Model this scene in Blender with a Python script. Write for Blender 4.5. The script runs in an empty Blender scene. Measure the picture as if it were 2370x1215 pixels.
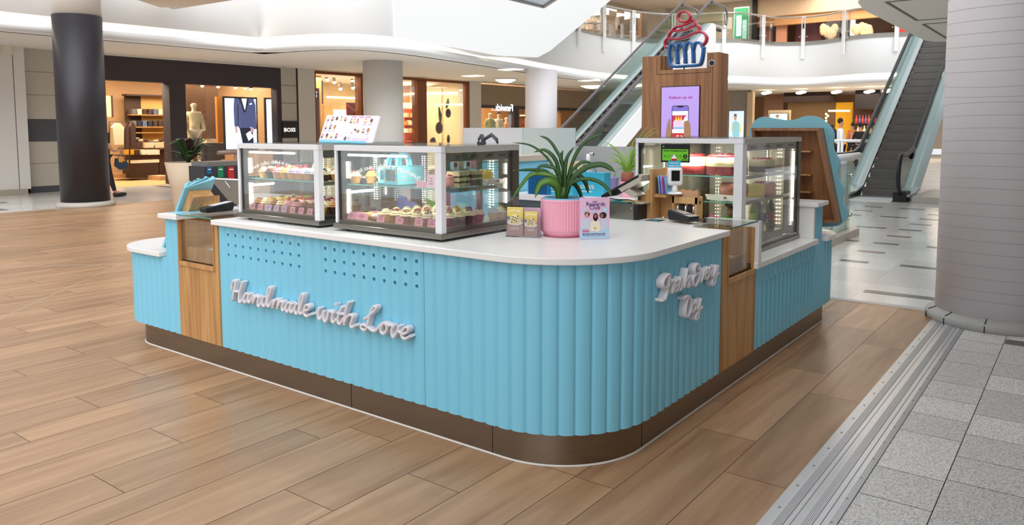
import bpy, bmesh, math, random
from mathutils import Vector, Matrix
from math import sin, cos, pi, radians
random.seed(7)
sc = bpy.context.scene
col = sc.collection

# ------------------------------------------------------------------ camera
FPX, PCY, PITCH, ROLL, YAW = 1784.26, 448.987, 0.0844956, -0.0018398, 2.2166796
CAM = Vector((1.5802, -2.65242, 1.5))
FW = Vector((cos(PITCH)*cos(YAW), cos(PITCH)*sin(YAW), -sin(PITCH)))
_r = Vector((sin(YAW), -cos(YAW), 0)); _u = _r.cross(FW)
RT = cos(ROLL)*_r + sin(ROLL)*_u; UP = -sin(ROLL)*_r + cos(ROLL)*_u
cd = bpy.data.cameras.new('camera'); cam = bpy.data.objects.new('camera', cd); col.objects.link(cam)
cam.matrix_world = Matrix(((RT.x, UP.x, -FW.x, CAM.x), (RT.y, UP.y, -FW.y, CAM.y), (RT.z, UP.z, -FW.z, CAM.z), (0, 0, 0, 1)))
cd.sensor_width = 36; cd.sensor_fit = 'HORIZONTAL'; cd.lens = FPX/2370*36
cd.shift_y = (PCY-607.5)/2370
cd.clip_start = .05; cd.clip_end = 200
cd.dof.use_dof = True; cd.dof.focus_distance = 4.0; cd.dof.aperture_fstop = 9.0
sc.camera = cam

# ------------------------------------------------------------------ light, exposure
w = bpy.data.worlds.new('world'); sc.world = w; w.use_nodes = True
bg = w.node_tree.nodes['Background']; bg.inputs[0].default_value = (0.93, .965, 1, 1); bg.inputs[1].default_value = .92
sun = bpy.data.lights.new('daylight', 'SUN'); sun.energy = 2.95; sun.angle = radians(70); sun.color = (1, 1, 1)
so = bpy.data.objects.new('daylight', sun); col.objects.link(so)
so.rotation_euler = Vector((-.50, .58, -.64)).to_track_quat('-Z', 'Y').to_euler()
sc.view_settings.view_transform = 'Standard'; sc.view_settings.look = 'None'
sc.view_settings.exposure = 0.0; sc.view_settings.gamma = 1; sc.view_settings.use_curve_mapping = False

def at(px, py, ax, v):
    d = FW + (px-1185)/FPX*RT - (py-PCY)/FPX*UP
    i = 'xyz'.index(ax); t = (v-CAM[i])/d[i]
    return CAM + t*d
def atw(px, py, a, b):
    """point of the vertical plane through plan points a, b seen at a pixel"""
    d = FW + (px-1185)/FPX*RT - (py-PCY)/FPX*UP
    n = Vector((b[1]-a[1], a[0]-b[0], 0)); t = (Vector((a[0], a[1], 0))-CAM).dot(n)/d.dot(n)
    return CAM + t*d

# ------------------------------------------------------------------ materials
def srgb(h):
    if isinstance(h, str):
        h = [int(h[i:i+2], 16)/255 for i in (0, 2, 4)]
    return tuple(c/12.92 if c <= .04045 else ((c+.055)/1.055)**2.4 for c in h)
MATS = {}
def mat(name, c=None, rough=.5, metal=0, spec=.5, emit=None, es=0, trans=0, ior=1.45, alpha=1, coat=0, noise=None, bump=None, sub=0):
    if name in MATS: return MATS[name]
    m = bpy.data.materials.new(name); m.use_nodes = True; MATS[name] = m
    nt = m.node_tree; p = nt.nodes['Principled BSDF']
    c = srgb(c) if c else (.8, .8, .8)
    p.inputs['Base Color'].default_value = (*c, 1); p.inputs['Roughness'].default_value = rough
    p.inputs['Metallic'].default_value = metal; p.inputs['Specular IOR Level'].default_value = spec
    p.inputs['IOR'].default_value = ior
    p.inputs['Transmission Weight'].default_value = trans; p.inputs['Coat Weight'].default_value = coat
    p.inputs['Alpha'].default_value = alpha
    if emit: p.inputs['Emission Color'].default_value = (*srgb(emit), 1); p.inputs['Emission Strength'].default_value = es
    L = nt.links
    if noise or bump:
        tc = nt.nodes.new('ShaderNodeTexCoord')
    if noise:   # (scale, amount) or (scale, amount, (sx,sy,sz))
        mp = nt.nodes.new('ShaderNodeMapping'); L.new(tc.outputs['Object'], mp.inputs[0])
        if len(noise) > 2: mp.inputs['Scale'].default_value = noise[2]
        n = nt.nodes.new('ShaderNodeTexNoise'); n.inputs['Scale'].default_value = noise[0]; n.inputs['Detail'].default_value = 5
        L.new(mp.outputs[0], n.inputs[0])
        mx = nt.nodes.new('ShaderNodeMix'); mx.data_type = 'RGBA'
        a = noise[1]
        mx.inputs[6].default_value = (*[x*(1-a) for x in c], 1); mx.inputs[7].default_value = (*[min(1, x*(1+a)) for x in c], 1)
        L.new(n.outputs[0], mx.inputs[0]); L.new(mx.outputs[2], p.inputs['Base Color'])
    if bump:
        n2 = nt.nodes.new('ShaderNodeTexNoise'); n2.inputs['Scale'].default_value = bump[0]; L.new(tc.outputs['Object'], n2.inputs[0])
        b = nt.nodes.new('ShaderNodeBump'); b.inputs['Strength'].default_value = bump[1]; b.inputs['Distance'].default_value = bump[2] if len(bump) > 2 else .002
        L.new(n2.outputs[0], b.inputs['Height']); L.new(b.outputs[0], p.inputs['Normal'])
    return m
def glassmat(name, tint=(.975, .99, .985), refl=.10, rough=0.02):
    """thin pane: mostly clear, reflecting like real glass by view angle"""
    if name in MATS: return MATS[name]
    m = bpy.data.materials.new(name); m.use_nodes = True; MATS[name] = m
    nt = m.node_tree; nt.nodes.clear(); L = nt.links
    o = nt.nodes.new('ShaderNodeOutputMaterial'); t = nt.nodes.new('ShaderNodeBsdfTransparent'); t.inputs[0].default_value = (*tint, 1)
    g = nt.nodes.new('ShaderNodeBsdfGlossy'); g.inputs['Roughness'].default_value = rough
    f = nt.nodes.new('ShaderNodeFresnel'); f.inputs[0].default_value = 1.45
    mm = nt.nodes.new('ShaderNodeMath'); mm.operation = 'MULTIPLY_ADD'; mm.inputs[1].default_value = .42; mm.inputs[2].default_value = refl*.2; mm.use_clamp = True
    L.new(f.outputs[0], mm.inputs[0])
    x = nt.nodes.new('ShaderNodeMixShader'); L.new(mm.outputs[0], x.inputs[0]); L.new(t.outputs[0], x.inputs[1]); L.new(g.outputs[0], x.inputs[2]); L.new(x.outputs[0], o.inputs[0])
    return m
def woodmat(name, c1, c2, scale=6, stretch=(1, 1, .08), rough=.45, attr=None, vary=.12, ringscale=1.0, ringamt=.09, lo=.3, hi=.72):
    if name in MATS: return MATS[name]
    m = bpy.data.materials.new(name); m.use_nodes = True; MATS[name] = m
    nt = m.node_tree; p = nt.nodes['Principled BSDF']; L = nt.links
    tc = nt.nodes.new('ShaderNodeTexCoord'); mp = nt.nodes.new('ShaderNodeMapping'); mp.inputs['Scale'].default_value = stretch
    src = tc.outputs['Object']
    if attr:
        at_ = nt.nodes.new('ShaderNodeAttribute'); at_.attribute_name = attr
        ad = nt.nodes.new('ShaderNodeVectorMath'); ad.operation = 'MULTIPLY_ADD'
        L.new(at_.outputs['Fac'], ad.inputs[0]); ad.inputs[1].default_value = (37, 91, 53); L.new(src, ad.inputs[2]); src = ad.outputs[0]
    L.new(src, mp.inputs[0])
    n = nt.nodes.new('ShaderNodeTexNoise'); n.inputs['Scale'].default_value = scale; n.inputs['Detail'].default_value = 8; n.inputs['Roughness'].default_value = .62; n.inputs['Distortion'].default_value = .8*ringscale
    L.new(mp.outputs[0], n.inputs[0])
    n2 = nt.nodes.new('ShaderNodeTexNoise'); n2.inputs['Scale'].default_value = scale*.35; n2.inputs['Detail'].default_value = 2; n2.inputs['Distortion'].default_value = 1.5*ringscale
    L.new(mp.outputs[0], n2.inputs[0])
    wv = nt.nodes.new('ShaderNodeMath'); wv.operation = 'MULTIPLY'; wv.inputs[1].default_value = 60*ringscale; L.new(n2.outputs[0], wv.inputs[0])
    sn = nt.nodes.new('ShaderNodeMath'); sn.operation = 'SINE'; L.new(wv.outputs[0], sn.inputs[0])
    sm = nt.nodes.new('ShaderNodeMath'); sm.operation = 'MULTIPLY_ADD'; sm.inputs[1].default_value = ringamt; L.new(sn.outputs[0], sm.inputs[0]); L.new(n.outputs[0], sm.inputs[2])
    cr = nt.nodes.new('ShaderNodeValToRGB'); cr.color_ramp.elements[0].position = lo; cr.color_ramp.elements[1].position = hi
    cr.color_ramp.elements[0].color = (*srgb(c1), 1); cr.color_ramp.elements[1].color = (*srgb(c2), 1)
    L.new(sm.outputs[0], cr.inputs[0]); out = cr.outputs[0]
    if attr:
        h = nt.nodes.new('ShaderNodeHueSaturation'); mr = nt.nodes.new('ShaderNodeMapRange'); mr.inputs[3].default_value = 1-vary; mr.inputs[4].default_value = 1+vary
        L.new(at_.outputs['Fac'], mr.inputs[0]); L.new(mr.outputs[0], h.inputs['Value']); L.new(out, h.inputs['Color']); out = h.outputs[0]
    L.new(out, p.inputs['Base Color']); p.inputs['Roughness'].default_value = rough
    b = nt.nodes.new('ShaderNodeBump'); b.inputs['Strength'].default_value = .12; b.inputs['Distance'].default_value = .001; L.new(n.outputs[0], b.inputs['Height']); L.new(b.outputs[0], p.inputs['Normal'])
    return m
def tilemat(name, c, attr='tone', speck=.35, rough=.16, scale=160):
    if name in MATS: return MATS[name]
    m = bpy.data.materials.new(name); m.use_nodes = True; MATS[name] = m
    nt = m.node_tree; p = nt.nodes['Principled BSDF']; L = nt.links
    tc = nt.nodes.new('ShaderNodeTexCoord'); v = nt.nodes.new('ShaderNodeTexVoronoi'); v.inputs['Scale'].default_value = scale; L.new(tc.outputs['Object'], v.inputs[0])
    cr = nt.nodes.new('ShaderNodeValToRGB'); cr.color_ramp.interpolation = 'CONSTANT'
    e = cr.color_ramp.elements; cc = srgb(c)
    e[0].position = 0; e[0].color = (*[x*(1-speck) for x in cc], 1); e[1].position = .22; e[1].color = (*cc, 1)
    q = e.new(.75); q.color = (*[min(1, x*(1+speck*.5)) for x in cc], 1)
    sp = nt.nodes.new('ShaderNodeSeparateColor'); L.new(v.outputs['Color'], sp.inputs[0]); L.new(sp.outputs[0], cr.inputs[0])
    a = nt.nodes.new('ShaderNodeAttribute'); a.attribute_name = attr
    h = nt.nodes.new('ShaderNodeHueSaturation'); mr = nt.nodes.new('ShaderNodeMapRange'); mr.inputs[3].default_value = .84; mr.inputs[4].default_value = 1.12
    L.new(a.outputs['Fac'], mr.inputs[0]); L.new(mr.outputs[0], h.inputs['Value']); L.new(cr.outputs[0], h.inputs['Color']); L.new(h.outputs[0], p.inputs['Base Color'])
    p.inputs['Roughness'].default_value = rough
    return m

# ------------------------------------------------------------------ mesh builder
class MB:
    def __init__(s): s.v = []; s.f = []; s.m = []; s.mats = []; s.sm = []
    def mi(s, m):
        if m not in s.mats: s.mats.append(m)
        return s.mats.index(m)
    def add(s, vs, fs, m, smooth=False):
        o = len(s.v); s.v += [tuple(v) for v in vs]; k = s.mi(m)
        for f in fs: s.f.append([i+o for i in f]); s.m.append(k); s.sm.append(smooth)
    def box(s, a, b, m, M=None):
        x0, y0, z0 = [min(p, q) for p, q in zip(a, b)]; x1, y1, z1 = [max(p, q) for p, q in zip(a, b)]
        vs = [Vector(p) for p in ((x0, y0, z0), (x1, y0, z0), (x1, y1, z0), (x0, y1, z0), (x0, y0, z1), (x1, y0, z1), (x1, y1, z1), (x0, y1, z1))]
        if M: vs = [M @ v for v in vs]
        s.add(vs, [(0, 3, 2, 1), (4, 5, 6, 7), (0, 1, 5, 4), (1, 2, 6, 5), (2, 3, 7, 6), (3, 0, 4, 7)], m)
        return s
    def bar(s, p, q, w, h, m, up=(0, 0, 1)):
        """box beam from p to q, w across, h along up"""
        p = Vector(p); q = Vector(q); d = (q-p); L = d.length; d.normalize(); u = Vector(up)
        x = d.cross(u); 
        if x.length < 1e-5: x = d.cross(Vector((1, 0, 0)))
        x.normalize(); u = x.cross(d)
        M = Matrix(((d.x, x.x, u.x, p.x), (d.y, x.y, u.y, p.y), (d.z, x.z, u.z, p.z), (0, 0, 0, 1)))
        return s.box((0, -w/2, -h/2), (L, w/2, h/2), m, M)
    def prism(s, pts, vec, m, smooth=False):
        """polygon (3d points) extruded by vec"""
        n = len(pts); vec = Vector(vec); a = [Vector(p) for p in pts]; b = [p+vec for p in a]
        s.add(a+b, [tuple(range(n))[::-1], tuple(range(n, 2*n))], m)
        s.add(a+b, [(i, (i+1) % n, n+(i+1) % n, n+i) for i in range(n)], m, smooth)
        return s
    def quad(s, pts, m): s.add(pts, [tuple(range(len(pts)))], m); return s
    def lathe(s, prof, c, m, n=24, smooth=True, mod=None, cap=True):
        c = Vector(c); vs = []; fs = []
        for j, (r, z) in enumerate(prof):
            for i in range(n):
                a = 2*pi*i/n; rr = r*(mod(a, j) if mod else 1)
                vs.append(c+Vector((rr*cos(a), rr*sin(a), z)))
        for j in range(len(prof)-1):
            for i in range(n): fs.append((j*n+i, j*n+(i+1) % n, (j+1)*n+(i+1) % n, (j+1)*n+i))
        s.add(vs, fs, m, smooth)
        if cap:
            s.add(vs[:n], [tuple(range(n))[::-1]], m); s.add(vs[-n:], [tuple(range(n))], m)
        return s
    def cyl(s, p, q, r, m, n=12, r2=None, smooth=True):
        return s.tube([p, q], [r, r if r2 is None else r2], m, n, smooth)
    def tube(s, pts, r, m, n=8, smooth=True, closed=False, flat=None, cap=True):
        """sweep; flat=(normal, depth): elliptical section, depth along the given normal"""
        P = [Vector(p) for p in pts]; N = len(P); vs = []; fs = []
        if not hasattr(r, '__len__'): r = [r]*N
        prev = None
        for i, p in enumerate(P):
            if closed: d = P[(i+1) % N]-P[i-1]
            else: d = P[min(i+1, N-1)]-P[max(i-1, 0)]
            if d.length < 1e-9: d = Vector((0, 0, 1))
            d.normalize()
            if flat: b = Vector(flat[0]).normalized(); a = d.cross(b); a.normalize()
            else:
                ref = prev if prev else (Vector((0, 0, 1)) if abs(d.z) < .9 else Vector((1, 0, 0)))
                a = ref-d*ref.dot(d); a.normalize(); prev = a; b = d.cross(a)
            for k in range(n):
                t = 2*pi*k/n
                if flat:
                    cx, cy_ = cos(t), sin(t); e = .45
                    cx = math.copysign(abs(cx)**e, cx); cy_ = math.copysign(abs(cy_)**e, cy_)
                    vs.append(p+a*cx*r[i]+b*cy_*flat[1])
                else: vs.append(p+(a*cos(t)+b*sin(t))*r[i])
        M_ = N if closed else N-1
        for i in range(M_):
            j = (i+1) % N
            for k in range(n): fs.append((i*n+k, i*n+(k+1) % n, j*n+(k+1) % n, j*n+k))
        s.add(vs, fs, m, smooth)
        if not closed and cap:
            s.add(vs[:n], [tuple(range(n))[::-1]], m); s.add(vs[-n:], [tuple(range(n))], m)
        return s
    def ball(s, c, r, m, seg=12, rings=8, sc_=(1, 1, 1)):
        c = Vector(c); vs = []; fs = []
        for j in range(rings+1):
            ph = pi*j/rings
            for i in range(seg):
                a = 2*pi*i/seg; vs.append(c+Vector((r*sin(ph)*cos(a)*sc_[0], r*sin(ph)*sin(a)*sc_[1], r*cos(ph)*sc_[2])))
        for j in range(rings):
            for i in range(seg): fs.append((j*seg+i, (j+1)*seg+i, (j+1)*seg+(i+1) % seg, j*seg+(i+1) % seg))
        s.add(vs, fs, m, True); return s
    def strip(s, prof, path, m, smooth=False, closed=False):
        """sweep a profile [(off, z)] along a plan path [(x,y)]; off = to the right of travel"""
        P = [Vector((p[0], p[1], 0)) for p in path]; n = len(prof); vs = []; fs = []; N = len(P)
        for i, p in enumerate(P):
            if closed: d0 = (P[i]-P[i-1]).normalized(); d1 = (P[(i+1) % N]-P[i]).normalized()
            else:
                d0 = (P[i]-P[max(i-1, 0)]); d1 = (P[min(i+1, N-1)]-P[i])
                d0 = d0.normalized() if d0.length > 1e-9 else d1.normalized(); d1 = d1.normalized() if d1.length > 1e-9 else d0
            d = (d0+d1).normalized(); nr = Vector((d.y, -d.x, 0)); k = 1/max(.4, nr.dot(Vector((d1.y, -d1.x, 0))))
            for (o, z) in prof: vs.append(p+nr*o*k+Vector((0, 0, z)))
        for i in range(N if closed else N-1):
            j = (i+1) % N
            for k in range(n-1): fs.append((i*n+k, j*n+k, j*n+k+1, i*n+k+1))
        s.add(vs, fs, m, smooth); return s
    def mesh(s, name):
        me = bpy.data.meshes.new(name); me.from_pydata([tuple(v) for v in s.v], [], s.f)
        for m in s.mats: me.materials.append(m)
        me.polygons.foreach_set('material_index', s.m); me.polygons.foreach_set('use_smooth', s.sm)
        me.update(); return me
    def build(s, name, parent=None, bevel=0, fix=True):
        me = s.mesh(name)
        bm = bmesh.new(); bm.from_mesh(me); bmesh.ops.remove_doubles(bm, verts=bm.verts, dist=1e-5)
        if fix: bmesh.ops.recalc_face_normals(bm, faces=bm.faces)
        bm.to_mesh(me); bm.free()
        o = bpy.data.objects.new(name, me); col.objects.link(o)
        if parent:
            o.parent = parent; o.matrix_parent_inverse = Matrix.Identity(4)
            me.transform(parent_world_inv(parent))
        if bevel:
            b = o.modifiers.new('bevel', 'BEVEL'); b.width = bevel; b.segments = 2; b.limit_method = 'ANGLE'; b.angle_limit = radians(40)
        return o
def parent_world_inv(p):
    M = Matrix.Identity(4)
    while p: M = p.matrix_basis @ M; p = p.parent
    return M.inverted()
def tag(o, label=None, cat=None, group=None, kind=None):
    if label: o['label'] = label
    if cat: o['category'] = cat
    if group: o['group'] = group
    if kind: o['kind'] = kind
    return o
def thing(name, label, cat, loc=(0, 0, 0), group=None, rz=0):
    o = bpy.data.objects.new(name, None); col.objects.link(o); o.empty_display_size = .1
    o.matrix_basis = Matrix.Translation(Vector(loc)) @ Matrix.Rotation(rz, 4, 'Z')
    return tag(o, label, cat, group)
def structure(o): o['kind'] = 'structure'; return o
def copy_tree(o, parent=None):
    c = o.copy(); col.objects.link(c)
    if parent: c.parent = parent
    for ch in [x for x in o.children]: copy_tree(ch, c)
    return c
_tc = {}
def text_data(s):
    """flat mesh (verts, faces) of a string, height 1, from the built-in font"""
    if s in _tc: return _tc[s]
    cu = bpy.data.curves.new('t', 'FONT'); cu.body = s; cu.size = 1; cu.resolution_u = 3; cu.fill_mode = 'FRONT'
    o = bpy.data.objects.new('t', cu); col.objects.link(o)
    dg = bpy.context.evaluated_depsgraph_get(); me = bpy.data.meshes.new_from_object(o.evaluated_get(dg))
    vs = [v.co.copy() for v in me.vertices]; fs = [tuple(p.vertices) for p in me.polygons]
    bpy.data.objects.remove(o); bpy.data.curves.remove(cu); bpy.data.meshes.remove(me)
    xs = [v.x for v in vs] or [0]
    _tc[s] = (vs, fs, min(xs), max(xs)); return _tc[s]
def text(mb, s, o, xd, ud, size, m, align='l', bold=0, width=None, depth=0):
    vs, fs, a, b = text_data(s); xd = Vector(xd).normalized(); ud = Vector(ud).normalized(); o = Vector(o)
    sx = size if width is None else width/(b-a)
    off = {'l': -a, 'c': -(a+b)/2, 'r': -b}[align]
    nr = xd.cross(ud).normalized()
    for i, k in enumerate([(0, 0)] if not bold else [(-bold, 0), (bold, 0), (0, bold), (0, -bold), (0, 0)]):
        mb.add([o+xd*((v.x+off)*sx+k[0])+ud*(v.y*size+k[1])+nr*(depth+.00006*i*max(1, size*20)) for v in vs], fs, m)
def arc_text(mb, s, c, R, a0, a1, xd, ud, size, m, bold=0):
    """string on a circular arc in the plane (xd, ud)"""
    xd = Vector(xd).normalized(); ud = Vector(ud).normalized(); c = Vector(c)
    W = []
    for ch in s:
        if ch == ' ': W.append(.33); continue
        d = text_data(ch); W.append(d[3]-d[2]+.09)
    tot = sum(W); acc = 0
    for ch, wd in zip(s, W):
        t = a0+(a1-a0)*(acc+wd/2)/tot; acc += wd
        if ch == ' ': continue
        p = c+xd*R*cos(t)+ud*R*sin(t); tx = xd*sin(t)-ud*cos(t); tu = xd*cos(t)+ud*sin(t)
        text(mb, ch, p, tx, tu, size, m, 'c', bold)
def catmull(P, n=5):
    P = [Vector(p) for p in P]; out = []
    for i in range(len(P)-1):
        a = P[max(i-1, 0)]; b = P[i]; c = P[i+1]; d = P[min(i+2, len(P)-1)]
        for k in range(n):
            t = k/n; out.append(.5*((2*b)+(c-a)*t+(2*a-5*b+4*c-d)*t*t+(3*b-a-3*c+d)*t**3))
    out.append(P[-1]); return out
def arc(cx, cy, r, a0, a1, n): return [(cx+r*cos(a0+(a1-a0)*i/n), cy+r*sin(a0+(a1-a0)*i/n)) for i in range(n+1)]
def leaf(mb, pts, wid, m, tw=(0, 0, 1), fold=.25):
    """strap leaf along pts with half-widths wid; slightly folded blade with thickness"""
    P = [Vector(p) for p in pts]; N = len(P); vs = []; fs = []
    for i, p in enumerate(P):
        d = (P[min(i+1, N-1)]-P[max(i-1, 0)]).normalized(); a = d.cross(Vector(tw))
        if a.length < 1e-3: a = d.cross(Vector((1, .3, 0)))
        a.normalize(); nn = a.cross(d).normalized(); w_ = wid[i]
        vs += [p-a*w_+nn*w_*fold, p-nn*.0008, p+a*w_+nn*w_*fold, p+nn*.0012]
    for i in range(N-1):
        o = i*4; q = o+4
        fs += [(o, o+1, q+1, q), (o+1, o+2, q+2, q+1), (o+2, o+3, q+3, q+2), (o+3, o, q, q+3)]
    mb.add(vs, fs, m, True)

# ------------------------------------------------------------------ shared materials
WHITE = mat('worktop_white', 'EDECEB', .28, noise=(3, .015))
BLUE = mat('fluted_blue', '80CBE6', .38, noise=(2.2, .03))
OAK = woodmat('oak_panel', 'A67848', 'CE9F66', 9, (1, 1, .07), .42)
OAKD = woodmat('oak_dark', '83573A', 'A87850', 9, (1, 1, .07), .42)
STEEL = mat('brushed_steel', '8E8478', .34, 1, noise=(5, .08, (1, 1, 12)))
STEEL2 = mat('case_steel', '8C8983', .3, 1)
CHROME = mat('chrome', 'D8D8D8', .12, 1)
SATIN = mat('satin_white_frame', 'E6E6EA', .35)
GLASS = glassmat('clear_glass')
GLASSG = glassmat('green_edge_glass', (.88, .96, .93))
EDGE = mat('glass_edge', '6FC0B4', .2)
BLACK = mat('matt_black', '1A1A1C', .45)
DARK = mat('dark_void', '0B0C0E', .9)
PLASTER = mat('plaster_white', 'F1F1F0', .7)
LED = mat('led', 'FFFFFF', emit='FFF6E2', es=6)
COVE = mat('cove_light', 'FFFFFF', emit='FFE9C6', es=3.2)
WARM = mat('warm_lamp', 'FFFFFF', emit='FFE2B0', es=14)

# ------------------------------------------------------------------ FLOOR: planks as laid, one joint grid
def tiled(name, tiles, m, mg, z=0.0, gap=.0015, attr='tone'):
    """tiles: list of (x0,x1,y0,y1,tone) -> one mesh: every tile a quad over a joint-coloured bed"""
    vs = []; fs = []; tone = []
    for (x0, x1, y0, y1, t) in tiles:
        o = len(vs); vs += [(x0+gap, y0+gap, z), (x1-gap, y0+gap, z), (x1-gap, y1-gap, z), (x0+gap, y1-gap, z)]; fs.append((o, o+1, o+2, o+3)); tone.append(t)
    me = bpy.data.meshes.new(name); nb = len(fs)
    xs = [t[0] for t in tiles]+[t[1] for t in tiles]; ys = [t[2] for t in tiles]+[t[3] for t in tiles]
    o = len(vs); vs += [(min(xs), min(ys), z-.0015), (max(xs), min(ys), z-.0015), (max(xs), max(ys), z-.0015), (min(xs), max(ys), z-.0015)]; fs.append((o, o+1, o+2, o+3)); tone.append(.5)
    me.from_pydata(vs, [], fs)
    mats = m if isinstance(m, list) else [m]
    for q in mats: me.materials.append(q)
    me.materials.append(mg)
    a = me.attributes.new(attr, 'FLOAT', 'FACE'); a.data.foreach_set('value', tone)
    me.polygons[nb].material_index = len(mats)
    ob = bpy.data.objects.new(name, me); col.objects.link(ob); ob['kind'] = 'structure'
    return ob
PLANK = woodmat('oak_look_planks', '97704F', 'C7A07C', 11, (1, .085, 1), .33, attr='tone', vary=.13, ringscale=.55, ringamt=.05, lo=.22, hi=.82)
JOINT = mat('plank_joint', '5E524A', .8)
xl = [.628, .355, .05, -.141, -.445, -.743, -1.05, -1.353, -1.555, -1.845, -2.15, -2.445, -2.64, -2.935, -3.24, -3.547, -3.75, -4.05]
yo = [.515, .92, .082, -.33+.42, -.33, -.745, -.33+.2, -.31, -.742-.42, -.742, -.322, -1.175, -.755, -.327, -.33+.05, -.764, -.335]
k = 0; pat = [.305, .3, .305, .2]
while xl[-1] > -14.1: xl.append(xl[-1]-pat[k % 4]); yo.append(-.335-.42*(k+1)); k += 1
xl[-1] = -14.15
P = []
for i in range(len(xl)-1):
    x1, x0 = xl[i], xl[i+1]; y = yo[i]-1.262*12; top = 4.43 if x0 > -4.2 else (6.6 if x0 > -13 else 7.6)
    while y < top:
        a, b = max(y, -9), min(y+1.262, top)
        if b-a > .01: P.append((x0, x1, a, b, random.random()))
        y += 1.262
tiled('floor', P, PLANK, JOINT, 0.0, .0016)
TERR = tilemat('grey_terrazzo', 'E2DFDC', speck=.45, rough=.3, scale=210)
TGAP = mat('terrazzo_joint', '3E3A38', .8)
TPAL = tilemat('pale_polished_terrazzo', 'DEDCD9', speck=.14, rough=.16, scale=120)
T = []
cols = [(.872, 1.145), (1.145, 1.46), (1.46, 1.76), (1.76, 2.06), (2.06, 2.5), (2.5, 3.5), (3.5, 7)]
for i, (a, b) in enumerate(cols):
    y = -6-.17*i; k = i
    seq = [.32, .33, .48, .33, .32, .52, .3]
    while y < 6:
        h = seq[k % 7]; k += 1; T.append((a, b, y, min(y+h, 6), random.random())); y += h
tiled('floor', T, TERR, TGAP, 0.0, .0021)
# far polished terrazzo
T = []; D_ = []; B_ = []
x = -30.0
nx = int(38/.6)
for i in range(70):
    a = -30.07+.6*i-.007; b = a+.6; y = 4.50; k = 0
    if a > 5: break
    while y < 46:
        T.append((a, b, y, y+.83, random.random()*.6+.2)); y += .83
tiled('floor', T, TPAL, TGAP, -.0012, .0008)
T = []
for i in range(30):
    a = -30+.6*i; b = a+.6; y = -8.0
    if b > -14.2: b = -14.2
    if a >= -14.2: break
    while y < 4.5: T.append((a, b, y, min(y+.83, 4.5), random.random()*.6+.2)); y += .83
tiled('floor', T, TPAL, TGAP, -.0012, .0008)
acc = MB(); AD = mat('dark_accent_tile', '5C5B5B', .2, noise=(60, .3)); AB = mat('brown_accent_tile', '8F7466', .2, noise=(60, .25))
for (x0, cc) in ((-.67, 0), (-.05, 1), (-1.27, 1), (-1.87, 0)):
    for k in range(9):
        y = (6.5 if cc == 0 else 4.86)+.83*k*(1 if cc == 0 else 2)
        if y > 14: break
        w_ = .3 if cc == 0 else .42
        if k == 0 and cc == 1: w_ = .62
        acc.quad([(x0, y, .0008), (x0+w_, y, .0008), (x0+w_, y+.13, .0008), (x0, y+.13, .0008)], AD if (k % 2 == 0 or cc == 1) else AB)
for p in ((1.15, 3.62), (-16.5, 3.6), (-17, 6.2), (-16.2, 7.3)):
    acc.quad([(p[0], p[1], .0008), (p[0]+.32, p[1], .0008), (p[0]+.32, p[1]+.14, .0008), (p[0], p[1]+.14, .0008)], AD)
for (a, b, c, d) in ((-18.4, -14.6, 3.0, 3.16), (-18.3, -14.4, 7.9, 8.1)):
    acc.quad([(a, c, .0008), (b, c, .0008), (b, d, .0008), (a, d, .0008)], AD)
structure(acc.build('trim_1'))
lm = MB(); LG_ = mat('joint_glint_line', 'CFC8BC', .3)  # floor joint lines coloured pale to imitate their grazing glint
for a, b in (((0, 569.8), (153, 566)), ((0, 618), (283, 610)), ((31, 688), (98, 685)), ((110, 527), (255, 527)), ((0, 736), (110, 687)), ((110, 687), (283, 610))):
    p_, q_ = at(*a, 'z', .0006), at(*b, 'z', .0006); lm.bar(p_, q_, .006, .0008, LG_)
structure(lm.build('trim_15'))
# metal movement joint strips
ALU = mat('ribbed_aluminium', 'E2E2E4', .3, .55, noise=(40, .1, (1, .02, 1)))
ALUD = mat('aluminium_groove', '8E8E92', .4, .5)
def joint_strip(name, p, q, width, plates, screws=True):
    p = Vector(p); q = Vector(q); d = (q-p).normalized(); n = Vector((d.y, -d.x, 0)); L = (q-p).length
    mb = MB(); o = 0
    for (wd, h, kind) in plates:
        a = p+n*o; b = a+n*wd
        if kind == 'flat': mb.prism([a, b, b+Vector((0, 0, h)), a+Vector((0, 0, h*.7))], d*L, ALU)
        if kind == 'rib':
            k = 6
            for j in range(k):
                e = a+n*(wd*j/k); f = a+n*(wd*(j+.62)/k); mb.prism([e, f, f+Vector((0, 0, h)), e+Vector((0, 0, h))], d*L, ALU)
            mb.prism([a, b, b+Vector((0, 0, h*.6)), a+Vector((0, 0, h*.6))], d*L, ALUD)
        if kind == 'dip': mb.prism([a, b, b+Vector((0, 0, .001)), a+Vector((0, 0, .001))], d*L, ALUD)
        o += wd
    ob = mb.build(name)
    if screws:
        m2 = MB(); t = .1
        while t < L:
            for off in (.028, width-.02):
                c = p+d*t+n*off; m2.lathe([(.0055, .0), (.0055, .0052), (.003, .0062)], c, ALUD, 10)
            t += .235
        s_ = m2.build('screw_heads'); s_.parent = ob; s_['kind'] = 'stuff'
    return structure(ob)
joint_strip('trim_2', (.628, -4, .0), (.628, 4.35, 0), .244, [(.045, .004, 'flat'), (.036, .005, 'rib'), (.02, .003, 'flat'), (.004, 0, 'dip'), (.03, .006, 'flat'), (.036, .005, 'rib'), (.022, .003, 'flat'), (.004, 0, 'dip'), (.02, .004, 'flat'), (.028, .005, 'rib')])
joint_strip('trim_3', (-4.3, 4.49, 0), (1.2, 4.49, 0), .11, [(.03, .004, 'flat'), (.05, .005, 'rib'), (.03, .004, 'flat')], False)

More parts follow.
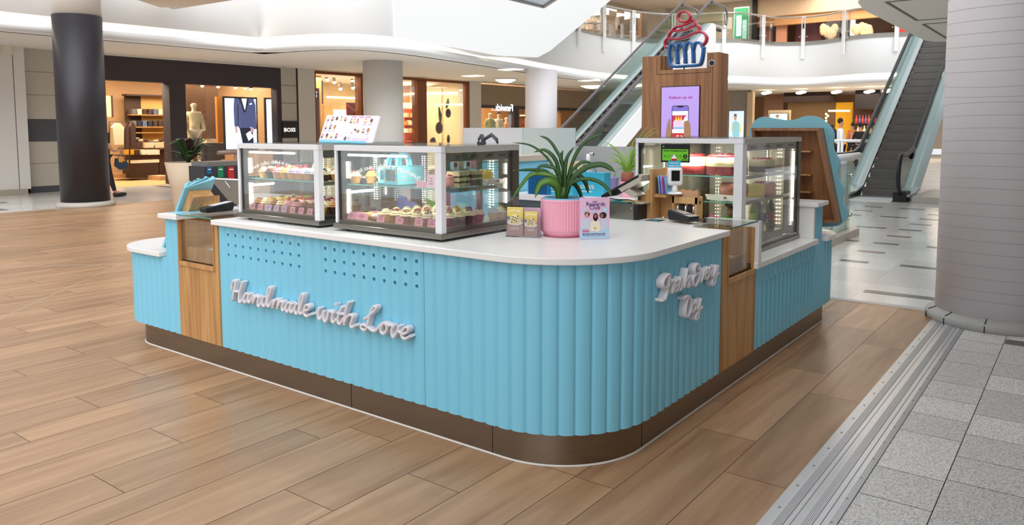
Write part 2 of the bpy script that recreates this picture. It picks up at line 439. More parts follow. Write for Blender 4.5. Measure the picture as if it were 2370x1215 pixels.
# ------------------------------------------------------------------ KIOSK COUNTER (one built-in body)
PIT = .0747
kiosk = thing('kiosk_counter', 'large pale blue fluted kiosk counter on a steel plinth, with rounded corners', 'counter', (-1.9, 1.9, 0))
def fluted(path, n, d=.011, per=6):
    """outline along path with n convex flutes; bulge to the right of travel"""
    P = [Vector((p[0], p[1], 0)) for p in path]; S = [0]
    for i in range(1, len(P)): S.append(S[-1]+(P[i]-P[i-1]).length)
    tot = S[-1]; out = []; j = 0
    for k in range(n*per+1):
        s = tot*k/(n*per)
        while j < len(S)-2 and S[j+1] < s: j += 1
        t = (s-S[j])/(S[j+1]-S[j]); p = P[j].lerp(P[j+1], t); dr = (P[j+1]-P[j]).normalized(); nr = Vector((dr.y, -dr.x, 0))
        ph = (k % per)/per; b = d*(math.sqrt(max(0, 1-(2*ph-1)**2)) if 0 < ph < 1 else 0)
        out.append(p+nr*(b-d))
    return out
def fluted_panel(name, path, n, z0, z1, holes=None, slots=None, label=None, d=.011):
    o = fluted(path, n, d); P = [Vector((p[0], p[1], 0)) for p in path]
    m = MB(); back = []
    for i in range(len(P)):
        dr = (P[min(i+1, len(P)-1)]-P[max(i-1, 0)]).normalized(); back.append(P[i]-Vector((dr.y, -dr.x, 0))*.032)
    poly = [Vector((p.x, p.y, z0)) for p in o]+[Vector((p.x, p.y, z0)) for p in back[::-1]]
    N = len(poly); vec = Vector((0, 0, z1-z0)); top = [p+vec for p in poly]
    m.add(poly+top, [(i, (i+1) % N, N+(i+1) % N, N+i) for i in range(N)], BLUE)
    m.add(poly+top, [tuple(range(N))[::-1], tuple(range(N, 2*N))], BLUE)
    ob = m.build(name, kiosk)
    if holes or slots:
        c = MB()
        for (a, r) in holes or []: c.tube([a+Vector((0, -.06, 0)), a+Vector((0, .06, 0))], r, BLUE, 14, False)
        for b in slots or []: c.box(b[0], b[1], BLUE)
        co = c.build('cutter', kiosk)
        bm_ = ob.modifiers.new('b', 'BOOLEAN'); bm_.object = co; bm_.operation = 'DIFFERENCE'; bm_.solver = 'EXACT'; bm_.use_self = False
        dg = bpy.context.evaluated_depsgraph_get(); me = bpy.data.meshes.new_from_object(ob.evaluated_get(dg))
        ob.modifiers.clear(); ob.data = me; bpy.data.objects.remove(co)
    for p_ in ob.data.polygons: p_.use_smooth = False
    return ob
FT = .918
X0 = -2.602
holes = []
for i in list(range(10))+list(range(12, 22)):
    for z in (.8645, .8035, .7425): holes.append((Vector((X0+PIT*(i+.5), 0, z)), .0105))
fluted_panel('fluted_panel', [(X0-PIT, 0), (X0+PIT*22-.0012, 0)], 23, .160, FT, holes)
fluted_panel('fluted_panel', [(X0+PIT*22+.0012, 0), (-.5, 0)]+arc(-.5, .5, .5, -pi/2, 0, 28)[1:]+[(0, 1.345)], 28, .160, FT)
# left end: high strip, low strip wrapping round the corner
fluted_panel('fluted_panel', [(-3.30, 0), (-3.14, 0)], 2, .160, .918)
fluted_panel('fluted_panel', [(-3.97, 1.4), (-3.97, .3)]+arc(-3.67, .3, .3, pi, 1.5*pi, 16)[1:]+[(-3.302, 0)], 28, .160, .657, d=.011)
# right side: low panel with long ventilation slots, high strip, low end wrapping round
RP = .0545
slots = []
for k in range(14):
    y = 1.872+1.208/15*(k+1.5); slots.append(((-.06, y-.010, .268), (.03, y+.010, .565)))
fluted_panel('fluted_panel', [(0, 1.872), (0, 3.08)], 15, .160, .668, slots=slots, d=.014)
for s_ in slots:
    m = MB(); m.box((-.034, s_[0][1]+.0003, .2683), (-.009, s_[1][1]-.0003, .5647), DARK); m.build('slot_shade_fill', kiosk)  # dark filler just behind the slot face stands in for shade inside
fluted_panel('fluted_panel', [(0, 3.082), (0, 3.29)], 3, .160, .935, d=.014)
fluted_panel('fluted_panel', [(0, 3.292), (0, 3.52)]+arc(-.28, 3.52, .28, 0, pi/2, 10)[1:]+[(-1.2, 3.80)], 20, .160, .657, d=.014)
# plinth
pl = MB(); rr = .45
pp = [(-3.92, 1.3)]+[(-3.92, .35)]+arc(-3.62, .35, .30, pi, 1.5*pi, 12)[1:]+[(-.5, .05)]+arc(-.5, .5, .45, -pi/2, 0, 24)[1:]+[(-.05, 3.5)]+arc(-.29, 3.5, .24, 0, pi/2, 8)[1:]+[(-3.6, 3.74), (-3.92, 3.5)]
pl.strip([(0, .0), (0, .172)], pp, STEEL, True, True)
pl.build('plinth', kiosk, fix=False)
sl = MB(); SEAL = mat('pale_sealant', 'D8D4CE', .5)
sl.strip([(.0, .001), (.007, .001), (.002, .007), (0, .007)], pp, SEAL, False, True); sl.build('floor_sealant', kiosk, fix=False)
for (x, y) in ((-2.135+.595-.0, .05), (-.572, .05)): sm = MB(); sm.box((x-.0012, y-.0012, .002), (x+.0012, y+.004, .17), DARK); sm.build('plinth_seam', kiosk)
sm = MB(); sm.box((-.0505, .518, .002), (-.0488, .5205, .17), DARK); sm.build('plinth_seam', kiosk)
# inner carcass
ic = MB(); INN = mat('carcass_grey', '3A3C3F', .8)
ic.box((-2.66, .045, .16), (-.55, .80, .9), INN); ic.box((-.72, .5, .16), (-.045, 1.34, .9), INN); ic.box((-3.9, .3, .16), (-3.3, 3.7, .65), INN)
ic.box((-3.29, .045, .16), (-3.13, .6, .91), INN)
ic.box((-.82, 1.9, .16), (-.12, 3.06, .64), INN); ic.box((-.82, 3.1, .16), (-.045, 3.28, .93), INN); ic.box((-3.3, 3.3, .16), (-.3, 3.74, .65), INN); ic.box((-.4, 3.3, .16), (-.06, 3.5, .65), INN)
ic.build('carcass', kiosk)
# oak panels with display recesses: left (faces -y) and right (faces +x)
def oak_bay(face, a, b, zc0, zc1, ca, cb):
    """face 'y': panel on y=0 from x=a..b ; face 'x': on x=0 from y=a..b. recess ca..cb x zc0..zc1"""
    def bx(m, u0, u1, v0, v1, z0, z1, mt):
        if face == 'y': m.box((u0, v0, z0), (u1, v1, z1), mt)
        else: m.box((-v0, u0, z0), (-v1, u1, z1), mt)
    O = OAK
    m = MB(); bx(m, a, b, 0, .03, .160, zc0, O); bx(m, a, ca, 0, .03, zc0, .918, O); bx(m, cb, b, 0, .03, zc0, .918, O); m.build('oak_panel', kiosk)
    m = MB(); D = .42
    bx(m, ca-.012, ca, .03, D, zc0, .918, O); bx(m, cb, cb+.012, .03, D, zc0, .918, O); bx(m, ca, cb, D, D+.015, zc0, .93, O); bx(m, ca, cb, .03, D, zc0-.02, zc0, O)
    m.build('display_recess', kiosk)
    m = MB(); bx(m, ca-.005, cb+.006, -.012, .03, zc0-.028, zc0, O); bx(m, cb-.002, cb+.006, -.006, .012, zc0, .918, O); bx(m, ca-.006, ca+.002, -.006, .012, zc0, .918, O); m.build('recess_trim', kiosk)
    m = MB(); bx(m, ca+.002, cb-.002, .012, .017, zc0, .925, GLASS); m.build('recess_glass', kiosk)
    # low drawer-like box with leaflets inside
    m = MB(); z = zc0; bx(m, ca+.02, cb, .04, .05, z, z+.085, O); bx(m, ca+.02, ca+.032, .05, .30, z, z+.085, O); bx(m, ca+.032, cb, .05, .30, z+.002, z+.07, O); m.build('leaflet_box', kiosk)
    return z+.072
zl = oak_bay('y', -3.138, -2.679, .655, .918, -3.115, -2.722)
zr = oak_bay('x', 1.348, 1.870, .672, .918, 1.425, 1.815)
CHR = MB()
for k in range(2):
    CHR.tube([(-3.04+.14*k+.05, .41, .856), (-2.86+.05, .41, .862)], .010, mat('grey_plastic', '8C8A88', .4), 8)
CHR.build('pull_handle', kiosk)
CHR = MB(); CHR.box((-.40, 1.47, .88), (-.405, 1.53, .90), CHROME); CHR.build('lock_plate', kiosk)
for (nm, p0, dx, dy, lab) in (('leaflet_stack', (-2.95, .08, zl), .20, .14, 'blue and white leaflets in the oak tray of the left display recess'), ('leaflet_stack', (-.19, 1.52, zr), .10, .2, 'blue leaflets in the oak tray of the right display recess')):
    m = MB(); LB = mat('leaflet_blue', '8FCBE6', .5); LW = mat('leaflet_white', 'EDF2F5', .5)
    for k in range(4):
        x = p0[0]+dx*k/4; m.box((x, p0[1]-.0, p0[2]+.001*k), (x+dx*.24, p0[1]+dy, p0[2]+.004+.001*k), LB if k % 2 == 0 else LW)
        m.box((x+.01, p0[1]+.03, p0[2]+.004+.001*k), (x+dx*.24-.01, p0[1]+.05, p0[2]+.0046+.001*k), LW if k % 2 == 0 else LB)
    tag(m.build(nm), lab, 'leaflets')

# ------------------------------------------------------------------ WORKTOPS
def worktop(name, poly, z0, z1, label, bev=.004, m=WHITE):
    b = MB(); b.prism([(p[0], p[1], z0) for p in poly], (0, 0, z1-z0), m)
    return tag(b.build(name, bevel=bev), label, 'worktop')
worktop('worktop', [(-2.70, -.03), (-.5, -.03)]+arc(-.5, .5, .53, -pi/2, 0, 32)[1:]+[(.03, 1.372), (-.19, 1.372), (-.19, 1.60), (-.66, 1.72), (-.82, 1.70), (-.82, .80), (-2.70, .80)], .919, .95, 'white L-shaped worktop with a rounded corner carrying the two cake cases and the plant')
worktop('worktop', [(-3.32, -.03), (-3.095, -.03), (-3.095, .45), (-2.702, .45), (-2.702, .80), (-3.32, .80)], .919, .95, 'small raised white worktop left of the glass recess, holding the left card reader')
worktop('worktop', [(-4.0, 1.4), (-4.0, .3)]+arc(-3.67, .3, .33, pi, 1.5*pi, 14)[1:]+[(-3.322, -.03), (-3.322, 1.4)], .658, .69, 'low white worktop with a rounded corner at the far left end of the kiosk')
worktop('worktop', [(-.98, 1.815), (.03, 1.815), (.03, 3.078), (-.98, 3.078)], .669, .705, 'low white ledge under the tall glass cake case on the right side')
b = MB(); b.box((-.98, 3.052, .705), (.0, 3.08, .935), WHITE); b.box((-.98, 3.035, .9355), (.03, 3.31, .966), WHITE); tag(b.build('worktop', bevel=.003), 'raised white block beside the tall glass cake case, top of the right side', 'worktop')
worktop('worktop', [(.03, 3.312), (.03, 3.52)]+arc(-.28, 3.52, .31, 0, pi/2, 10)[1:]+[(-1.2, 3.83), (-1.2, 3.312)], .658, .69, 'low white worktop with a rounded corner at the far right end of the kiosk')
# white post between glass shelf and ledge
b = MB(); b.box((.0, 1.822, .705), (.03, 1.87, .918), WHITE); b.box((-.30, 1.822, .9182), (.03, 1.87, .953), WHITE); tag(b.build('worktop_end_cap'), 'white end strip where the glass counter meets the low right ledge', 'trim')
def glass_top(poly, z, label):
    b = MB(); b.prism([(p[0], p[1], z) for p in poly], (0, 0, .010), GLASS); b.build
    o = b.build('glass_counter_top'); tag(o, label, 'glass')
    e = MB(); 
    n = len(poly)
    e.prism([(poly[0][0], poly[0][1], z+.001), (poly[1][0], poly[1][1], z+.001), (poly[1][0], poly[1][1], z+.009), (poly[0][0], poly[0][1], z+.009)], Vector(((poly[2][0]-poly[1][0]), (poly[2][1]-poly[1][1]), 0)).normalized()*.002, EDGE)
    e.build('glass_edge', o); return o
glass_top([(-3.096, -.025), (-2.702, -.025), (-2.702, .449), (-3.094, .449)], .951, 'clear glass sheet over the left oak display recess')
glass_top([(.026, 1.374), (.026, 1.820), (-.30, 1.820), (-.189, 1.374)], .951, 'clear glass sheet over the right oak display recess')

# ------------------------------------------------------------------ LETTERING
LETTER = mat('letter_white', 'DCDAE0', .35)
def lettering(name, label, words, plane, sc_, ox, oy, dep, rad, tn):
    t = None
    nv = Vector((0, -1, 0)) if plane == 'y' else Vector((1, 0, 0))
    front = -dep if plane == 'y' else dep
    for w_, strokes in words:
        mb = MB()
        for st in strokes:
            P = [at(ox+x/sc_, oy+y/sc_, plane, front*.93) for x, y in st]
            P = catmull(P, 4); P = [p-nv*dep*.47 for p in P]
            mb.tube(P, rad, LETTER, 12, True, flat=(nv, dep*.47))
        if t is None: t = thing(name, label, 'sign', tuple(P[0]))
        o = mb.build('word', t)
    return t
W1 = [('Handmade', [
 [(150, 330), (160, 215), (200, 120), (240, 105), (235, 220), (205, 380), (168, 610)],
 [(412, 125), (388, 260), (345, 430), (328, 580), (350, 650), (400, 625), (450, 550), (500, 450), (545, 425)],
 [(215, 375), (270, 382), (335, 385)],
 [(560, 430), (500, 430), (452, 530), (460, 625), (495, 655), (535, 590), (575, 445)],
 [(580, 435), (555, 560), (565, 635), (600, 650), (645, 590), (690, 490), (720, 485), (705, 560), (680, 690)],
 [(690, 650), (735, 545), (790, 500), (822, 530), (800, 640), (800, 720), (835, 748), (880, 690), (930, 560)],
 [(1000, 510), (950, 520), (915, 620), (922, 710), (960, 752), (1000, 700), (1018, 600), (1040, 430), (1070, 310), (1112, 268), (1122, 320), (1098, 430), (1055, 560), (1035, 700), (1065, 755), (1115, 715), (1155, 630), (1210, 585)],
 [(1212, 588), (1190, 690), (1165, 795)], [(1180, 730), (1235, 620), (1285, 572), (1315, 600), (1300, 720), (1288, 820)],
 [(1300, 760), (1350, 660), (1400, 625), (1425, 660), (1402, 760), (1410, 838), (1445, 855), (1485, 790), (1530, 700)],
 [(1620, 665), (1560, 660), (1512, 740), (1505, 830), (1532, 888), (1572, 860), (1600, 760), (1635, 665)],
 [(1635, 670), (1608, 790), (1620, 880), (1655, 900), (1705, 840), (1745, 750)],
 [(1810, 690), (1762, 700), (1725, 780), (1730, 890), (1770, 942), (1812, 890), (1832, 770), (1852, 600), (1882, 480), (1920, 438), (1935, 490), (1910, 620), (1870, 760), (1842, 870), (1855, 928), (1892, 935), (1945, 880), (2000, 850), (2055, 830), (2082, 780), (2065, 722), (2012, 715), (1972, 780), (1952, 880), (1972, 962), (2022, 1000), (2080, 970), (2125, 938)]])]
W2 = [('with', [
 [(85, 470), (135, 390), (180, 322), (148, 420), (140, 530), (180, 590), (222, 540), (250, 460), (270, 392), (258, 500), (268, 600), (305, 648), (345, 590), (368, 480), (385, 398), (430, 420), (482, 430), (458, 520), (450, 610), (478, 662), (520, 640), (565, 575)],
 [(538, 222), (540, 275)], [(682, 292), (630, 430), (590, 560), (592, 660), (628, 700), (672, 660), (715, 560)], [(575, 440), (650, 460), (745, 470)],
 [(842, 185), (792, 320), (752, 480), (738, 600), (740, 728)], [(742, 670), (790, 555), (850, 492), (902, 492), (930, 540), (902, 640), (878, 720), (902, 772), (950, 758), (1000, 715)]]),
 ('Love', [
 [(1190, 590), (1262, 540), (1342, 470), (1422, 400), (1468, 330), (1448, 290), (1402, 305), (1350, 400), (1310, 520), (1282, 650), (1262, 750), (1215, 835), (1152, 820), (1115, 765), (1150, 712), (1212, 730), (1282, 772), (1360, 838), (1430, 860), (1502, 800), (1570, 712), (1640, 668)],
 [(1640, 672), (1582, 760), (1570, 860), (1620, 922), (1680, 890), (1712, 790), (1692, 705), (1640, 672), (1700, 692), (1762, 728), (1850, 732), (1820, 850), (1830, 960), (1860, 1002), (1912, 940), (1960, 830), (1990, 730)],
 [(1965, 850), (2060, 918), (2150, 900), (2200, 840), (2190, 782), (2132, 772), (2072, 830), (2042, 920), (2062, 1000), (2122, 1038), (2190, 1005), (2240, 968)]])]
lt = lettering('raised_script_lettering', 'raised white cursive words Handmade with Love on the front of the blue counter', W1, 'y', 10.773, 520, 640, .046, .0074, 0)
for w_, st in W2:
    mb = MB()
    for s_ in st:
        P = catmull([at(720+x/9.875, 680+y/9.875, 'y', -.043) for x, y in s_], 4); P = [p+Vector((0, .0216, 0)) for p in P]
        mb.tube(P, .0077, LETTER, 12, True, flat=((0, -1, 0), .0216))
    mb.build('word', lt)
W3 = [('Fresh', [[(245, 480), (268, 300), (205, 325), (150, 420), (152, 515), (205, 535), (275, 468)], [(262, 300), (238, 500), (212, 650), (175, 765), (125, 770)],
 [(285, 430), (345, 410), (325, 520), (308, 635), (345, 560)], [(345, 560), (425, 460), (420, 400), (378, 420), (345, 530), (375, 600), (430, 540)], [(430, 540), (470, 350), (490, 420), (488, 540), (450, 585)],
 [(600, 175), (570, 340), (530, 545)], [(555, 460), (615, 345), (640, 380), (612, 470), (620, 520), (650, 470)]]),
 ('Every', [[(800, 205), (820, 130), (790, 95), (745, 140), (735, 240), (765, 290), (805, 262)], [(765, 290), (715, 340), (705, 440), (742, 505), (800, 400), (840, 220)], [(845, 215), (820, 330), (842, 430), (885, 330), (915, 190)],
 [(890, 330), (975, 230), (965, 180), (930, 260), (948, 375), (1000, 300)], [(1000, 300), (1010, 165), (1060, 180)], [(1060, 150), (1035, 270), (1065, 330), (1115, 240), (1140, 110)], [(1172, 110), (1140, 300), (1095, 470), (1055, 470), (1090, 350), (1190, 262)]]),
 ('Day', [[(620, 715), (585, 800), (560, 1050), (610, 1070), (655, 970), (672, 830), (640, 710), (580, 705), (535, 745)], [(755, 845), (700, 835), (675, 930), (695, 1000), (742, 910), (762, 750)], [(762, 750), (752, 880), (775, 945), (820, 850), (850, 735)], [(850, 735), (822, 920), (792, 1110), (745, 1115), (780, 1000), (880, 895)]])]
t2 = None
for w_, st in W3:
    mb = MB()
    for s_ in st:
        P = catmull([at(1520+x/8.1, 600+y/8.1, 'x', .044) for x, y in s_], 4); P = [p+Vector((-.022, 0, 0)) for p in P]
        mb.tube(P, .0072, LETTER, 12, True, flat=((1, 0, 0), .022))
    if t2 is None: t2 = thing('raised_script_lettering', 'raised white cursive words Fresh Every Day on the right side of the counter', 'sign', tuple(P[0]))
    mb.build('word', t2)

# ------------------------------------------------------------------ BUILDING SHELL
CREAM = mat('cream_wall', 'CFC9C1', .7); SOFF = mat('soffit_white', 'E4DED6', .75); FASC = mat('fascia_white', 'F2F3F4', .65)
COPE = mat('grey_coping', '9C9790', .5, noise=(20, .1)); TAUPE = mat('taupe_fascia', '8F7A62', .7); CHAR = mat('charcoal_fascia', '3B3336', .6)
H = 3.4; H2 = 5.3
curve = catmull([Vector((x, y, 0)) for x, y in [(-14.8, 8.86), (-13.75, 9.0), (-12.85, 9.32), (-12.3, 9.85), (-12.08, 10.7), (-12.15, 12.2), (-12.55, 14.4), (-12.95, 16.5), (-13.4, 18.6), (-13.8, 20.8), (-14.15, 23.4), (-14.1, 25.8), (-13.6, 27.6), (-12.5, 28.7), (-11.4, 29.1), (-10.6, 29.7), (-10.2, 31.0), (-9.8, 32.0), (-8.9, 32.55), (-8.1, 32.5), (-7.2, 32.0), (-6.5, 31.5), (-5.6, 31.3), (-4.6, 31.6), (-3.6, 32.2)]], 4)
FP = [Vector((-14.95, -9, 0)), Vector((-14.95, 4.0, 0)), Vector((-14.93, 5.2, 0)), Vector((-14.85, 6.8, 0))]+curve+[Vector((2, 32.4, 0)), Vector((7, 32.4, 0))]
fp2 = [(p.x, p.y) for p in FP]
# fascia: lower lip, cove with its light strip, upper face, coping
m = MB(); m.strip([(-.6, H), (0, H), (0, H+.15), (-.10, H+.16)], fp2, FASC, True); structure(m.build('trim_4', fix=False))
m = MB(); m.strip([(-.10, H+.16), (-.12, H+.17), (-.12, H+.30)], fp2, COVE); structure(m.build('trim_5', fix=False))
m = MB(); m.strip([(-.12, H+.30), (-.04, H+.315), (-.02, H+.33), (-.02, H2-.16)], fp2, FASC, True); structure(m.build('trim_6', fix=False))
m = MB(); m.strip([(-.02, H2-.16), (.02, H2-.16), (.02, H2), (-.5, H2)], fp2, COPE); structure(m.build('trim_7', fix=False))
m = MB(); poly = [(p.x-.0, p.y) for p in FP]
inner = []
for i, p in enumerate(FP):
    d = (FP[min(i+1, len(FP)-1)]-FP[max(i-1, 0)]).normalized(); q = p-Vector((d.y, -d.x, 0))*.5; inner.append((q.x, q.y))
pg = inner+[(7, 60), (-40, 60), (-40, -9)]
m.quad([(x, y, H) for x, y in pg][::-1], SOFF); m.quad([(x, y, H2-.02) for x, y in pg], mat('upper_floor', 'A79E94', .4))
structure(m.build('ceiling'))
# left facade: x = -18.5
SX = -18.5
def yat(px, py=250, X=SX): return at(px, py, 'x', X).y
def zat(px, py, X=SX): return at(px, py, 'x', X).z
def pb(m, px0, py0, px1, py1, X, dep, mt):
    """box on the plane x=X covering a rectangle seen in the photo, dep deep behind it"""
    xm = (px0+px1)/2; ym = (py0+py1)/2
    m.box((X-dep, yat(px0, ym, X), zat(xm, py1, X)), (X, yat(px1, ym, X), zat(xm, py0, X)), mt); return m
m = MB(); y0, y1, y2, y3, y4 = -9, yat(60), yat(67), yat(205), yat(245)
WP = mat('wall_panel_white', 'DAD6D0', .55)
m.box((SX-.3, -9, .12), (SX+.25, yat(62, 250, SX+.25), H), WP); structure(m.build('wall_left'))
m = MB(); m.box((SX-.3, -9, 0), (SX+.33, yat(64, 440, SX+.3), .13), mat('granite_skirting', 'A39B8C', .4, noise=(60, .2))); structure(m.build('baseboard_left'))
m = MB()
for yy in (yat(38, 300, SX+.25),): m.box((SX+.25, yy-.006, .13), (SX+.252, yy+.006, H), DARK)
structure(m.build('trim_8'))
m = MB(); TB = mat('stone_band', 'B8B2A6', .5); TD = mat('dark_band', '4C4E52', .4)
a, b = yat(60), yat(246); zs = [0, .14, .62, 1.13, 1.63, 2.12, 2.6, 3.1, H]
zz = [zat(100, q) for q in (448, 431, 378, 327, 276, 220, 167, 108)]
pal = [TD, TB, TB, TD, TB, TB, TB]
for i in range(7): m.box((SX-.3, a, max(0, zz[i])+.004), (SX, b, zz[i+1]-.004), pal[i])
m.box((SX-.31, a, 0), (SX-.01, b, H), DARK); structure(m.build('wall_left'))
m = MB(); pb(m, 0, 105, 24, 127, SX+.25, -.12, mat('ivory_plastic', 'D8D0BC', .5)); tag(m.build('wall_box'), 'small ivory box high on the white wall at far left', 'box')
# piers between the shops
m = MB(); m.box((SX-.5, yat(652), 0), (SX, yat(690), H), TB); structure(m.build('wall_left'))
m = MB()
for q in (198, 239): 
    z = zat(670, q); m.box((SX, yat(652), z-.006), (SX+.004, yat(688), z+.006), DARK)
m.box((SX-.1, yat(687), 0), (SX+.01, yat(690), H), BLACK); structure(m.build('trim_9'))
m = MB(); pb(m, 655, 280, 688, 319, SX+.05, .05, mat('sign_black', '2A2627', .5)); s_ = m.build('shop_sign')
m = MB(); p = at(671, 304.5, 'x', SX+.052); text(m, 'BOSS', p, (0, 1, 0), (0, 0, 1), .16, mat('sign_letters', 'F4F2EE', .5, emit='F4F2EE', es=.8), 'c', .006, width=.42); m.build('sign_lettering', s_)
tag(s_, 'black sign reading BOSS on the tiled pier beside the menswear window', 'sign')
for (a, b, nm) in ((690, 728, 'wall_left'), (1086, 1112, 'wall_left')):
    m = MB(); m.box((SX-.5, yat(a), 0), (SX+.04, yat(b), H), CREAM); structure(m.build(nm))
# round columns
def column(cx, cy, r, z1, mt, label, base=True, wrap=None, top=None):
    t = thing('column', label, 'column', (cx, cy, 0))
    m = MB(); m.lathe([(r, .0), (r, z1)], (cx, cy, 0), mt, 48); m.build('shaft', t)
    if base:
        m = MB(); m.lathe([(r+.085, 0), (r+.085, .06), (r+.05, .09), (r, .10)], (cx, cy, 0), mat('granite_base', 'B3ADA3', .5, noise=(90, .3)), 48); m.build('base_ring', t)
    if top: m = MB(); m.lathe([(r*.97, z1), (r*.97, top)], (cx, cy, 0), CREAM, 48); m.build('upper_shaft', t)
    return t
BLKCOL = mat('black_wrap', '2B282D', .42, noise=(1.5, .15))
column(-14.235, 4.375, .435, zat(180, 42, -14.5), BLKCOL, 'black wrapped round column with a pale stone base on the far left', top=4.6)
GREYCOL = mat('column_white', 'D8D5D0', .5)
column(-14.60, 12.75, .56, H, GREYCOL, 'white round column behind the menu board, in front of the wooden shopfront', False)
column(-12.9, 18.15, .52, H, mat('column_cool_white', 'DCD8DC', .5), 'white round column left of the far escalator', False)
m = MB(); c_ = mat('big_pillar_lilac', 'EDE7EA', .5, noise=(1.2, .03))
# near right pillar with curved panel joints
PC = Vector((1.045, 4.36, 0)); PR = .435
t = thing('column', 'large pale lilac round pillar with thin curved joints on a granite base, right edge', 'column', PC)
m.lathe([(PR, .085), (PR, 4.6)], PC, c_, 72); m.build('shaft', t)
m = MB(); mg_ = mat('granite_ring', 'B4B2AE', .55, noise=(110, .38)); m.lathe([(.505, 0), (.505, .045), (.49, .065), (PR+.0, .088)], PC, mg_, 72); m.build('base_ring', t)
m = MB()
for a in (-2.75, -2.25, -1.65, -1.1): m.cyl(PC+Vector((cos(a)*.507, sin(a)*.507, .0)), PC+Vector((cos(a)*.507, sin(a)*.507, .05)), .003, DARK, 6); m.cyl(PC+Vector((cos(a)*.495, sin(a)*.495, .067)), PC+Vector((cos(a)*.435, sin(a)*.435, .090)), .003, DARK, 6)
m.build('base_joint', t)
m = MB(); LN = mat('joint_line', '9A9598', .6)
for k in range(33):
    z0 = .17+k*.093; ph = .7 if z0 < 1.75 else -.35; am = .028 if k % 9 else .05
    pts = [PC+Vector((cos(a)*(PR+.0004), sin(a)*(PR+.0004), z0+am*sin(a+ph*3+1.2))) for a in [2*pi*i/72 for i in range(72)]]
    if z0 < 3.3: m.tube(pts, .0011, LN, 4, False, True)
m.build('panel_joint', t)['kind'] = 'stuff'
# walkway slab overhead right with its recess lines; unseen part over the right added to cast shade
SL = mat('slab_underside', 'DAD6CE', .8)
m = MB(); pg = [(-1.64, 17.4), (-1.5, 17.85), (-1.2, 18.0), (8, 18.0), (8, -7), (1.2, -7), (1.2, 6.0), (.4, 8.0), (-.6, 9.0), (-1.25, 9.9), (-1.55, 10.7), (-1.66, 11.6)]
m.prism([(x, y, 3.5) for x, y in pg], (0, 0, .5), SL); structure(m.build('ceiling'))
m = MB()
for a, b in (((-1.17, 10.9), (-1.17, 13.55)), ((-1.17, 13.55), (1.5, 13.55)), ((-1.17, 14.2), (-1.17, 17.2)), ((-1.17, 14.2), (1.5, 14.2)), ((-1.17, 10.9), (1.5, 10.9))):
    m.bar((a[0], a[1], 3.497), (b[0], b[1], 3.497), .05, .01, mat('shadow_gap', '6E6A64', .8))
structure(m.build('trim_10'))
def UVW(x, y, z):
    d = Vector((x, y, z))-CAM; k = d.dot(FW); return (1185+FPX*d.dot(RT)/k, PCY-FPX*d.dot(UP)/k)
# sloped white cladding of the upper escalator, hanging piece and glass corner at the top edge
m = MB(); X = -12.05
m.prism([(X, 10.75, 3.715)]+[(X, q.y, q.z) for q in (at(*UVW(-12.22, 11.5, 3.71), 'x', X), at(*UVW(-12.28, 12.3, 3.71), 'x', X), at(*UVW(-12.68, 14.4, 3.71), 'x', X), at(*UVW(-13.0, 16.0, 3.71), 'x', X))]+[(X, 16.75, 3.66), (X, 17.4, 3.90), (X, 24.0, 7.49), (X, 24, 9.5), (X, 10.75, 9.5)], (-.5, 0, 0), FASC)
structure(m.build('wall_back'))
m = MB(); mt = mat('hanging_beige', 'C6B8A4', .7)
pg = [at(270, -12, 'z', 4.1), at(312, -2, 'z', 4.1), at(370, 17, 'z', 4.1), at(389, 17, 'z', 4.1), at(400, 22, 'z', 4.1), at(547, -1, 'z', 4.1), at(640, -20, 'z', 4.1)]
m.prism(pg, (0, 0, .35), mt); tag(m.build('hanging_canopy'), 'beige canopy underside hanging into the top left of the atrium', 'canopy')
m = MB(); pg = [at(1090, -25, 'z', 3.9), at(1180, -3, 'z', 3.9), at(1258, 16, 'z', 3.9), at(1285, -2, 'z', 3.9), at(1310, -18, 'z', 3.9)]
o = MB(); 
for a, b in zip(pg[:-1], pg[1:]): o.bar(a, b, .05, .05, COPE)
hf = thing('hanging_glass', 'grey framed glass corner hanging above the white balcony front', 'frame', pg[2]); o.build('metal_frame', hf); m.prism(pg, (0, 0, .01), glassmat('smoked_glass', (.7, .74, .78))); m.build('glass_pane', hf)
# railings on the far balcony
def rail_posts(idx): pass
rl = thing('balcony_railing', 'curved glass balcony railing with white posts along the upper floor', 'railing', (-10, 31, H2))
rp = [p for p in FP if p.y > 19.5 and p.x > -14.5 and p.x < 1.8]
RG = MB(); RG.strip([(.035, H2-.1), (.035, H2+.98)], [(p.x, p.y) for p in rp], glassmat('rail_glass', (.93, .96, .94), .05)); RG.build('glass_panel', rl)
RH = MB(); RH.tube([p+Vector((0, 0, H2+1.06)) for p in rp], .04, mat('handrail_grey', 'B9B4AE', .3, .6), 8); RH.build('handrail', rl)
# posts every ~2.1 m
acc_ = 0; nx_ = .3
PW = mat('post_white', 'F0EFEE', .4)
for i in range(1, len(rp)):
    seg = (rp[i]-rp[i-1]).length
    while acc_+seg >= nx_:
        q = rp[i-1].lerp(rp[i], (nx_-acc_)/seg); d = (rp[i]-rp[i-1]).normalized(); nr = Vector((d.y, -d.x, 0))*.09; q = q+nr
        pm = MB()
        for s__ in (-.06, .06): pm.bar(q+d*s__+Vector((0, 0, H2+.5)), q+d*s__+Vector((0, 0, H2+1.05)), .035, .06, PW, up=nr)
        pm.bar(q+Vector((0, 0, H2-.75)), q+Vector((0, 0, H2+.55)), .16, .06, PW, up=nr); pm.bar(q-d*.08+Vector((0, 0, H2+1.05)), q+d*.08+Vector((0, 0, H2+1.05)), .06, .05, PW)
        for z_ in (.2, .8): pm.ball(q+d*.15+Vector((0, 0, H2+z_)), .025, CHROME, 8, 6); pm.ball(q-d*.15+Vector((0, 0, H2+z_)), .025, CHROME, 8, 6)
        pm.build('post', rl); nx_ += 2.15
    acc_ += seg
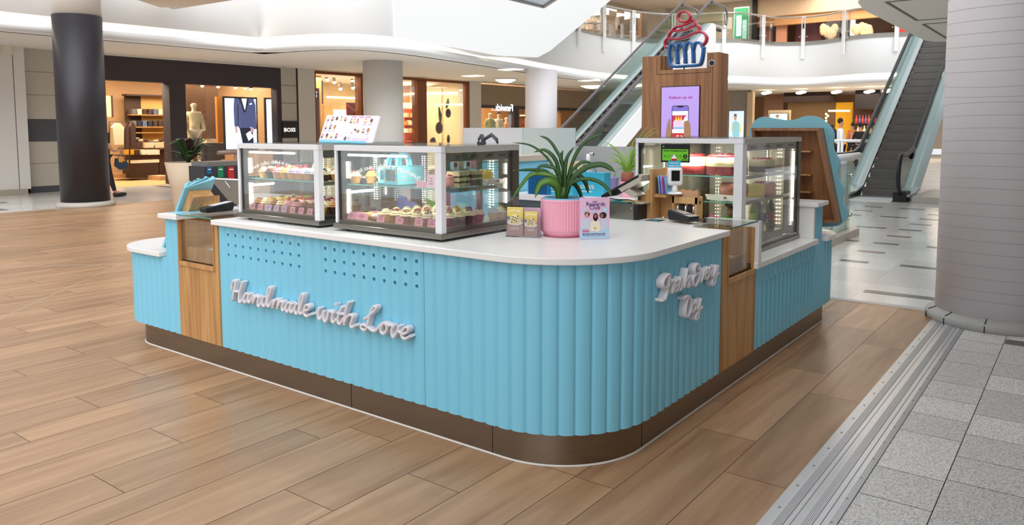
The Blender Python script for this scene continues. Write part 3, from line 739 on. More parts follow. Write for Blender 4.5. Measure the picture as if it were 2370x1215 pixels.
# outer walls that close the view (upper floor and far end)
UPW = mat('upper_wall', 'B7ADA2', .7)
m = MB(); m.box((-19.6, 19, H2), (-19.2, 60, 9), UPW); structure(m.build('wall_left'))
m = MB(); m.box((-19.2, -9, H2), (-18.9, 19, 9), FASC); structure(m.build('wall_left'))
m = MB(); m.prism([(-19.4, 37.5, H2), (-14.6, 38.0, H2), (-14.6, 38.4, H2), (-19.4, 37.9, H2)], (0, 0, 4), UPW); structure(m.build('wall_back'))
m = MB(); m.prism([(-19.6, 60, 0), (12, 60, 0), (12, 60.3, 0), (-19.6, 60.3, 0)], (0, 0, 10), mat('far_wall', 'B39B82', .8)); structure(m.build('wall_back'))
m = MB(); m.box((7.8, -12, 0), (8.1, 60, 10), mat('shade_wall_dark', '8C837A')); structure(m.build('shade_wall_right'))  # unseen wall added to keep light off the right side of the counter
m = MB(); m.prism([(-19.4, 30, 8.2), (8, 30, 8.2), (8, 60, 8.2), (-19.4, 60, 8.2)], (0, 0, .3), SOFF); structure(m.build('ceiling'))

# ------------------------------------------------------------------ ESCALATORS
STEPM = mat('escalator_step', '77726E', .5, .3, noise=(4, .1)); RUB = mat('black_rubber', '26262A', .35); EGL = glassmat('escalator_glass', (.80, .90, .88), .3)
SKW = mat('skirt_metal', 'D3D6D8', .3, .5)
def escalator(label, x0, x1, ys, zt, nyl, nyr, k=.568, side=None, up=False, hrm=RUB):
    t = thing('escalator', label, 'escalator', ((x0+x1)/2, ys, 0)); ye = ys+zt/k
    n = int(round(zt/.2)); run = .2/k
    for i in range(n):
        m = MB(); y = ys+i*run; m.box((x0, y, max(.0, .2*i-.02)), (x1, y+run+.02, .2*(i+1)-.012), STEPM)
        for q in range(5): m.box((x0, y-.004, .2*i+.03*q+.02), (x1, y, .2*i+.03*q+.035), STEPM)
        m.box((x0+.01, y-.002, .2*(i+1)-.03), (x1-.01, y+.03, .2*(i+1)-.008), mat('step_edge', '5A5654', .4, .4)); m.build('step', t)
    m = MB(); m.box((x0, ys-1.35, .0), (x1, ys, .012), mat('comb_plate', 'EDEDED', .35, .2)); m.build('comb_plate', t)
    m = MB(); m.box((x0, ys-.45, .012), (x1, ys, .02), STEPM); m.build('flat_step', t)
    for sx, xx, ny in ((-1, x0, nyl), (1, x1, nyr)):
        # skirt / stringer
        a, b = (xx, xx+sx*.12)
        lo = [(ys-1.1, 0), (ys-.2, .0), (ye, zt), (ye+1.5, zt)]; up_ = [(ye+1.5, zt+.10), (ye-.1, zt+.12), (ys, .16), (ys-.7, .10), (ys-1.1, .10)]
        m = MB(); m.prism([(a, y, z) for y, z in lo+up_], (sx*.03, 0, 0), RUB); m.build('skirt', t)
        m = MB(); m.prism([(a, y, z+.10) for y, z in [(ys-1.1, 0), (ys-.5, .0), (ys+.1, .08), (ye-.1, zt+.02), (ye+1.5, zt)]]+[(a, y, z+.14) for y, z in [(ye+1.5, zt), (ye-.1, zt+.04), (ys+.1, .10), (ys-.5, .0), (ys-1.1, 0)]], (sx*.30, 0, 0), SKW); m.build('deck_board', t)
        m = MB(); gx = xx+sx*.13
        g = [(ny+.1, .12), (ys-.2, .12), (ye, zt+.12), (ye+1.4, zt+.12)]; gu = [(ye+1.6, zt+.5), (ye+1.45, zt+.93), (ye, zt+.93), (ys+.3, 1.0), (ys-.4, .9), (ny+.15, .9), (ny-.05, .62), (ny-.05, .35)]
        m.prism([(gx, y, z) for y, z in g+gu], (.012, 0, 0), EGL); m.build('glass_balustrade', t)
        pts = [(gx+.006, y, z) for y, z in [(ny+.35, .12), (ny+.05, .2), (ny-.1, .42), (ny-.08, .72), (ny+.08, .93), (ny+.3, .96), (ys-.6, .96), (ys+.1, 1.06), (ys+.6, 1.30), (ye-.3, zt+.82), (ye+.2, zt+1.0), (ye+1.3, zt+1.0), (ye+1.65, zt+.9), (ye+1.8, zt+.6), (ye+1.7, zt+.3)]]
        m = MB(); m.tube(catmull(pts, 5), .045, hrm, 8); m.build('handrail', t)
        m = MB(); m.box((gx-.12, ny+.1, 0), (gx+.12, ny+.6, .2), BLACK); m.build('inlet_box', t)
        if side:
            s0, dp = side; m = MB(); xo = xx+sx*.34
            m.prism([(xo, y, z) for y, z in [(ys-1.0, 0), (ys-1.0, .14), (ys+.1, .2), (ye-.1, zt+.16), (ye+.2, zt+.1), (ye+.2, zt-.9), (ye-.9, zt-.95), (ys+.9, 0)]], (-sx*.06, 0, 0), FASC); m.build('side_cladding', t)
    m = MB(); m.prism([(x0, y, z) for y, z in [(ys+.2, -.0), (ye, zt-.25), (ye+.2, zt-.9), (ye-.9, zt-.95), (ys+1.6, 0)]], (x1-x0, 0, 0), FASC); m.build('underside', t)
    return t
eR = escalator('dark escalator with grey steps going up beside the big lilac pillar', -2.50, -1.66, 15.75, 5.2, 12.7, 14.45)
m = MB(); p = [(-1.5, 14.1), (-.5, 14.1)]; m.box((-1.30, 14.6, 0), (-.2, 17, .12), mat('marble_plinth', 'C9C2B8', .4, noise=(5, .1)))
structure(m.build('trim_11'))
eL = escalator('escalator with white sides rising to the upper floor behind the wooden totem', -11.45, -10.5, 16.35, 5.3, 14.2, 14.2, side=(1, 1), hrm=mat('grey_handrail', '6E6A70', .3, .3))
# low glass railing right of the scalloped sign
t = thing('glass_railing', 'glass railing with white tube handrail between the scalloped sign and the escalator', 'railing', (-1.1, 8.6, 0))
m = MB(); m.prism([(-2.4, 6.7, 0), (-1.0, 6.7, 0), (-1.0, 8.9, 0), (-1.35, 9.3, 0), (-2.4, 9.3, 0)], (0, 0, .10), mat('marble_kerb', 'BDB3A6', .4, noise=(6, .12))); m.build('kerb', t)
m = MB(); m.box((-1.10, 6.8, .1), (-1.09, 8.7, 1.02), EGL); m.build('glass_panel', t)
m = MB(); m.tube([(-1.16, 6.8, 1.10), (-1.13, 8.6, 1.10), (-1.15, 9.4, 1.10)], .05, SATIN, 10); m.build('handrail', t)
for y in (7.2, 7.9, 8.62):
    m = MB(); m.box((-1.20, y, .1), (-1.13, y+.12, 1.06), SATIN); m.build('post', t)
    m = MB(); 
    for z in (.3, .85): m.ball((-1.08, y+.06, z), .032, CHROME, 10, 8)
    m.build('clamp', t)
t = thing('white_railing', 'white tube railing with looped post in front of the man with a backpack', 'railing', (-4.5, 20, 0))
q0 = at(1925, 316, 'y', 22); q1 = at(2010, 316, 'y', 22)
m = MB(); m.tube([(q0.x-1.5, 22, 1.12), (q1.x+.3, 22, 1.12)], .045, SATIN, 8); m.build('handrail', t)
for px in (1941, 1949):
    q = at(px, 330, 'y', 22); m = MB(); m.tube([(q.x, 22, 0), (q.x, 22, 1.12)], .04, SATIN, 8); m.build('post', t)
m = MB(); a = at(1934, 328, 'y', 22); b = at(1957, 328, 'y', 22); m.tube([a, b], .02, CHROME, 6); m.build('clamp_bar', t)

# ------------------------------------------------------------------ GLASS DISPLAY CASES
GREYF = mat('case_side_grey', 'B4AFA9', .4); INS = mat('case_interior_steel', 'A7A397', .28, .9)
def led_dots(m, p, q, n, s=.004):  # row of glowing beads for dotted LED reflections
    p = Vector(p); q = Vector(q)
    for i in range(n): m.ball(p.lerp(q, (i+.5)/n), s, LED, 6, 4)
def cake_case(label, x0, x1, y0, y1, z0, z1, shelves, floor, postw=.042, words=None, feet=True, deep=.035, solid_left=False, bar=True):
    t = thing('display_case', label, 'display case', ((x0+x1)/2, (y0+y1)/2, z0))
    zb = z0+.012 if feet else z0
    m = MB(); m.box((x0-.008, y0-.012, zb), (x1+.008, y1, zb+.028), STEEL2); m.build('base', t, .003)
    if feet:
        for (x, y) in ((x0+.06, y0+.04), (x1-.06, y0+.04), (x0+.06, y1-.05), (x1-.06, y1-.05)):
            f = MB(); f.lathe([(.014, z0), (.014, zb)], (x, y, 0), BLACK, 10); f.build('foot', t)
    m = MB(); m.box((x0+.006, y0+.012, zb+.028), (x1-.006, y1-.03, floor), STEEL2); m.box((x0+.012, y0+.03, floor), (x1-.012, y1-.04, floor+.003), INS); m.build('tray', t)
    # white front frame
    m = MB(); m.box((x0, y0, zb+.03), (x0+.016, y0+.03, z1), SATIN); m.build('corner_post', t)
    m = MB(); m.box((x1-postw, y0, zb+.022), (x1, y0+deep, z1), SATIN); m.build('corner_post', t, .002)
    m = MB(); m.box((x0, y0-.002, z1-.030), (x1+.002, y0+.028, z1), SATIN); m.build('top_rail', t, .002)
    m = MB(); m.box((x1-.028, y0+.028, z1-.030), (x1+.002, y1, z1), GREYF); m.box((x0, y0+.028, z1-.03), (x0+.028, y1, z1), GREYF); m.box((x0, y1-.05, z1-.03), (x1, y1, z1), GREYF); m.build('top_frame', t)
    m = MB(); m.box((x0-.004, y0+.004, z1+.0005), (x1+.004, y1+.004, z1+.008), GLASS); m.build('top_glass', t)
    m = MB(); m.box((x0+.016, y0+.010, zb+.03), (x1-postw, y0+.016, z1-.03), GLASS); m.build('front_glass', t)
    m = MB(); m.box((x1-.010, y0+deep, zb+.03), (x1-.004, y1-.055, z1-.03), GLASS); m.build('side_glass', t)
    m = MB(); m.box((x0+.016, y0+.014, zb+.03), (x0+.034, y0+.05, z1-.03), BLACK); m.box((x0+.004, y0+.03, zb+.03), (x0+.010, y1-.055, z1-.03), INS if solid_left else GLASS); m.build('side_panel', t)
    # steel rear frame with slots, rear doors
    m = MB(); m.box((x1-.10, y1-.055, zb), (x1, y1-.0, z1-.03), mat('dark_rear_post', '5C554C', .35, .6)); m.box((x0, y1-.05, zb), (x0+.05, y1, z1-.03), mat('dark_rear_post', '4C453E')); m.build('rear_post', t)
    m = MB(); m.box((x0+.05, y1-.04, zb+.03), (x1-.1, y1-.035, z1-.05), mat('rear_beige_steel', 'CFC5B0', .3, .35, noise=(8, .08, (1, 1, 14))) if solid_left else GLASSG); m.build('rear_door', t)
    m = MB()
    for fx in (.35, .66): m.box((x0+(x1-x0)*fx, y1-.045, zb+.03), (x0+(x1-x0)*fx+.03, y1-.03, z1-.05), mat('dark_rear_post', '4C453E'))
    m.build('door_stile', t)
    m = MB(); m.box((x1-.016, y0+.04, z1-.075), (x1-.012, y1-.06, z1-.032), INS); n = 4; L = (y1-y0-.16)/n
    for i in range(n):
        c = y0+.09+L*(i+.5); m.tube([(x1-.0165, c-L*.24, z1-.054), (x1-.0165, c+L*.24, z1-.054)], .010, mat('slot_dark', '4A463F', .6), 8, flat=((1, 0, 0), .006))
    m.build('vent_rail', t)
    # lamps
    if bar: m = MB(); m.box((x0+.05, y0+.05, z1-.060), (x0+(x1-x0)*.62, y0+.062, z1-.048), LED); m.build('light_bar', t)
    if not bar: m = MB(); [led_dots(m, (x0+f_, y_, floor+.06), (x0+f_, y_, z1-.08), 40, .005) for f_, y_ in ((.06, y0+.3), (.30, y1-.07), (.32, y1-.07), (.34, y1-.07), (.50, y1-.07), (x1-x0-.03, y1-.10))]; m.build('led_reflection_dots', t)['kind'] = 'stuff'
    if bar: m = MB(); m.box((x0+.036, y0+.05, floor+.03), (x0+.046, y0+.065, (floor+z1)/2-.04), LED); m.box((x0+.036, y0+.05, (floor+z1)/2+.02), (x0+.046, y0+.065, z1-.09), LED); m.build('light_strip', t)
    m = MB(); m.box((x1-.032, y1-.085, floor+.06), (x1-.012, y1-.06, z1-.045), mat('strip_housing', '8A8276', .3, .8)); m.build('strip_housing', t)
    m = MB(); 
    for k in range(3):
        za = floor+.09+k*(z1-floor-.17)/3; m.box((x1-.03, y1-.088, za), (x1-.018, y1-.085, za+(z1-floor-.17)/3-.02), LED)
    m.build('light_strip', t)
    m = MB()
    led_dots(m, (x0+.11, y1-.06, floor+.05), (x0+.11, y1-.06, z1-.07), 22, .0035); led_dots(m, (x0+.13, y1-.06, floor+.05), (x0+.13, y1-.06, z1-.07), 22, .0035)
    led_dots(m, (x0+(x1-x0)*.80, y1-.06, floor+.05), (x0+(x1-x0)*.80, y1-.06, z1-.07), 20, .0045); led_dots(m, (x0+(x1-x0)*.83, y1-.06, floor+.05), (x0+(x1-x0)*.83, y1-.06, z1-.07), 20, .0045)
    m.build('led_reflection_dots', t)['kind'] = 'stuff'  # glowing dots imitate LED reflections in the case glass
    for z in shelves:
        m = MB(); m.box((x0+.05, y0+.045, z-.006), (x1-.03, y1-.10, z), GLASSG); m.build('glass_shelf', t)
        m = MB(); m.box((x0+.05, y0+.0435, z-.006), (x1-.03, y0+.0452, z), EDGE); m.bar((x1-.03, y0+.045, z-.012), (x1-.03, y1-.09, z-.012), .006, .02, INS); m.build('shelf_edge', t)
    if words:
        m = MB(); xc = (x0+x1)/2-.015; cz = z1-.10-1.0
        arc_text(m, words, (xc, y0+.0085, z1-.115-.62), .62, radians(90+22), radians(90-24), (1, 0, 0), (0, 0, 1), .030, mat('decal_white', 'FFFFFF', .4), .0012); m.build('decal', t)
    # practical light of the case
    for (lx, ly, lz, e) in (((x0+x1)/2, y0+.12, z1-.07, 3.0), (x0+.10, y0+.10, (floor+z1)/2-.05, 1.0)):
        ld = bpy.data.lights.new('case_light', 'AREA'); ld.energy = e*(1.1 if z1-z0 < .6 else 1.7); ld.size = .5; ld.shape = 'RECTANGLE'; ld.size_y = .015; ld.color = (1, .95, .84)
        lo = bpy.data.objects.new('case_light', ld); col.objects.link(lo); lo.location = (lx, ly, lz)
        if e < 2: ld.size = .012; ld.size_y = .16; lo.rotation_euler = (0, radians(-90), 0)
        lo.visible_camera = True
    return t
TR = 1.010
SH = 1.205
cake_case('glass counter case on the left, holding cupcakes on two levels', -2.602, -1.838, .105, .72, .951, 1.414, [SH], TR, words='Fresh today, chilled in our display!')
cake_case('glass counter case next to the plant, with blue gift boxes on its shelf', -1.703, -.925, .105, .735, .951, 1.414, [SH], TR, words='Fresh today, chilled in our display!')
cake_case('tall glass cake case on the right side with large cakes and bottles', -.822, -.102, 1.885, 3.040, .706, 1.436, [1.045, 1.205], .745, postw=.055, feet=False, deep=.07, solid_left=True, bar=False)

# ------------------------------------------------------------------ CUPCAKES
def cm(n, c, r=.55, metal=0, **k): return mat(n, c, r, metal, **k)
WR = {'brown': cm('wrapper_brown', '4A2A22'), 'yellow': cm('wrapper_yellow', 'E8B75C'), 'clear': cm('wrapper_rose_brown', '7A4A40'), 'black': cm('wrapper_black', '1E1716'), 'gold': cm('sponge_gold', 'D99A4C'), 'red': cm('sponge_red', 'A32227')}
FR = {'cream': cm('frosting_cream', 'F4E3B8', .45), 'pink': cm('frosting_pink', 'E8A0AE', .45), 'choc': cm('frosting_chocolate', '6B3D28', .4), 'caramel': cm('frosting_caramel', 'C08545', .45), 'lemon': cm('frosting_yellow', 'F2CF4C', .45), 'lilac': cm('frosting_lilac', 'BFA3C6', .45), 'blue': cm('frosting_blue', 'A9B9C9', .45), 'grey': cm('frosting_cookie', 'D9CBB6', .5), 'hazel': cm('frosting_hazel', 'A8744C', .45)}
TP = {'raspberry': cm('raspberry', 'C21F35', .35), 'crumb_red': cm('red_crumb', '8E1424', .8), 'crumb_dark': cm('dark_crumb', '1C1513', .8), 'biscuit': cm('orange_wafer', 'E59A2C', .6), 'nut': cm('pale_nut', 'EFDDAE', .6), 'macaron': cm('macaron_shell', 'E2BC6C', .5), 'lime': cm('green_zest', 'B9C23A', .5)}
def cupcake_parts(wr, fr, tp, seed=1, spr=False):
    R = random.Random(seed)
    w_ = MB(); n = 28
    w_.lathe([(.0215, 0), (.0265, .018), (.0315, .037)], (0, 0, 0), WR[wr], n, True, lambda a, j: 1+.035*(1 if int(round(a/(2*pi)*n)) % 2 else -1))
    f = MB(); prof = []
    K = 14
    for j in range(K+1):
        u = j/K; r = .0335*(1-u)**.50 if j else .030; r *= 1+.09*sin(u*pi*5.5); prof.append((max(r, .0015), .036+.033*u))
    f.lathe(prof, (0, 0, 0), FR[fr], 22, True, lambda a, j: 1+.075*sin(6*a+j*.95))
    t = MB()
    if tp == 'raspberry':
        for j in range(4):
            for i in range(7-j):
                a = 2*pi*i/(7-j)+j; rr = .0085*math.sqrt(max(0, 1-(j/4)**2)); t.ball((rr*cos(a), rr*sin(a), .066+j*.0042), .0036, TP[tp], 6, 5)
    elif tp in ('crumb_red', 'crumb_dark', 'nut', 'lime'):
        for i in range(26):
            a = R.random()*6.28; u = R.random(); rr = .018*math.sqrt(u); z = .036+.033*(1-(rr/.0335)**2)
            s_ = .0022+R.random()*.0022; t.box((-s_, -s_*.7, -s_*.6), (s_, s_*.7, s_*.6), TP[tp], Matrix.Translation((rr*cos(a), rr*sin(a), z+.001)) @ Matrix.Rotation(R.random()*3, 4, 'Z') @ Matrix.Rotation(R.random(), 4, 'X'))
    elif tp == 'biscuit':
        t.tube([(0, 0, .060), (.006, 0, .098)], [.0065, .0012], TP[tp], 6)
    elif tp == 'macaron': t.lathe([(.004, .056), (.016, .058), (.0175, .063), (.016, .072), (.006, .076)], (0, 0, 0), TP[tp], 14)
    return w_, f, t
PROTO = {}
def cupcake(kind, wr, fr, tp, x, y, z, label, group):
    if kind not in PROTO:
        w_, f, t = cupcake_parts(wr, fr, tp, len(PROTO)+3)
        PROTO[kind] = (w_.mesh('wrapper'), f.mesh('frosting'), t.mesh('topping') if t.v else None)
    o = bpy.data.objects.new('cupcake', None); col.objects.link(o); o.empty_display_size = .02
    o.matrix_basis = Matrix.Translation((x, y, z)) @ Matrix.Rotation(random.random()*6.28, 4, 'Z')
    tag(o, label, 'cupcake', group)
    for nm, me in zip(('wrapper', 'frosting', 'topping'), PROTO[kind]):
        if me:
            c = bpy.data.objects.new(nm, me); col.objects.link(c); c.parent = o
KINDS = {'vanilla': ('yellow', 'cream', None, 'plain cream'), 'velvet': ('clear', 'cream', 'crumb_red', 'red crumb topped'), 'cookie': ('clear', 'grey', 'crumb_dark', 'dark cookie topped'), 'choc': ('black', 'choc', 'nut', 'chocolate nut'), 'caramel': ('brown', 'caramel', None, 'caramel swirl'), 'pinkr': ('gold', 'pink', 'raspberry', 'pink raspberry'), 'lemonr': ('gold', 'lemon', 'raspberry', 'yellow raspberry'), 'lilac': ('gold', 'lilac', 'raspberry', 'lilac raspberry'), 'blue': ('gold', 'blue', 'biscuit', 'pale blue wafer'), 'wafer': ('brown', 'grey', 'biscuit', 'wafer topped'), 'redr': ('gold', 'cream', 'crumb_red', 'red and cream'), 'macaron': ('gold', 'cream', 'macaron', 'macaron topped'), 'hazel': ('black', 'hazel', 'lime', 'hazelnut'), 'bluefr': ('gold', 'blue', None, 'grey blue'), 'lime': ('gold', 'cream', 'lime', 'green topped'), 'dark': ('brown', 'cream', 'crumb_dark', 'cream and dark crumb'), 'pink': ('black', 'pink', 'crumb_dark', 'pink and dark crumb')}
ORD = ['first', 'second', 'third', 'fourth', 'fifth', 'sixth', 'seventh', 'eighth', 'ninth', 'tenth', 'eleventh', 'twelfth', 'thirteenth']
ROW = ['front', 'second', 'third', 'fourth', 'back']
def cupcakes(rows, xs, y0, dy, z, where, group, dx=.0):
    for r, row in enumerate(rows):
        for i, kd in enumerate(row):
            if kd is None: continue
            wr, fr, tp, nm = KINDS[kd]
            cupcake(kd, wr, fr, tp, xs[0]+i*xs[1]+r*dx+(random.random()-.5)*.006, y0+r*dy+(random.random()-.5)*.006, z, f'{nm} cupcake, {ORD[i]} from left, {ROW[r]} row, {where}', group)
g1 = 'cupcakes on the shelf of the left case'; g2 = 'cupcakes on the tray of the left case'; g3 = 'cupcakes on the tray of the case by the plant'; g4 = 'cupcakes on the shelf of the case by the plant'
cupcakes([['vanilla', 'choc', 'pinkr', 'lemonr', 'lilac', 'lilac', 'bluefr', 'wafer', 'dark'], ['caramel', 'caramel', 'hazel', 'lemonr', 'lilac', 'blue', 'wafer', 'wafer', 'redr']], (-2.475, .0715), .20, .082, SH, 'left case shelf', g1, .012)
cupcakes([['caramel', 'vanilla', 'hazel', 'macaron', 'pinkr', 'pink', 'choc', 'choc', 'vanilla'], ['caramel', 'caramel', 'hazel', 'caramel', 'pinkr', 'pinkr', 'lemonr', 'redr', 'caramel'], ['hazel', 'choc', 'caramel', 'hazel', 'pink', 'caramel', 'velvet', 'pinkr', 'dark'], ['choc', 'caramel', 'hazel', 'pink', 'pink', 'velvet', 'lemonr', 'choc', 'redr']], (-2.515, .0735), .19, .078, TR+.004, 'left case tray', g2, .008)
cupcakes([[None, None, None, 'vanilla', 'velvet', 'velvet', 'velvet', 'cookie', 'cookie'], [None, None, None, 'vanilla', 'vanilla', 'velvet', 'velvet', 'velvet', 'dark'], [None, None, None, 'vanilla', 'vanilla', 'velvet', 'velvet', 'velvet', 'dark'], [None, None, None, 'vanilla', 'vanilla', 'vanilla', 'redr', 'velvet', 'dark'], [None, None, None, 'vanilla', 'vanilla', 'vanilla', 'redr', 'velvet', 'cookie']], (-1.620, .0755), .185, .074, TR+.004, 'tray beside the plant', g3, .004)
for i, (kd, x, y) in enumerate((('bluefr', -.985, .585), ('lime', -.985, .655))):
    a = KINDS[kd]; cupcake(kd, a[0], a[1], a[2], x, y, TR+.004, f'{a[3]} cupcake standing apart at the rear right of the case by the plant', 'two cupcakes standing apart in the case by the plant')
for i, (kd, x, y) in enumerate((('redr', -1.645, .20), ('lemonr', -1.585, .26))):
    a = KINDS[kd]; cupcake(kd, a[0], a[1], a[2], x, y, SH, f'{a[3]} cupcake left of the blue gift boxes on the shelf', g4)
# doughnuts
def doughnut(x, y, z, c, label, spr=0, tilt=0):
    t = thing('doughnut', label, 'doughnut', (x, y, z), 'doughnuts in the case by the plant')
    m = MB(); N = 20
    def tor(r, R, zc, mt, k=1, half=False):
        vs = []; fs = []
        for i in range(N):
            for j in range(10):
                a = 2*pi*i/N; b = 2*pi*j/10; zz = r*sin(b)
                if half: zz = max(zz, -r*.25)
                vs.append(((R+r*k*cos(b))*cos(a), (R+r*k*cos(b))*sin(a), zc+zz))
        for i in range(N):
            for j in range(10): fs.append((i*10+j, ((i+1) % N)*10+j, ((i+1) % N)*10+(j+1) % 10, i*10+(j+1) % 10))
        m.add([Vector(v)+Vector((x, y, z)) for v in vs], fs, mt, True)
    tor(.015, .020, .015, FR['caramel'] if spr != 2 else TP['nut']); m.build('dough', t)
    m = MB(); tor(.016, .020, .0175, c, 1, True); m.build('glaze', t)
    if spr:
        m = MB(); R = random.Random(int(x*1000)); cs = [cm('sprinkle_blue', '6F9BD0'), cm('sprinkle_orange', 'E2894C'), cm('sprinkle_white', 'EFEAE6')]
        for i in range(60):
            a = R.random()*6.28; b = R.random()*3.1; p = Vector(((.020+.0165*cos(b))*cos(a), (.020+.0165*cos(b))*sin(a), .0175+.0165*sin(b)))+Vector((x, y, z)); m.ball(p, .0016, cs[i % 3], 5, 4)
        m.build('sprinkles', t)['kind'] = 'stuff'
DP = cm('doughnut_pink', 'C98BA6', .3); DY = cm('doughnut_yellow', 'EFC23E', .3); DW = cm('doughnut_white', 'D8D2D0', .4)
for i, (x, y, c, s_, lb) in enumerate(((-1.625, .20, DP, 0, 'pink glazed doughnut at the left front of the tray'), (-1.550, .20, DY, 0, 'yellow glazed doughnut between the pink and the sprinkled one'), (-1.475, .20, DW, 1, 'white doughnut with coloured sprinkles beside the cream cupcakes'), (-1.60, .29, DP, 0, 'pink doughnut topped with dark berries, second row'), (-1.525, .29, DY, 0, 'yellow doughnut in the second row of the tray'), (-1.45, .29, DW, 1, 'sprinkled white doughnut in the second row of the tray'), (-1.58, .38, DP, 0, 'pink doughnut in the rear row of the tray'))):
    doughnut(x, y, TR+.004, c, lb, s_)
m = MB()
for x, y in ((-1.60, .29), (-1.525, .29), (-1.58, .38)):
    for i in range(5): m.ball((x+.012*cos(i*1.3), y+.012*sin(i*1.3), TR+.046), .008, cm('berry_dark', '23253A', .3), 8, 6)
tag(m.build('berries'), 'dark blueberries scattered on the rear doughnuts', 'berries', kind='stuff')
# blue folded card, green leaf garnish
m = MB(); m.prism([(-1.60, .45, TR+.004), (-1.56, .45, TR+.095), (-1.45, .47, TR+.075), (-1.42, .47, TR+.004)], (0, .01, 0), cm('indigo_card', '5566B5', .5)); m.prism([(-1.66, .50, TR+.004), (-1.62, .50, TR+.11), (-1.56, .5, TR+.10), (-1.55, .50, TR+.004)], (0, .01, 0), cm('indigo_card', '5566B5', .5)); tag(m.build('card_holder'), 'indigo folded cards behind the doughnuts', 'card')
m = MB(); LG = cm('garnish_green', '6FA32E', .5)
for i in range(7):
    a = -.9+i*.3; leaf(m, [(-1.40, .56, TR+.03), (-1.40+.05*a, .56, TR+.075), (-1.40+.11*a, .57, TR+.085+.02*cos(i))], [.006, .014, .001], LG, (0, 1, 0))
tag(m.build('leaf_garnish'), 'bright green plastic leaves behind the cream cupcakes', 'garnish')
# price cards
CARD = cm('card_pink', 'F0A9BC', .6); CARDL = cm('card_lilac', 'CDBFE0', .6); INK = cm('card_ink', '9A3F86', .6)
def price_card(x, y, z, w_, h, mt, label, group, lean=.25, face=(0, -1)):
    m = MB(); M = Matrix.Translation((x, y, z)) @ Matrix.Rotation(-lean, 4, 'X'); m.box((-w_/2, 0, 0), (w_/2, .0015, h), mt, M)
    m.box((-w_/2, .0015, 0), (w_/2, .022, .0012), mt, Matrix.Translation((x, y, z)))
    R = random.Random(int(x*997))
    for k in range(3):
        L = w_*(.3+.35*R.random()); m.box((-L/2, -.0006, h*(.68-.2*k)), (L/2, .0002, h*(.68-.2*k)+.0035), INK, M)
    tag(m.build('price_card'), label, 'price card', group)
for i in range(8):
    x = -2.53+i*.078; mt = CARDL if i in (2, 3, 4) else CARD
    price_card(x, .148, TR+.003, .046 if i != 2 else .062, .036, mt, f'{"lilac" if mt is CARDL else "pink"} price card, {ORD[i]} from left along the front of the left case', 'price cards along the left case')
for i, x in enumerate((-1.630, -1.548, -1.40, -1.262, -1.125, -1.035)):
    price_card(x, .148, TR+.003, .056 if i != 1 else .10, .038, CARD, f'pink price card, {ORD[i]} from left along the front of the case by the plant', 'price cards along the case by the plant')
price_card(-1.055, .17, SH, .058, .068, cm('card_pale', 'F3C9D3', .6), 'tall pale pink price card on the shelf before the pink cake', 'price cards along the case by the plant', .1)
# gift boxes
GB = cm('gift_blue', '5CC6DC', .45); GP = cm('gift_pattern', 'CFC79A', .5); GD = cm('gift_side', '58AEBA', .5)
def gift_box(x, y, w_, d, h, label, rz=0, hy=.5):
    t = thing('gift_box', label, 'box', (x, y, SH), 'blue window boxes on the shelf')
    M = Matrix.Translation((x, y, SH)) @ Matrix.Rotation(rz, 4, 'Z'); m = MB()
    f = .018; m.box((0, 0, 0), (f, .002, h), GB, M); m.box((w_-f, 0, 0), (w_, .002, h), GB, M); m.box((f, 0, 0), (w_-f, .002, f*1.2), GB, M); m.box((f, 0, h-f), (w_-f, .002, h), GB, M)
    m.box((0, .002, 0), (.002, d, h), GB, M); m.box((w_-.002, .002, 0), (w_, d, h), GD, M); m.box((0, d-.002, 0), (w_, d, h), GB, M); m.box((0, 0, 0), (w_, d, .002), GB, M); m.box((0, 0, h-.002), (w_, d, h), GB, M); m.build('carton', t)
    m = MB()
    for k, (a, b) in enumerate(((0, 0), (w_-f, 0), (0, h*.5), (w_-f, h*.45))):
        m.prism([M @ Vector(q) for q in ((a+.001, -.0006, b+.008), (a+f*.9, -.0006, b+.02), (a+f*.7, -.0006, b+h*.4), (a+.003, -.0006, b+h*.33))], M.to_3x3() @ Vector((0, .0005, 0)), GP)
    for k in range(3): m.box((w_+.0004, d*.15, h*.22+k*h*.22), (w_+.0008, d*.32, h*.28+k*h*.22), cm('box_icon', 'C58E86', .6), M); m.box((w_+.0004, d*.38, h*.22+k*h*.22), (w_+.0008, d*.8, h*.245+k*h*.22), cm('box_ink', '4C96A4', .6), M)
    m.build('printed_pattern', t)
    m = MB(); m.box((f, .003, f*1.2), (w_-f, .004, h-f), GLASS, M); m.build('box_window', t)
    m = MB()
    for k, yy in enumerate((d*hy-.012, d*hy+.012)):
        P = [M @ Vector((w_/2-.042*cos(a), yy, h+.062*sin(a))) for a in [pi*i/12 for i in range(13)]]
        m.tube(P, .009, GB, 8, True, flat=(M.to_3x3() @ Vector((0, 1, 0)), .003))
    m.build('box_handle', t)
p0 = at(858, 428, 'z', SH); p1 = at(890, 432, 'z', SH)
gift_box(-1.515, .245, .115, .13, .092, 'left blue gift box with window and looped handle on the case shelf', 0, .5)
gift_box(-1.420, .195, .105, .20, .098, 'right blue gift box with window and printed side on the case shelf', 0, .5)
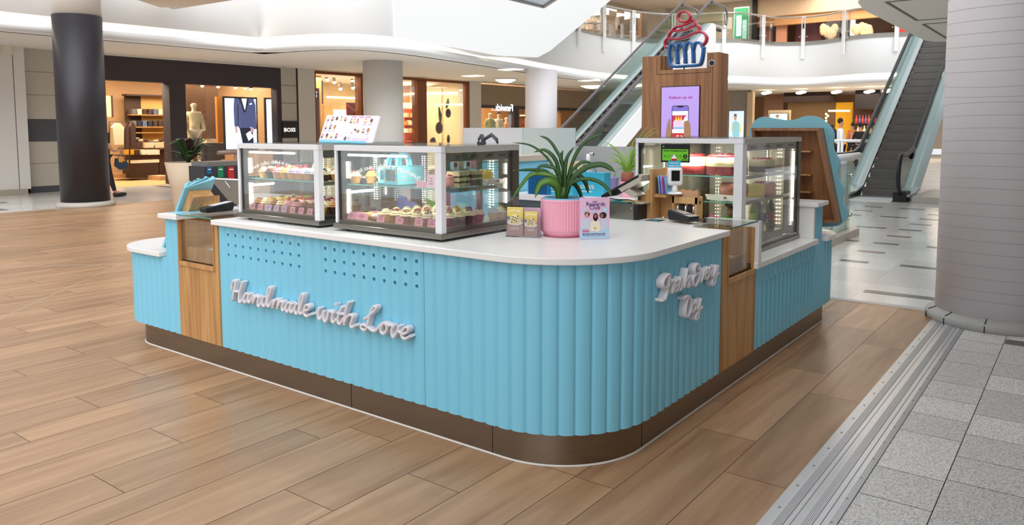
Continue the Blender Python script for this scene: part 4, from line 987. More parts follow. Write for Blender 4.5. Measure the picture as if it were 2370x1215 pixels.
# shelf cakes in the case by the plant
def round_cake(name, x, y, z, r, h, c1, c2, label, top=None, n=10, cat='cake', c3=None, group=None):
    t = thing(name, label, cat, (x, y, z), group); m = MB(); m.lathe([(r, 0), (r, h*.45)], (x, y, z), c1, 28); m.lathe([(r, h*.45), (r*1.0, h*.92), (r*.93, h)], (x, y, z), c2, 28, True); m.build('cake_body', t)
    if top:
        m = MB(); R = random.Random(int(x*999))
        for i in range(n): a = 2*pi*i/n; m.lathe([(r*.20, h*.98), (r*.16, h*1.12), (.001, h*1.32)], (x+r*.72*cos(a), y+r*.72*sin(a), z), top, 8)
        m.build('piped_top', t)
    if c3:
        m = MB(); R = random.Random(5)
        for i in range(16): a = R.random()*6.28; rr = r*.8*math.sqrt(R.random()); m.ball((x+rr*cos(a), y+rr*sin(a), z+h*1.05), r*.1, c3, 6, 5)
        m.build('topping', t)
    return t
CHO = cm('dark_cake', '4A3424', .7, noise=(90, .5)); PNK = cm('cake_pink', 'F0A8A0', .5)
round_cake('layer_cake', -1.215, .42, SH, .062, .075, CHO, CHO, 'dark crumb covered cake behind the pink cake on the shelf')
round_cake('layer_cake', -1.065, .30, SH, .058, .055, PNK, PNK, 'small pink cake with piped peaks and red berries, shelf corner', PNK, 9, c3=TP['raspberry'])
m = MB(); m.box((-1.17, .17, SH), (-1.10, .23, SH+.002), CARD); m.prism([(-1.155, .18, SH+.002), (-1.10, .18, SH+.002), (-1.09, .18, SH+.03), (-1.18, .18, SH+.035)], (0, .004, 0), CARD); tag(m.build('price_card'), 'pink folded card lying beside the gift boxes on the shelf', 'price card')
TUB = glassmat('tub_plastic', (.95, .95, .95)); CRM = cm('tub_cream', 'F3E4BE', .5); TCH = cm('tub_chocolate', '4A2417', .5)
for i, (y, lab) in enumerate(((.335, 'clear dessert tub with cream and chocolate layers beside the corner post'), (.435, 'clear dessert tub with dark chocolate layers behind the first tub'))):
    x = -1.015; t = thing('dessert_tub', lab, 'dessert', (x, y, SH), 'layered dessert tubs'); s_ = .042; m = MB()
    zs_ = [0, .018, .026, .046, .054, .076] if i == 0 else [0, .032, .040, .056, .066, .076]; cc = [CRM, TCH, CRM, TCH, CRM] if i == 0 else [TCH, CRM, TCH, CRM, CRM]
    for k in range(5): m.box((x-s_, y-s_, SH+zs_[k]+.001), (x+s_, y+s_, SH+zs_[k+1]+.001), cc[k])
    for k in range(6):
        a = y-s_+.014*k; m.ball((x+s_+.0002, a+.006, SH+.026+.028*(k % 2)), .008, TCH, 6, 5, (.05, 1.2, .8))
    m.build('layers', t); m = MB(); m.box((x-s_-.002, y-s_-.002, SH+.0005), (x+s_+.002, y+s_+.002, SH+.086), TUB); m.build('tub', t)
    m = MB(); m.box((x-s_-.003, y-s_-.003, SH+.086), (x+s_+.003, y+s_+.003, SH+.089), TUB); m.build('lid', t)
    for k, c in enumerate((cm('card_white', 'F4F0EE', .6), CARD if i else cm('card_buff', 'E2C9A4', .6))):
        m = MB(); m.box((x+.0, y-.045+.045*k, SH+.089), (x+.002, y-.002+.045*k, SH+.142), c)
        if k == 0: m.ball((x+.003, y-.024, SH+.112), .014, TCH, 8, 6, (.06, 1, 1))
        else: m.ball((x+.003, y+.012, SH+.10), .006, cm('card_dot', '4AA3E0', .5), 8, 6, (.06, 1, 1))
        tag(m.build('topper_card'), f'{"picture" if k == 0 else ("pink" if i else "buff")} card standing on the {"second" if i else "first"} dessert tub', 'price card')
t = round_cake('layer_cake', -1.03, .575, SH, .042, .06, cm('cake_yellow', 'F0D04A', .5), cm('cake_yellow', 'F0D04A', .5), 'small yellow cake with piped peaks near the rear of the shelf', cm('cake_yellow', 'F0D04A', .5), 8)
m = MB(); m.prism([(-.97, .50, SH), (-.97, .66, SH), (-.965, .69, SH+.022), (-.965, .52, SH+.03)], (-.06, 0, 0), cm('cake_board', 'F2ECE4', .5)); m.ball((-.964, .60, SH+.016), .012, cm('brand_dot', 'A4626A', .5), 8, 6, (.08, 1, .7)); tag(m.build('cake_board'), 'white open cake board leaning on the shelf behind the dessert tubs', 'cake board')

# ------------------------------------------------------------------ TALL CASE CONTENT
RC = cm('red_crumb_cake', '7C1C1E', .8, noise=(120, .5)); CW = cm('cake_cream', 'DCC79A', .6)
for i, (x, y, r) in enumerate(((-.545, 2.12, .112), (-.300, 2.14, .13))):
    t = round_cake('layer_cake', x, y, 1.206, r, .115, RC, CW, ('cream cake with red crumb base, left on the top shelf of the tall case', 'larger red crumb cake with cream band, right on the top shelf')[i], c3=TP['crumb_red'])
    m = MB(); m.lathe([(r*.97, .113), (r*.9, .125), (.01, .128)], (x, y, 1.206), RC, 28); m.build('crumb_top', t)
for i, (x, lab) in enumerate(((-.225, 'dark brown log cake on a white board, middle shelf of the tall case'),)):
    t = thing('log_cake', lab, 'cake', (x, 2.15, 1.046)); m = MB(); m.box((x-.12, 2.0, 1.046), (x+.10, 2.30, 1.050), cm('cake_board', 'F2ECE4')); m.prism([(x-.14, 1.985, 1.050), (x+.10, 1.985, 1.050), (x+.11, 1.975, 1.085), (x-.15, 1.975, 1.085)], (0, .004, 0), cm('cake_board', 'F2ECE4')); m.ball((x-.02, 1.978, 1.068), .012, cm('brand_dot', 'A4626A'), 8, 6, (1, .08, .6)); m.build('cake_board', t)
    m = MB(); m.tube([(x-.07, 2.06, 1.115), (x+.085, 2.06, 1.115)], .045, cm('log_chocolate', '7A4633', .6, bump=(80, .6)), 14); m.build('cake_body', t)
m = MB(); t = thing('novelty_cake', 'brown novelty cake with a green base and pink card, floor of the tall case', 'cake', (-.235, 2.1, .745))
zb = .905
m.lathe([(.07, .745), (.075, zb), (.06, zb+.01)], (-.235, 2.10, 0), cm('cake_stand_grey', '9B968C', .4, .6), 20); m.build('cake_stand', t)
m = MB(); m.lathe([(.072, 0), (.072, .022)], (-.235, 2.10, zb+.01), cm('grass_icing', '6FAE45', .7), 20); m.build('grass_icing', t)
m = MB(); m.ball((-.225, 2.09, zb+.065), .045, cm('novelty_brown', '6B4A2C', .7, bump=(90, .8)), 14, 10, (1.1, 1, .9)); m.ball((-.25, 2.06, zb+.115), .022, cm('novelty_brown', '6B4A2C'), 10, 8); m.ball((-.275, 2.04, zb+.112), .010, cm('novelty_cream', 'E3C9A0'), 8, 6); m.tube([(-.25, 2.06, zb+.13), (-.262, 2.06, zb+.155)], .005, cm('novelty_brown', '6B4A2C'), 6); m.build('cake_figure', t)
m = MB(); m.prism([(-.345, 2.0, zb+.005), (-.30, 2.0, zb+.0), (-.26, 2.0, zb+.03), (-.33, 2.0, zb+.045), (-.35, 2.0, zb+.055)], (0, .004, 0), cm('hot_pink', 'F0659A', .5)); tag(m.build('price_card'), 'hot pink shaped card before the brown novelty cake', 'price card')
# cakes seen through the side pane
for (x, y, z, r, c1, c2, tp, lab) in ((-.22, 2.56, 1.206, .085, CHO, CW, TP['raspberry'], 'chocolate drip cake topped with red berries, top shelf by the side pane'), (-.24, 2.86, 1.206, .07, cm('tart_gold', 'B98C50', .6), CW, None, 'cream topped tart at the far end of the top shelf'), (-.20, 2.36, 1.046, .07, cm('cake_yellow', 'F0D04A'), cm('cake_yellow', 'F0D04A'), None, 'yellow cake on the middle shelf by the side pane'), (-.20, 2.56, 1.046, .08, PNK, PNK, TP['raspberry'], 'pink cake with red topping on the middle shelf by the side pane')):
    round_cake('layer_cake', x, y, z, r, .085, c1, c2, lab, c3=tp)
# bottles
def bottle(x, y, z, body, cap, lb, label, h=.225):
    z += BZ; y += BY
    t = thing('bottle', label, 'bottle', (x, y, z), 'soft drink bottles in the tall case'); r = .030
    m = MB(); m.lathe([(r*.8, 0), (r, .01), (r, .05), (r*.93, .07), (r, .095), (r, .13), (r*.75, .165), (.012, .19), (.012, h)], (x, y, z), body, 20); m.build('bottle_body', t)
    m = MB(); m.lathe([(.0145, h-.004), (.0145, h+.014)], (x, y, z), cap, 14); m.build('cap', t)
    m = MB(); m.lathe([(r*1.012, .062), (r*1.012, .118)], (x, y, z), lb, 20, cap=False); m.build('bottle_label', t)
    return t
_b = at(1769, 534, 'x', -.165); BZ = _b.z-.749; BY = _b.y-2.345
m = MB(); m.box((-.30, _b.y-.08, .749), (-.115, _b.y+.22, _b.z-.002), mat('riser_steel', 'B9B4A8', .3, .7)); tag(m.build('bottle_riser'), 'low steel riser under the soft drink bottles in the tall case', 'shelf riser')
BG = mat('bottle_clear', 'D9DFC9', .08, trans=.85); BC = mat('cola_dark', '1C0F0B', .08, coat=1); NV = cm('label_navy', '2B3A6E', .4); RD = cm('cap_red', 'C9262B', .4)
t = bottle(-.165, 2.345, .749, BG, NV, NV, 'clear bottle with a navy blue label and navy cap, front of the group')
m = MB(); p = Vector((-.165, _b.y, _b.z)); 
for k, ch in enumerate('BELU'): 
    d = Vector((.85, -.52, 0)).normalized(); text(m, ch, p+d*.0312+Vector((0, 0, .062+.013*k)), (0, 0, 1), (-d.y*-1, -d.x, 0) if False else Vector((.52, .85, 0))*-1, .018, cm('card_white', 'F4F0EE'), 'l', .0004)
m.build('label_text', t)
bottle(-.235, 2.42, .749, BC, mat('cap_black', '1A1A1A', .4), mat('label_black', '161616', .4), 'dark cola bottle with a black label behind the clear one')
bottle(-.165, 2.47, .749, BC, RD, RD, 'dark cola bottle with a red cap and red label')
bottle(-.23, 2.33, .749, mat('bottle_green', 'A9C24A', .1, trans=.6), cm('card_white', 'F4F0EE'), cm('label_green', 'A9C94A'), 'pale green bottle left behind the navy labelled one', .19)
m = MB()
for k in range(9): m.tube([(-.20+.012*k, 2.60+.03*k, .752), (-.14+.008*k, 2.66+.03*k, .758)], .007, mat('foil', 'D9D9D6', .2, 1), 6)
tag(m.build('foil_wrappers'), 'silver wrapped bars lying on the floor of the tall case', 'wrappers', kind='stuff')

# ------------------------------------------------------------------ THINGS ON AND AROUND THE COUNTER
def frame_box(mb, o, u, v, w_, a, b, mt):
    """box in a local frame: origin o, axes u,v,w; a,b corners"""
    u, v, w_ = Vector(u), Vector(v), Vector(w_)
    M = Matrix(((u.x, v.x, w_.x, o[0]), (u.y, v.y, w_.y, o[1]), (u.z, v.z, w_.z, o[2]), (0, 0, 0, 1))); mb.box(a, b, mt, M); return M
def fr(o, u, v, w_):
    u, v, w_ = Vector(u).normalized(), Vector(v).normalized(), Vector(w_).normalized()
    return Matrix(((u.x, v.x, w_.x, o[0]), (u.y, v.y, w_.y, o[1]), (u.z, v.z, w_.z, o[2]), (0, 0, 0, 1)))
# menu board on the left case
BL = Vector((-2.32, .50, 1.4235)); BR = at(862, 333, 'y', .30); BR.z = 1.4235; TL = at(757, 266, 'y', .60); TR_ = at(880, 268, 'y', .40)
def bp(u, v, o=0.0):
    p = (BL*(1-u)+BR*u)*(1-v)+(TL*(1-u)+TR_*u)*v; n = (BR-BL).cross(TL-BL).normalized(); return p+n*o
t = thing('menu_board', 'slanted white menu board of small cupcake pictures standing on the left case', 'sign', BL)
m = MB(); pts = []
for (cu, cv, a0) in ((.03, .05, pi), (.97, .05, 1.5*pi), (.97, .95, 0), (.03, .95, .5*pi)):
    for k in range(5): a = a0+pi/2*k/4; pts.append(bp(cu+.03*cos(a), cv+.05*sin(a)))
nrm = (BR-BL).cross(TL-BL).normalized(); m.prism(pts, -nrm*.006, mat('board_white', 'E6E3EE', .35)); m.build('board', t)
m = MB(); LP = mat('menu_pink', 'F1AFCB', .6); LL = mat('menu_ink', 'B9A9CC', .6); L2 = mat('menu_pale_pink', 'F0CDE0', .6)
def bq(u0, v0, u1, v1, mt, o=.0006): m.quad([bp(u0, v0, o), bp(u1, v0, o), bp(u1, v1, o), bp(u0, v1, o)], mt)
def icon(u, v, s, c1, c2, c3=None):
    s *= 1.25
    m.quad([bp(u-.012*s, v, .0008), bp(u+.012*s, v, .0008), bp(u+.017*s, v+.06*s, .0008), bp(u-.017*s, v+.06*s, .0008)], c2)
    m.quad([bp(u+.020*s*cos(a), v+.085*s+.05*s*sin(a), .0009) for a in [2*pi*k/10 for k in range(10)]], c1)
    if c3: m.quad([bp(u+.008*s*cos(a), v+.125*s+.022*s*sin(a), .001) for a in [2*pi*k/8 for k in range(8)]], c3)
ic_ = [FR['cream'], FR['grey'], FR['pink'], FR['lilac'], FR['choc'], FR['caramel']]; ib = [WR['clear'], WR['brown'], WR['black'], WR['gold']]
R = random.Random(3)
for row, (v, n, u0, du) in enumerate(((.77, 5, .06, .085), (.46, 4, .06, .09), (.13, 4, .04, .095))):
    for k in range(n):
        u = u0+du*k; icon(u, v, 1, ic_[(k*2+row) % 6], ib[(k+row) % 4], [None, TP['raspberry'], None, WR['black']][(k+2*row) % 4])
        for q in range(2): bq(u-.03, v-.05-.035*q, u+.025-.01*q, v-.035-.035*q, LL)
for (u, v, a, b) in ((.52, .70, 1, 2), (.58, .70, 0, 3), (.64, .70, 2, 3), (.78, .72, 0, 3), (.88, .72, 4, 3), (.79, .34, 1, 1), (.87, .36, 5, 3)):
    icon(u, v, .95, ic_[a], ib[b], TP['raspberry'] if a != 4 else None)
    for q in range(2): bq(u-.03, v-.05-.035*q, u+.025-.01*q, v-.035-.035*q, LL)
for u in (.50, .64, .76): bq(u, .915, u+.10, .96, LP); bq(u+.02, .93, u+.08, .945, mat('menu_red_ink', 'D85C8C', .6))
bq(.48, .24, .60, .52, L2); 
for q in range(4): bq(.49, .30+.05*q, .56, .32+.05*q, LL)
for (u, v, c) in ((.60, .38, TP['raspberry']), (.64, .44, FR['choc']), (.66, .36, FR['cream']), (.70, .40, FR['hazel'])): m.quad([bp(u+.025*cos(a), v+.06*sin(a), .0012) for a in [2*pi*k/10 for k in range(10)]], c)
m.quad([bp(u, v, .001) for u, v in ((.59, .32), (.69, .24), (.72, .34), (.64, .40))], FR['cream'])
bq(.64, .05, .92, .21, L2); bq(.67, .14, .76, .16, LP); bq(.80, .12, .88, .15, LP)
m.quad([bp(.505+.022*cos(a), .13+.07*sin(a), .0012) for a in [2*pi*k/14 for k in range(14)]], mat('menu_badge', '5A2430', .5)); text(m, '2', bp(.505, .10, .0016), BR-BL, TL-BL, .022, mat('board_white', 'F6F4FA'), 'c')
for q in range(4): bq(.54, .10+.03*q, .60, .115+.03*q, LL)
m.build('printed_menu', t)
m = MB(); m.prism([bp(.04, -.03, .004), bp(.88, -.03, .004), bp(.88, .04, .004), bp(.04, .05, .004)], -nrm*.02, mat('holder_sky', '7ACBEA', .4)); m.build('board_holder', t)

# plant in the pink ribbed pot
PX, PY = -.592, .675
t = thing('potted_plant', 'strappy dark green plant in a ribbed pink pot on the white worktop', 'plant', (PX, PY, .951))
PP = mat('pot_pink', 'F0A9BC', .5)
m = MB(); n = 150
m.lathe([(.094, 0), (.108, .012), (.121, .030)], (PX, PY, .951), PP, n, cap=False); m.lathe([(.121, .030), (.1205, .182)], (PX, PY, .951), PP, n, False, lambda a, j: 1+(.0 if int(round(a/(2*pi)*n)) % 3 else -.026), cap=False)
m.lathe([(.1205, .182), (.119, .190), (.112, .190), (.110, .165)], (PX, PY, .951), PP, n, cap=False); m.quad([(PX+.11*cos(a), PY+.11*sin(a), .951+.001) for a in [2*pi*k/24 for k in range(24)]], PP); m.build('pot', t)
m = MB(); m.lathe([(.106, .14), (.109, .197), (.104, .197), (.101, .175)], (PX, PY, .951), mat('inner_pot_blue', '7FB9DA', .4), 40, cap=False); m.build('inner_pot', t)
m = MB(); m.lathe([(.101, .165), (.101, .178), (.05, .184), (.001, .184)], (PX, PY, .951), mat('soil', '3A2A22', .9, bump=(60, .8)), 24, cap=False); m.build('soil', t)
LF = mat('leaf_green', '35592A', .38, noise=(7, .35)); LF2 = mat('leaf_green_light', '587F34', .4, noise=(9, .3)); LTIP = mat('leaf_tip_orange', 'D98A3A', .5)
leaves = [('A', [(905, 705), (890, 520), (790, 330), (640, 215), (475, 190)], .0075, .10, LF), ('B', [(900, 700), (895, 480), (850, 330), (760, 255), (665, 275)], .012, -.06, LF), ('C', [(910, 700), (920, 400), (860, 250), (790, 160), (715, 130)], .0095, .08, LF),
 ('D', [(925, 700), (935, 450), (905, 330), (925, 255)], .014, .06, LF), ('E', [(940, 700), (940, 450), (960, 320), (1025, 225)], .013, .05, LF), ('F', [(930, 700), (980, 450), (1050, 270), (1150, 160), (1275, 115)], .012, .12, LF),
 ('G', [(950, 690), (970, 500), (1060, 380), (1130, 360), (1190, 385)], .011, .08, LF), ('H', [(940, 690), (1000, 520), (1130, 410), (1270, 385), (1385, 450)], .020, -.05, LF), ('I', [(950, 690), (990, 560), (1100, 510), (1230, 530), (1320, 600), (1350, 665)], .012, -.10, LF),
 ('J', [(935, 690), (1000, 500), (1060, 480), (1120, 540), (1145, 640)], .016, .10, LF), ('K', [(930, 690), (960, 560), (1030, 560), (1080, 650), (1100, 750)], .013, .12, LF), ('L', [(890, 690), (870, 560), (790, 460), (700, 430), (490, 435)], .014, -.02, LF),
 ('M', [(895, 690), (860, 520), (780, 470), (650, 470), (560, 560), (475, 690)], .015, -.12, LF2), ('N', [(895, 690), (880, 450), (800, 400), (720, 400), (680, 455)], .012, -.08, LF), ('O', [(890, 700), (870, 580), (800, 530), (720, 560), (680, 670)], .026, -.12, LF2)]
for nm, pts, wd, dy, mt in leaves:
    m = MB(); P = []
    for i, (x, y) in enumerate(pts):
        u = i/(len(pts)-1); P.append(at(1060+x/3.798, 280+y/3.798, 'y', PY+dy*u))
    P = catmull(P, 6); N = len(P); W_ = [wd*.66*(.55+.75*sin(pi*min(1, (.15+.80*i/(N-1)))))*(1 if i < N-3 else (N-1-i)/3+.05) for i in range(N)]
    leaf(m, P, W_, mt, (.2, -1, .5), .08); m.build('leaf', t)
    if nm in 'LMO': m = MB(); m.ball(P[-1], .004, LTIP, 8, 6, (1.3, .3, .7)); m.build('leaf_tip', t)
m = MB(); m.tube([(PX, PY, 1.12), (PX, PY, 1.20)], [.022, .014], LF, 10); m.build('stem', t)

# acrylic leaflet stand
A = Vector((-.795, .445, .951)); D = Vector((.168, .062, 0)); u = D.normalized(); nb = Vector((-u.y, u.x, 0)); F = fr(A, u, nb, (0, 0, 1)); L = D.length
t = thing('leaflet_holder', 'clear acrylic holder with two yellow cake leaflets beside the pink pot', 'leaflet holder', A)
m = MB(); AC = glassmat('acrylic', (.965, .96, .985), .1)
m.box((0, .05, 0), (L, .053, .205), AC, F); m.box((0, 0, 0), (L, .003, .105), AC, F); m.box((0, 0, 0), (L, .053, .004), AC, F); m.box((0, 0, 0), (.003, .05, .11), AC, F); m.box((L-.003, 0, 0), (L, .05, .11), AC, F); m.build('holder', t)
m = MB(); m.box((.004, .030, .004), (L-.004, .033, .150), mat('leaflet_lilac', 'C9A9C0', .5), F); m.build('rear_leaflet', t)
YL = mat('leaflet_yellow', 'E6CD6E', .5); TAN = mat('leaflet_tan', 'B9998A', .5); CAKE = mat('leaflet_cake', 'F0E2A0', .5)
def cake_leaflet(x0, w_, h, y, nm):
    o = MB(); o.box((x0, y, .004), (x0+w_, y+.002, h), YL, F); o.build(nm, t)
    o = MB(); yy = y-.0006
    def q(a, b, c, d, mt, e=0): o.box((x0+a*w_, yy-e, .004+b*(h-.004)), (x0+c*w_, yy-e+.0004, .004+d*(h-.004)), mt, F)
    q(0, 0, 1, .42, TAN); q(.0, .38, 1, .62, mat('leaflet_pale', 'D9D2C8', .5))
    def el(cu, cv, ru, rv, mt, e): o.prism([F @ Vector((x0+(cu+ru*cos(a))*w_, yy-e, .004+(cv+rv*sin(a))*(h-.004))) for a in [2*pi*k/16 for k in range(16)]], F.to_3x3() @ Vector((0, .0003, 0)), mt)
    el(.5, .46, .46, .09, mat('plate_white', 'F1EFE4', .4), .0006); el(.5, .50, .36, .09, CAKE, .001); el(.5, .60, .28, .09, CAKE, .0014); el(.5, .70, .2, .06, CAKE, .0018)
    for k in range(8): el(.3+.42*((k*37) % 10)/10, .48+.03*k, .04, .022, mat('berry_dark', '23253A'), .0022)
    el(.08, .62, .10, .06, mat('oven_glove', '6C7F98', .5), .0010); el(.95, .55, .07, .07, mat('skin_tone', 'D89A7C', .5), .0010)
    text(o, "LOLA'S", F @ Vector((x0+w_*.5, yy-.002, .004+.22*h)), u, (0, 0, 1), .016, mat('card_white', 'F4F0EE'), 'c', .0003, width=w_*.5)
    for k in range(9): q(.14+.08*k, .84+.03*sin(pi*k/8), .20+.08*k, .875+.03*sin(pi*k/8), mat('card_white', 'F4F0EE'), .0006)
    o.build(nm+'_print', t)
cake_leaflet(.004, .084, .152, .012, 'left_leaflet'); cake_leaflet(.096, .068, .132, .012, 'right_leaflet')

# club card
A = Vector((-.440, .585, .951)); D = Vector((.108, .107, 0)); u = D.normalized(); nb = Vector((-u.y, u.x, 0)); L = D.length; F = fr(A, u, nb, (0, 0, 1))
t = thing('table_card', 'pink and blue Rewards Club card with three people, standing right of the pot', 'sign', A)
CP = mat('club_pink', 'EDBFDD', .45); CB = mat('club_blue', 'B9D6EE', .45); CI = mat('club_ink', '46307A', .5); h = .208
m = MB(); m.box((0, .0, 0), (L, .003, h), CP, F); m.box((L*.2, .003, 0), (L*.8, .05, .003), AC, F); m.build('card', t)
m = MB(); e = -.0006
def pol(pts, mt, e): m.prism([F @ Vector((x*L, e, z*h)) for x, z in pts], F.to_3x3() @ Vector((0, .0004, 0)), mt)
def ell(cu, cv, ru, rv, mt, e, n=18): pol([(cu+ru*cos(2*pi*k/n), cv+rv*sin(2*pi*k/n)) for k in range(n)], mt, e)
pol([(.01, .005), (.99, .005), (.99, .30), (.85, .25), (.7, .19), (.55, .175), (.4, .19), (.25, .23), (.01, .25)], CB, -.0008)
WT = mat('card_white', 'F4F0EE'); HR = mat('hair_black', '17131A', .6); SK = mat('skin_brown', 'A9664A', .5); SK2 = mat('skin_tone', 'D89A7C')
pol([(.02, .25), (.05, .45), (.16, .52), (.30, .50), (.38, .40), (.40, .24)], mat('shirt_grey', 'CFD3E4', .5), -.0010); pol([(.33, .2), (.38, .42), (.48, .47), (.60, .46), (.68, .40), (.71, .2)], mat('shirt_cream', 'EDE4CB', .5), -.0012); pol([(.70, .2), (.70, .45), (.78, .52), (.88, .48), (.95, .35), (.93, .27)], mat('shirt_grey', 'CFD3E4'), -.0010)
ell(.25, .60, .085, .065, HR, -.0014); ell(.24, .575, .055, .055, SK2, -.0018); ell(.53, .53, .085, .10, HR, -.0014); ell(.53, .555, .048, .048, SK, -.0018); ell(.78, .57, .12, .075, HR, -.0014); ell(.74, .56, .05, .052, SK, -.0018)
pol([(.22, .64), (.30, .64), (.26, .71)], mat('menu_gold', 'E2B86A', .5), -.002)
ell(.17, .69, .05, .035, mat('balloon_blue', 'A9D8E6', .5), -.001); ell(.47, .645, .06, .035, mat('balloon_blue', 'A9D8E6'), -.001); ell(.40, .62, .04, .03, mat('menu_pink', 'F1AFCB'), -.001)
ell(.85, .70, .095, .065, mat('badge_blue', 'A5CCE8', .5), -.001); ell(.85, .70, .065, .045, mat('badge_pale', 'CFE2F2', .5), -.0013); ell(.85, .70, .012, .008, CI, -.0016)
ell(.52, .26, .05, .03, mat('menu_gold', 'E2B86A'), -.002); ell(.45, .21, .06, .025, WT, -.002); ell(.58, .20, .06, .025, WT, -.002)
for k in range(26): ell(.06+.88*((k*61) % 97)/97, .62+.36*((k*37) % 89)/89, .008, .006, mat('confetti', 'B78CC0', .6) if k % 2 else mat('balloon_blue', 'A9D8E6'), -.0009, 6)
def tx(s, x, z, wd, sz, mt, bold=.0003): text(m, s, F @ Vector((x*L, -.0022, z*h)), u, (0, 0, 1), sz, mt, 'c', bold, width=wd*L)
tx("LOLA'S", .50, .885, .16, .01, CI); tx('Rewards', .53, .80, .62, .028, CI, .0002); tx('Club', .50, .715, .36, .028, CI, .0002)
tx('Earn points every time you shop', .48, .115, .76, .01, CI); tx('Unlock bigger perks as you climb the tiers', .48, .078, .76, .008, CI, 0)
pol([(.08, .16), (.33, .16), (.33, .215), (.08, .215)], CP, -.0010); tx('FREE CUPCAKE', .205, .192, .22, .008, mat('menu_red_ink', 'D85C8C')); tx('ON SIGN UP', .205, .168, .18, .008, mat('menu_red_ink', 'D85C8C'))
m.build('printed_card', t)

# card readers
CRB = mat('reader_black', '222226', .4)
def reader(name, a, b, w_, label, paper):
    a = Vector(a); b = Vector(b); u = (b-a).normalized(); v = Vector((-u.y, u.x, 0)); F = fr(a, u, v, (0, 0, 1)); L = (b-a).length
    t = thing(name, label, 'card reader', a)
    m = MB(); m.prism([F @ Vector((x*L, -w_/2, z)) for x, z in ((.06, 0), (.94, 0), (1, .03), (.98, .058), (.3, .040), (.02, .034), (0, .024))], F.to_3x3() @ Vector((0, w_, 0)), CRB); m.build('reader_body', t, .006)
    m = MB(); m.prism([F @ Vector((x*L, -w_*.38, z)) for x, z in ((.30, .041), (.95, .0585), (.95, .060), (.30, .043))], F.to_3x3() @ Vector((0, w_*.76, 0)), paper); m.build('screen', t)
    return t, F, L
reader('card_reader', at(468, 493, 'z', .962), at(535, 486, 'z', .962), .075, 'black card reader with a pale top on the left glass shelf', mat('reader_pale', 'D9DCE2', .35))
t, F, L = reader('card_reader', (-.235, 1.50, .962), (-.40, 1.56, .962), .085, 'black card reader lying on the right glass shelf with its cable', mat('reader_grey', '4A4442', .5))
m = MB(); m.tube(catmull([(-.40, 1.56, .98), (-.43, 1.60, 1.0), (-.44, 1.62, .99)], 4), .003, BLACK, 6); m.build('cable', t)
# cash drawer, tilted till screen
t = thing('cash_drawer', 'brushed steel cash drawer on the worktop behind the club card', 'cash drawer', (-.8, 1.5, .951))
m = MB(); m.box((-.97, 1.475, .951), (-.615, 1.69, 1.040), STEEL2); m.build('drawer_body', t); m = MB(); m.box((-.615, 1.475, .951), (-.59, 1.69, 1.045), BLACK); m.box((-.975, 1.47, 1.040), (-.588, 1.69, 1.047), mat('worn_steel', '6F675E', .4, .8)); m.build('drawer_lid', t)
m = MB(); m.lathe([(.004, 0), (.004, .003)], (0, 0, 0), CHROME, 8); 
m = MB(); m.ball((-.63, 1.474, 1.02), .004, CHROME, 8, 6); m.build('screw', t)
m = MB(); m.box((-.78, 1.50, 1.0475), (-.64, 1.62, 1.054), mat('teal_paper', '2B8F9C', .5)); m.box((-.72, 1.52, 1.054), (-.61, 1.60, 1.057), mat('leaflet_yellow', 'E6CD6E')); tag(m.build('papers'), 'teal and yellow papers under the till screen on the cash drawer', 'papers')
t = thing('till_screen', 'tilted black till tablet on a white swivel arm above the cash drawer', 'till', (-.75, 1.55, 1.06))
m = MB(); a = at(1393, 457, 'y', 1.50); b = at(1478, 410, 'y', 1.50); d = (b-a); nn = Vector((-d.z, 0, d.x)).normalized()
m.prism([a, b, b+nn*.014, a+nn*.014], (0, .20, 0), BLACK); m.build('tablet', t)
m = MB(); m.prism([a+nn*.0145+d*.04+Vector((0, .008, 0)), b+nn*.0145-d*.04+Vector((0, .008, 0)), b+nn*.0155-d*.04+Vector((0, .008, 0)), a+nn*.0155+d*.04+Vector((0, .008, 0))], (0, .184, 0), mat('tablet_glass', '8C9499', .08)); m.build('screen_glass', t)
m = MB(); WS = mat('stand_white', 'B5AEA2', .4); m.prism([a+d*.45-nn*.002, b-nn*.001, b+d*.03+nn*.015, b+d*.08, b-nn*.03, a+d*.5-nn*.035], (0, .16, 0), WS); m.prism([a+d*.52-nn*.03, a+d*.68-nn*.03, a+d*.78-nn*.09+Vector((.01, 0, -.0)), a+d*.66-nn*.09+Vector((.01, 0, 0))], (0, .10, 0), WS); m.build('swivel_arm', t)
m = MB(); c = a+d*.8-nn*.09; m.box((c.x-.06, 1.50, 1.047), (c.x+.04, 1.62, 1.055), WS); m.build('stand_foot', t)
m = MB(); m.tube(catmull([a+d*.1+Vector((0, .0, -.01)), a+d*.45+Vector((0, -.02, -.065)), (-.63, 1.47, 1.07), (-.60, 1.47, 1.04)], 5), .0028, BLACK, 6); m.build('cable', t)
# oak shelf unit by the till
t = thing('counter_shelf', 'oak counter shelf with slanted wing standing right of the cash drawer', 'shelf', (-.57, 1.62, .951))
m = MB(); m.box((-.575, 1.60, .951), (-.553, 1.93, 1.252), OAK); m.build('side_panel', t)
m = MB(); m.prism([(-.640, 1.60, .951), (-.575, 1.60, .951), (-.575, 1.60, 1.135), (-.640, 1.60, 1.062)], (0, .02, 0), OAK); m.build('wing', t)
m = MB(); m.box((-.553, 1.62, 1.082), (-.475, 1.93, 1.100), OAK); m.build('shelf_board', t); m = MB(); m.box((-.553, 1.72, .951), (-.47, 1.735, 1.082), OAK); m.build('lower_panel', t)
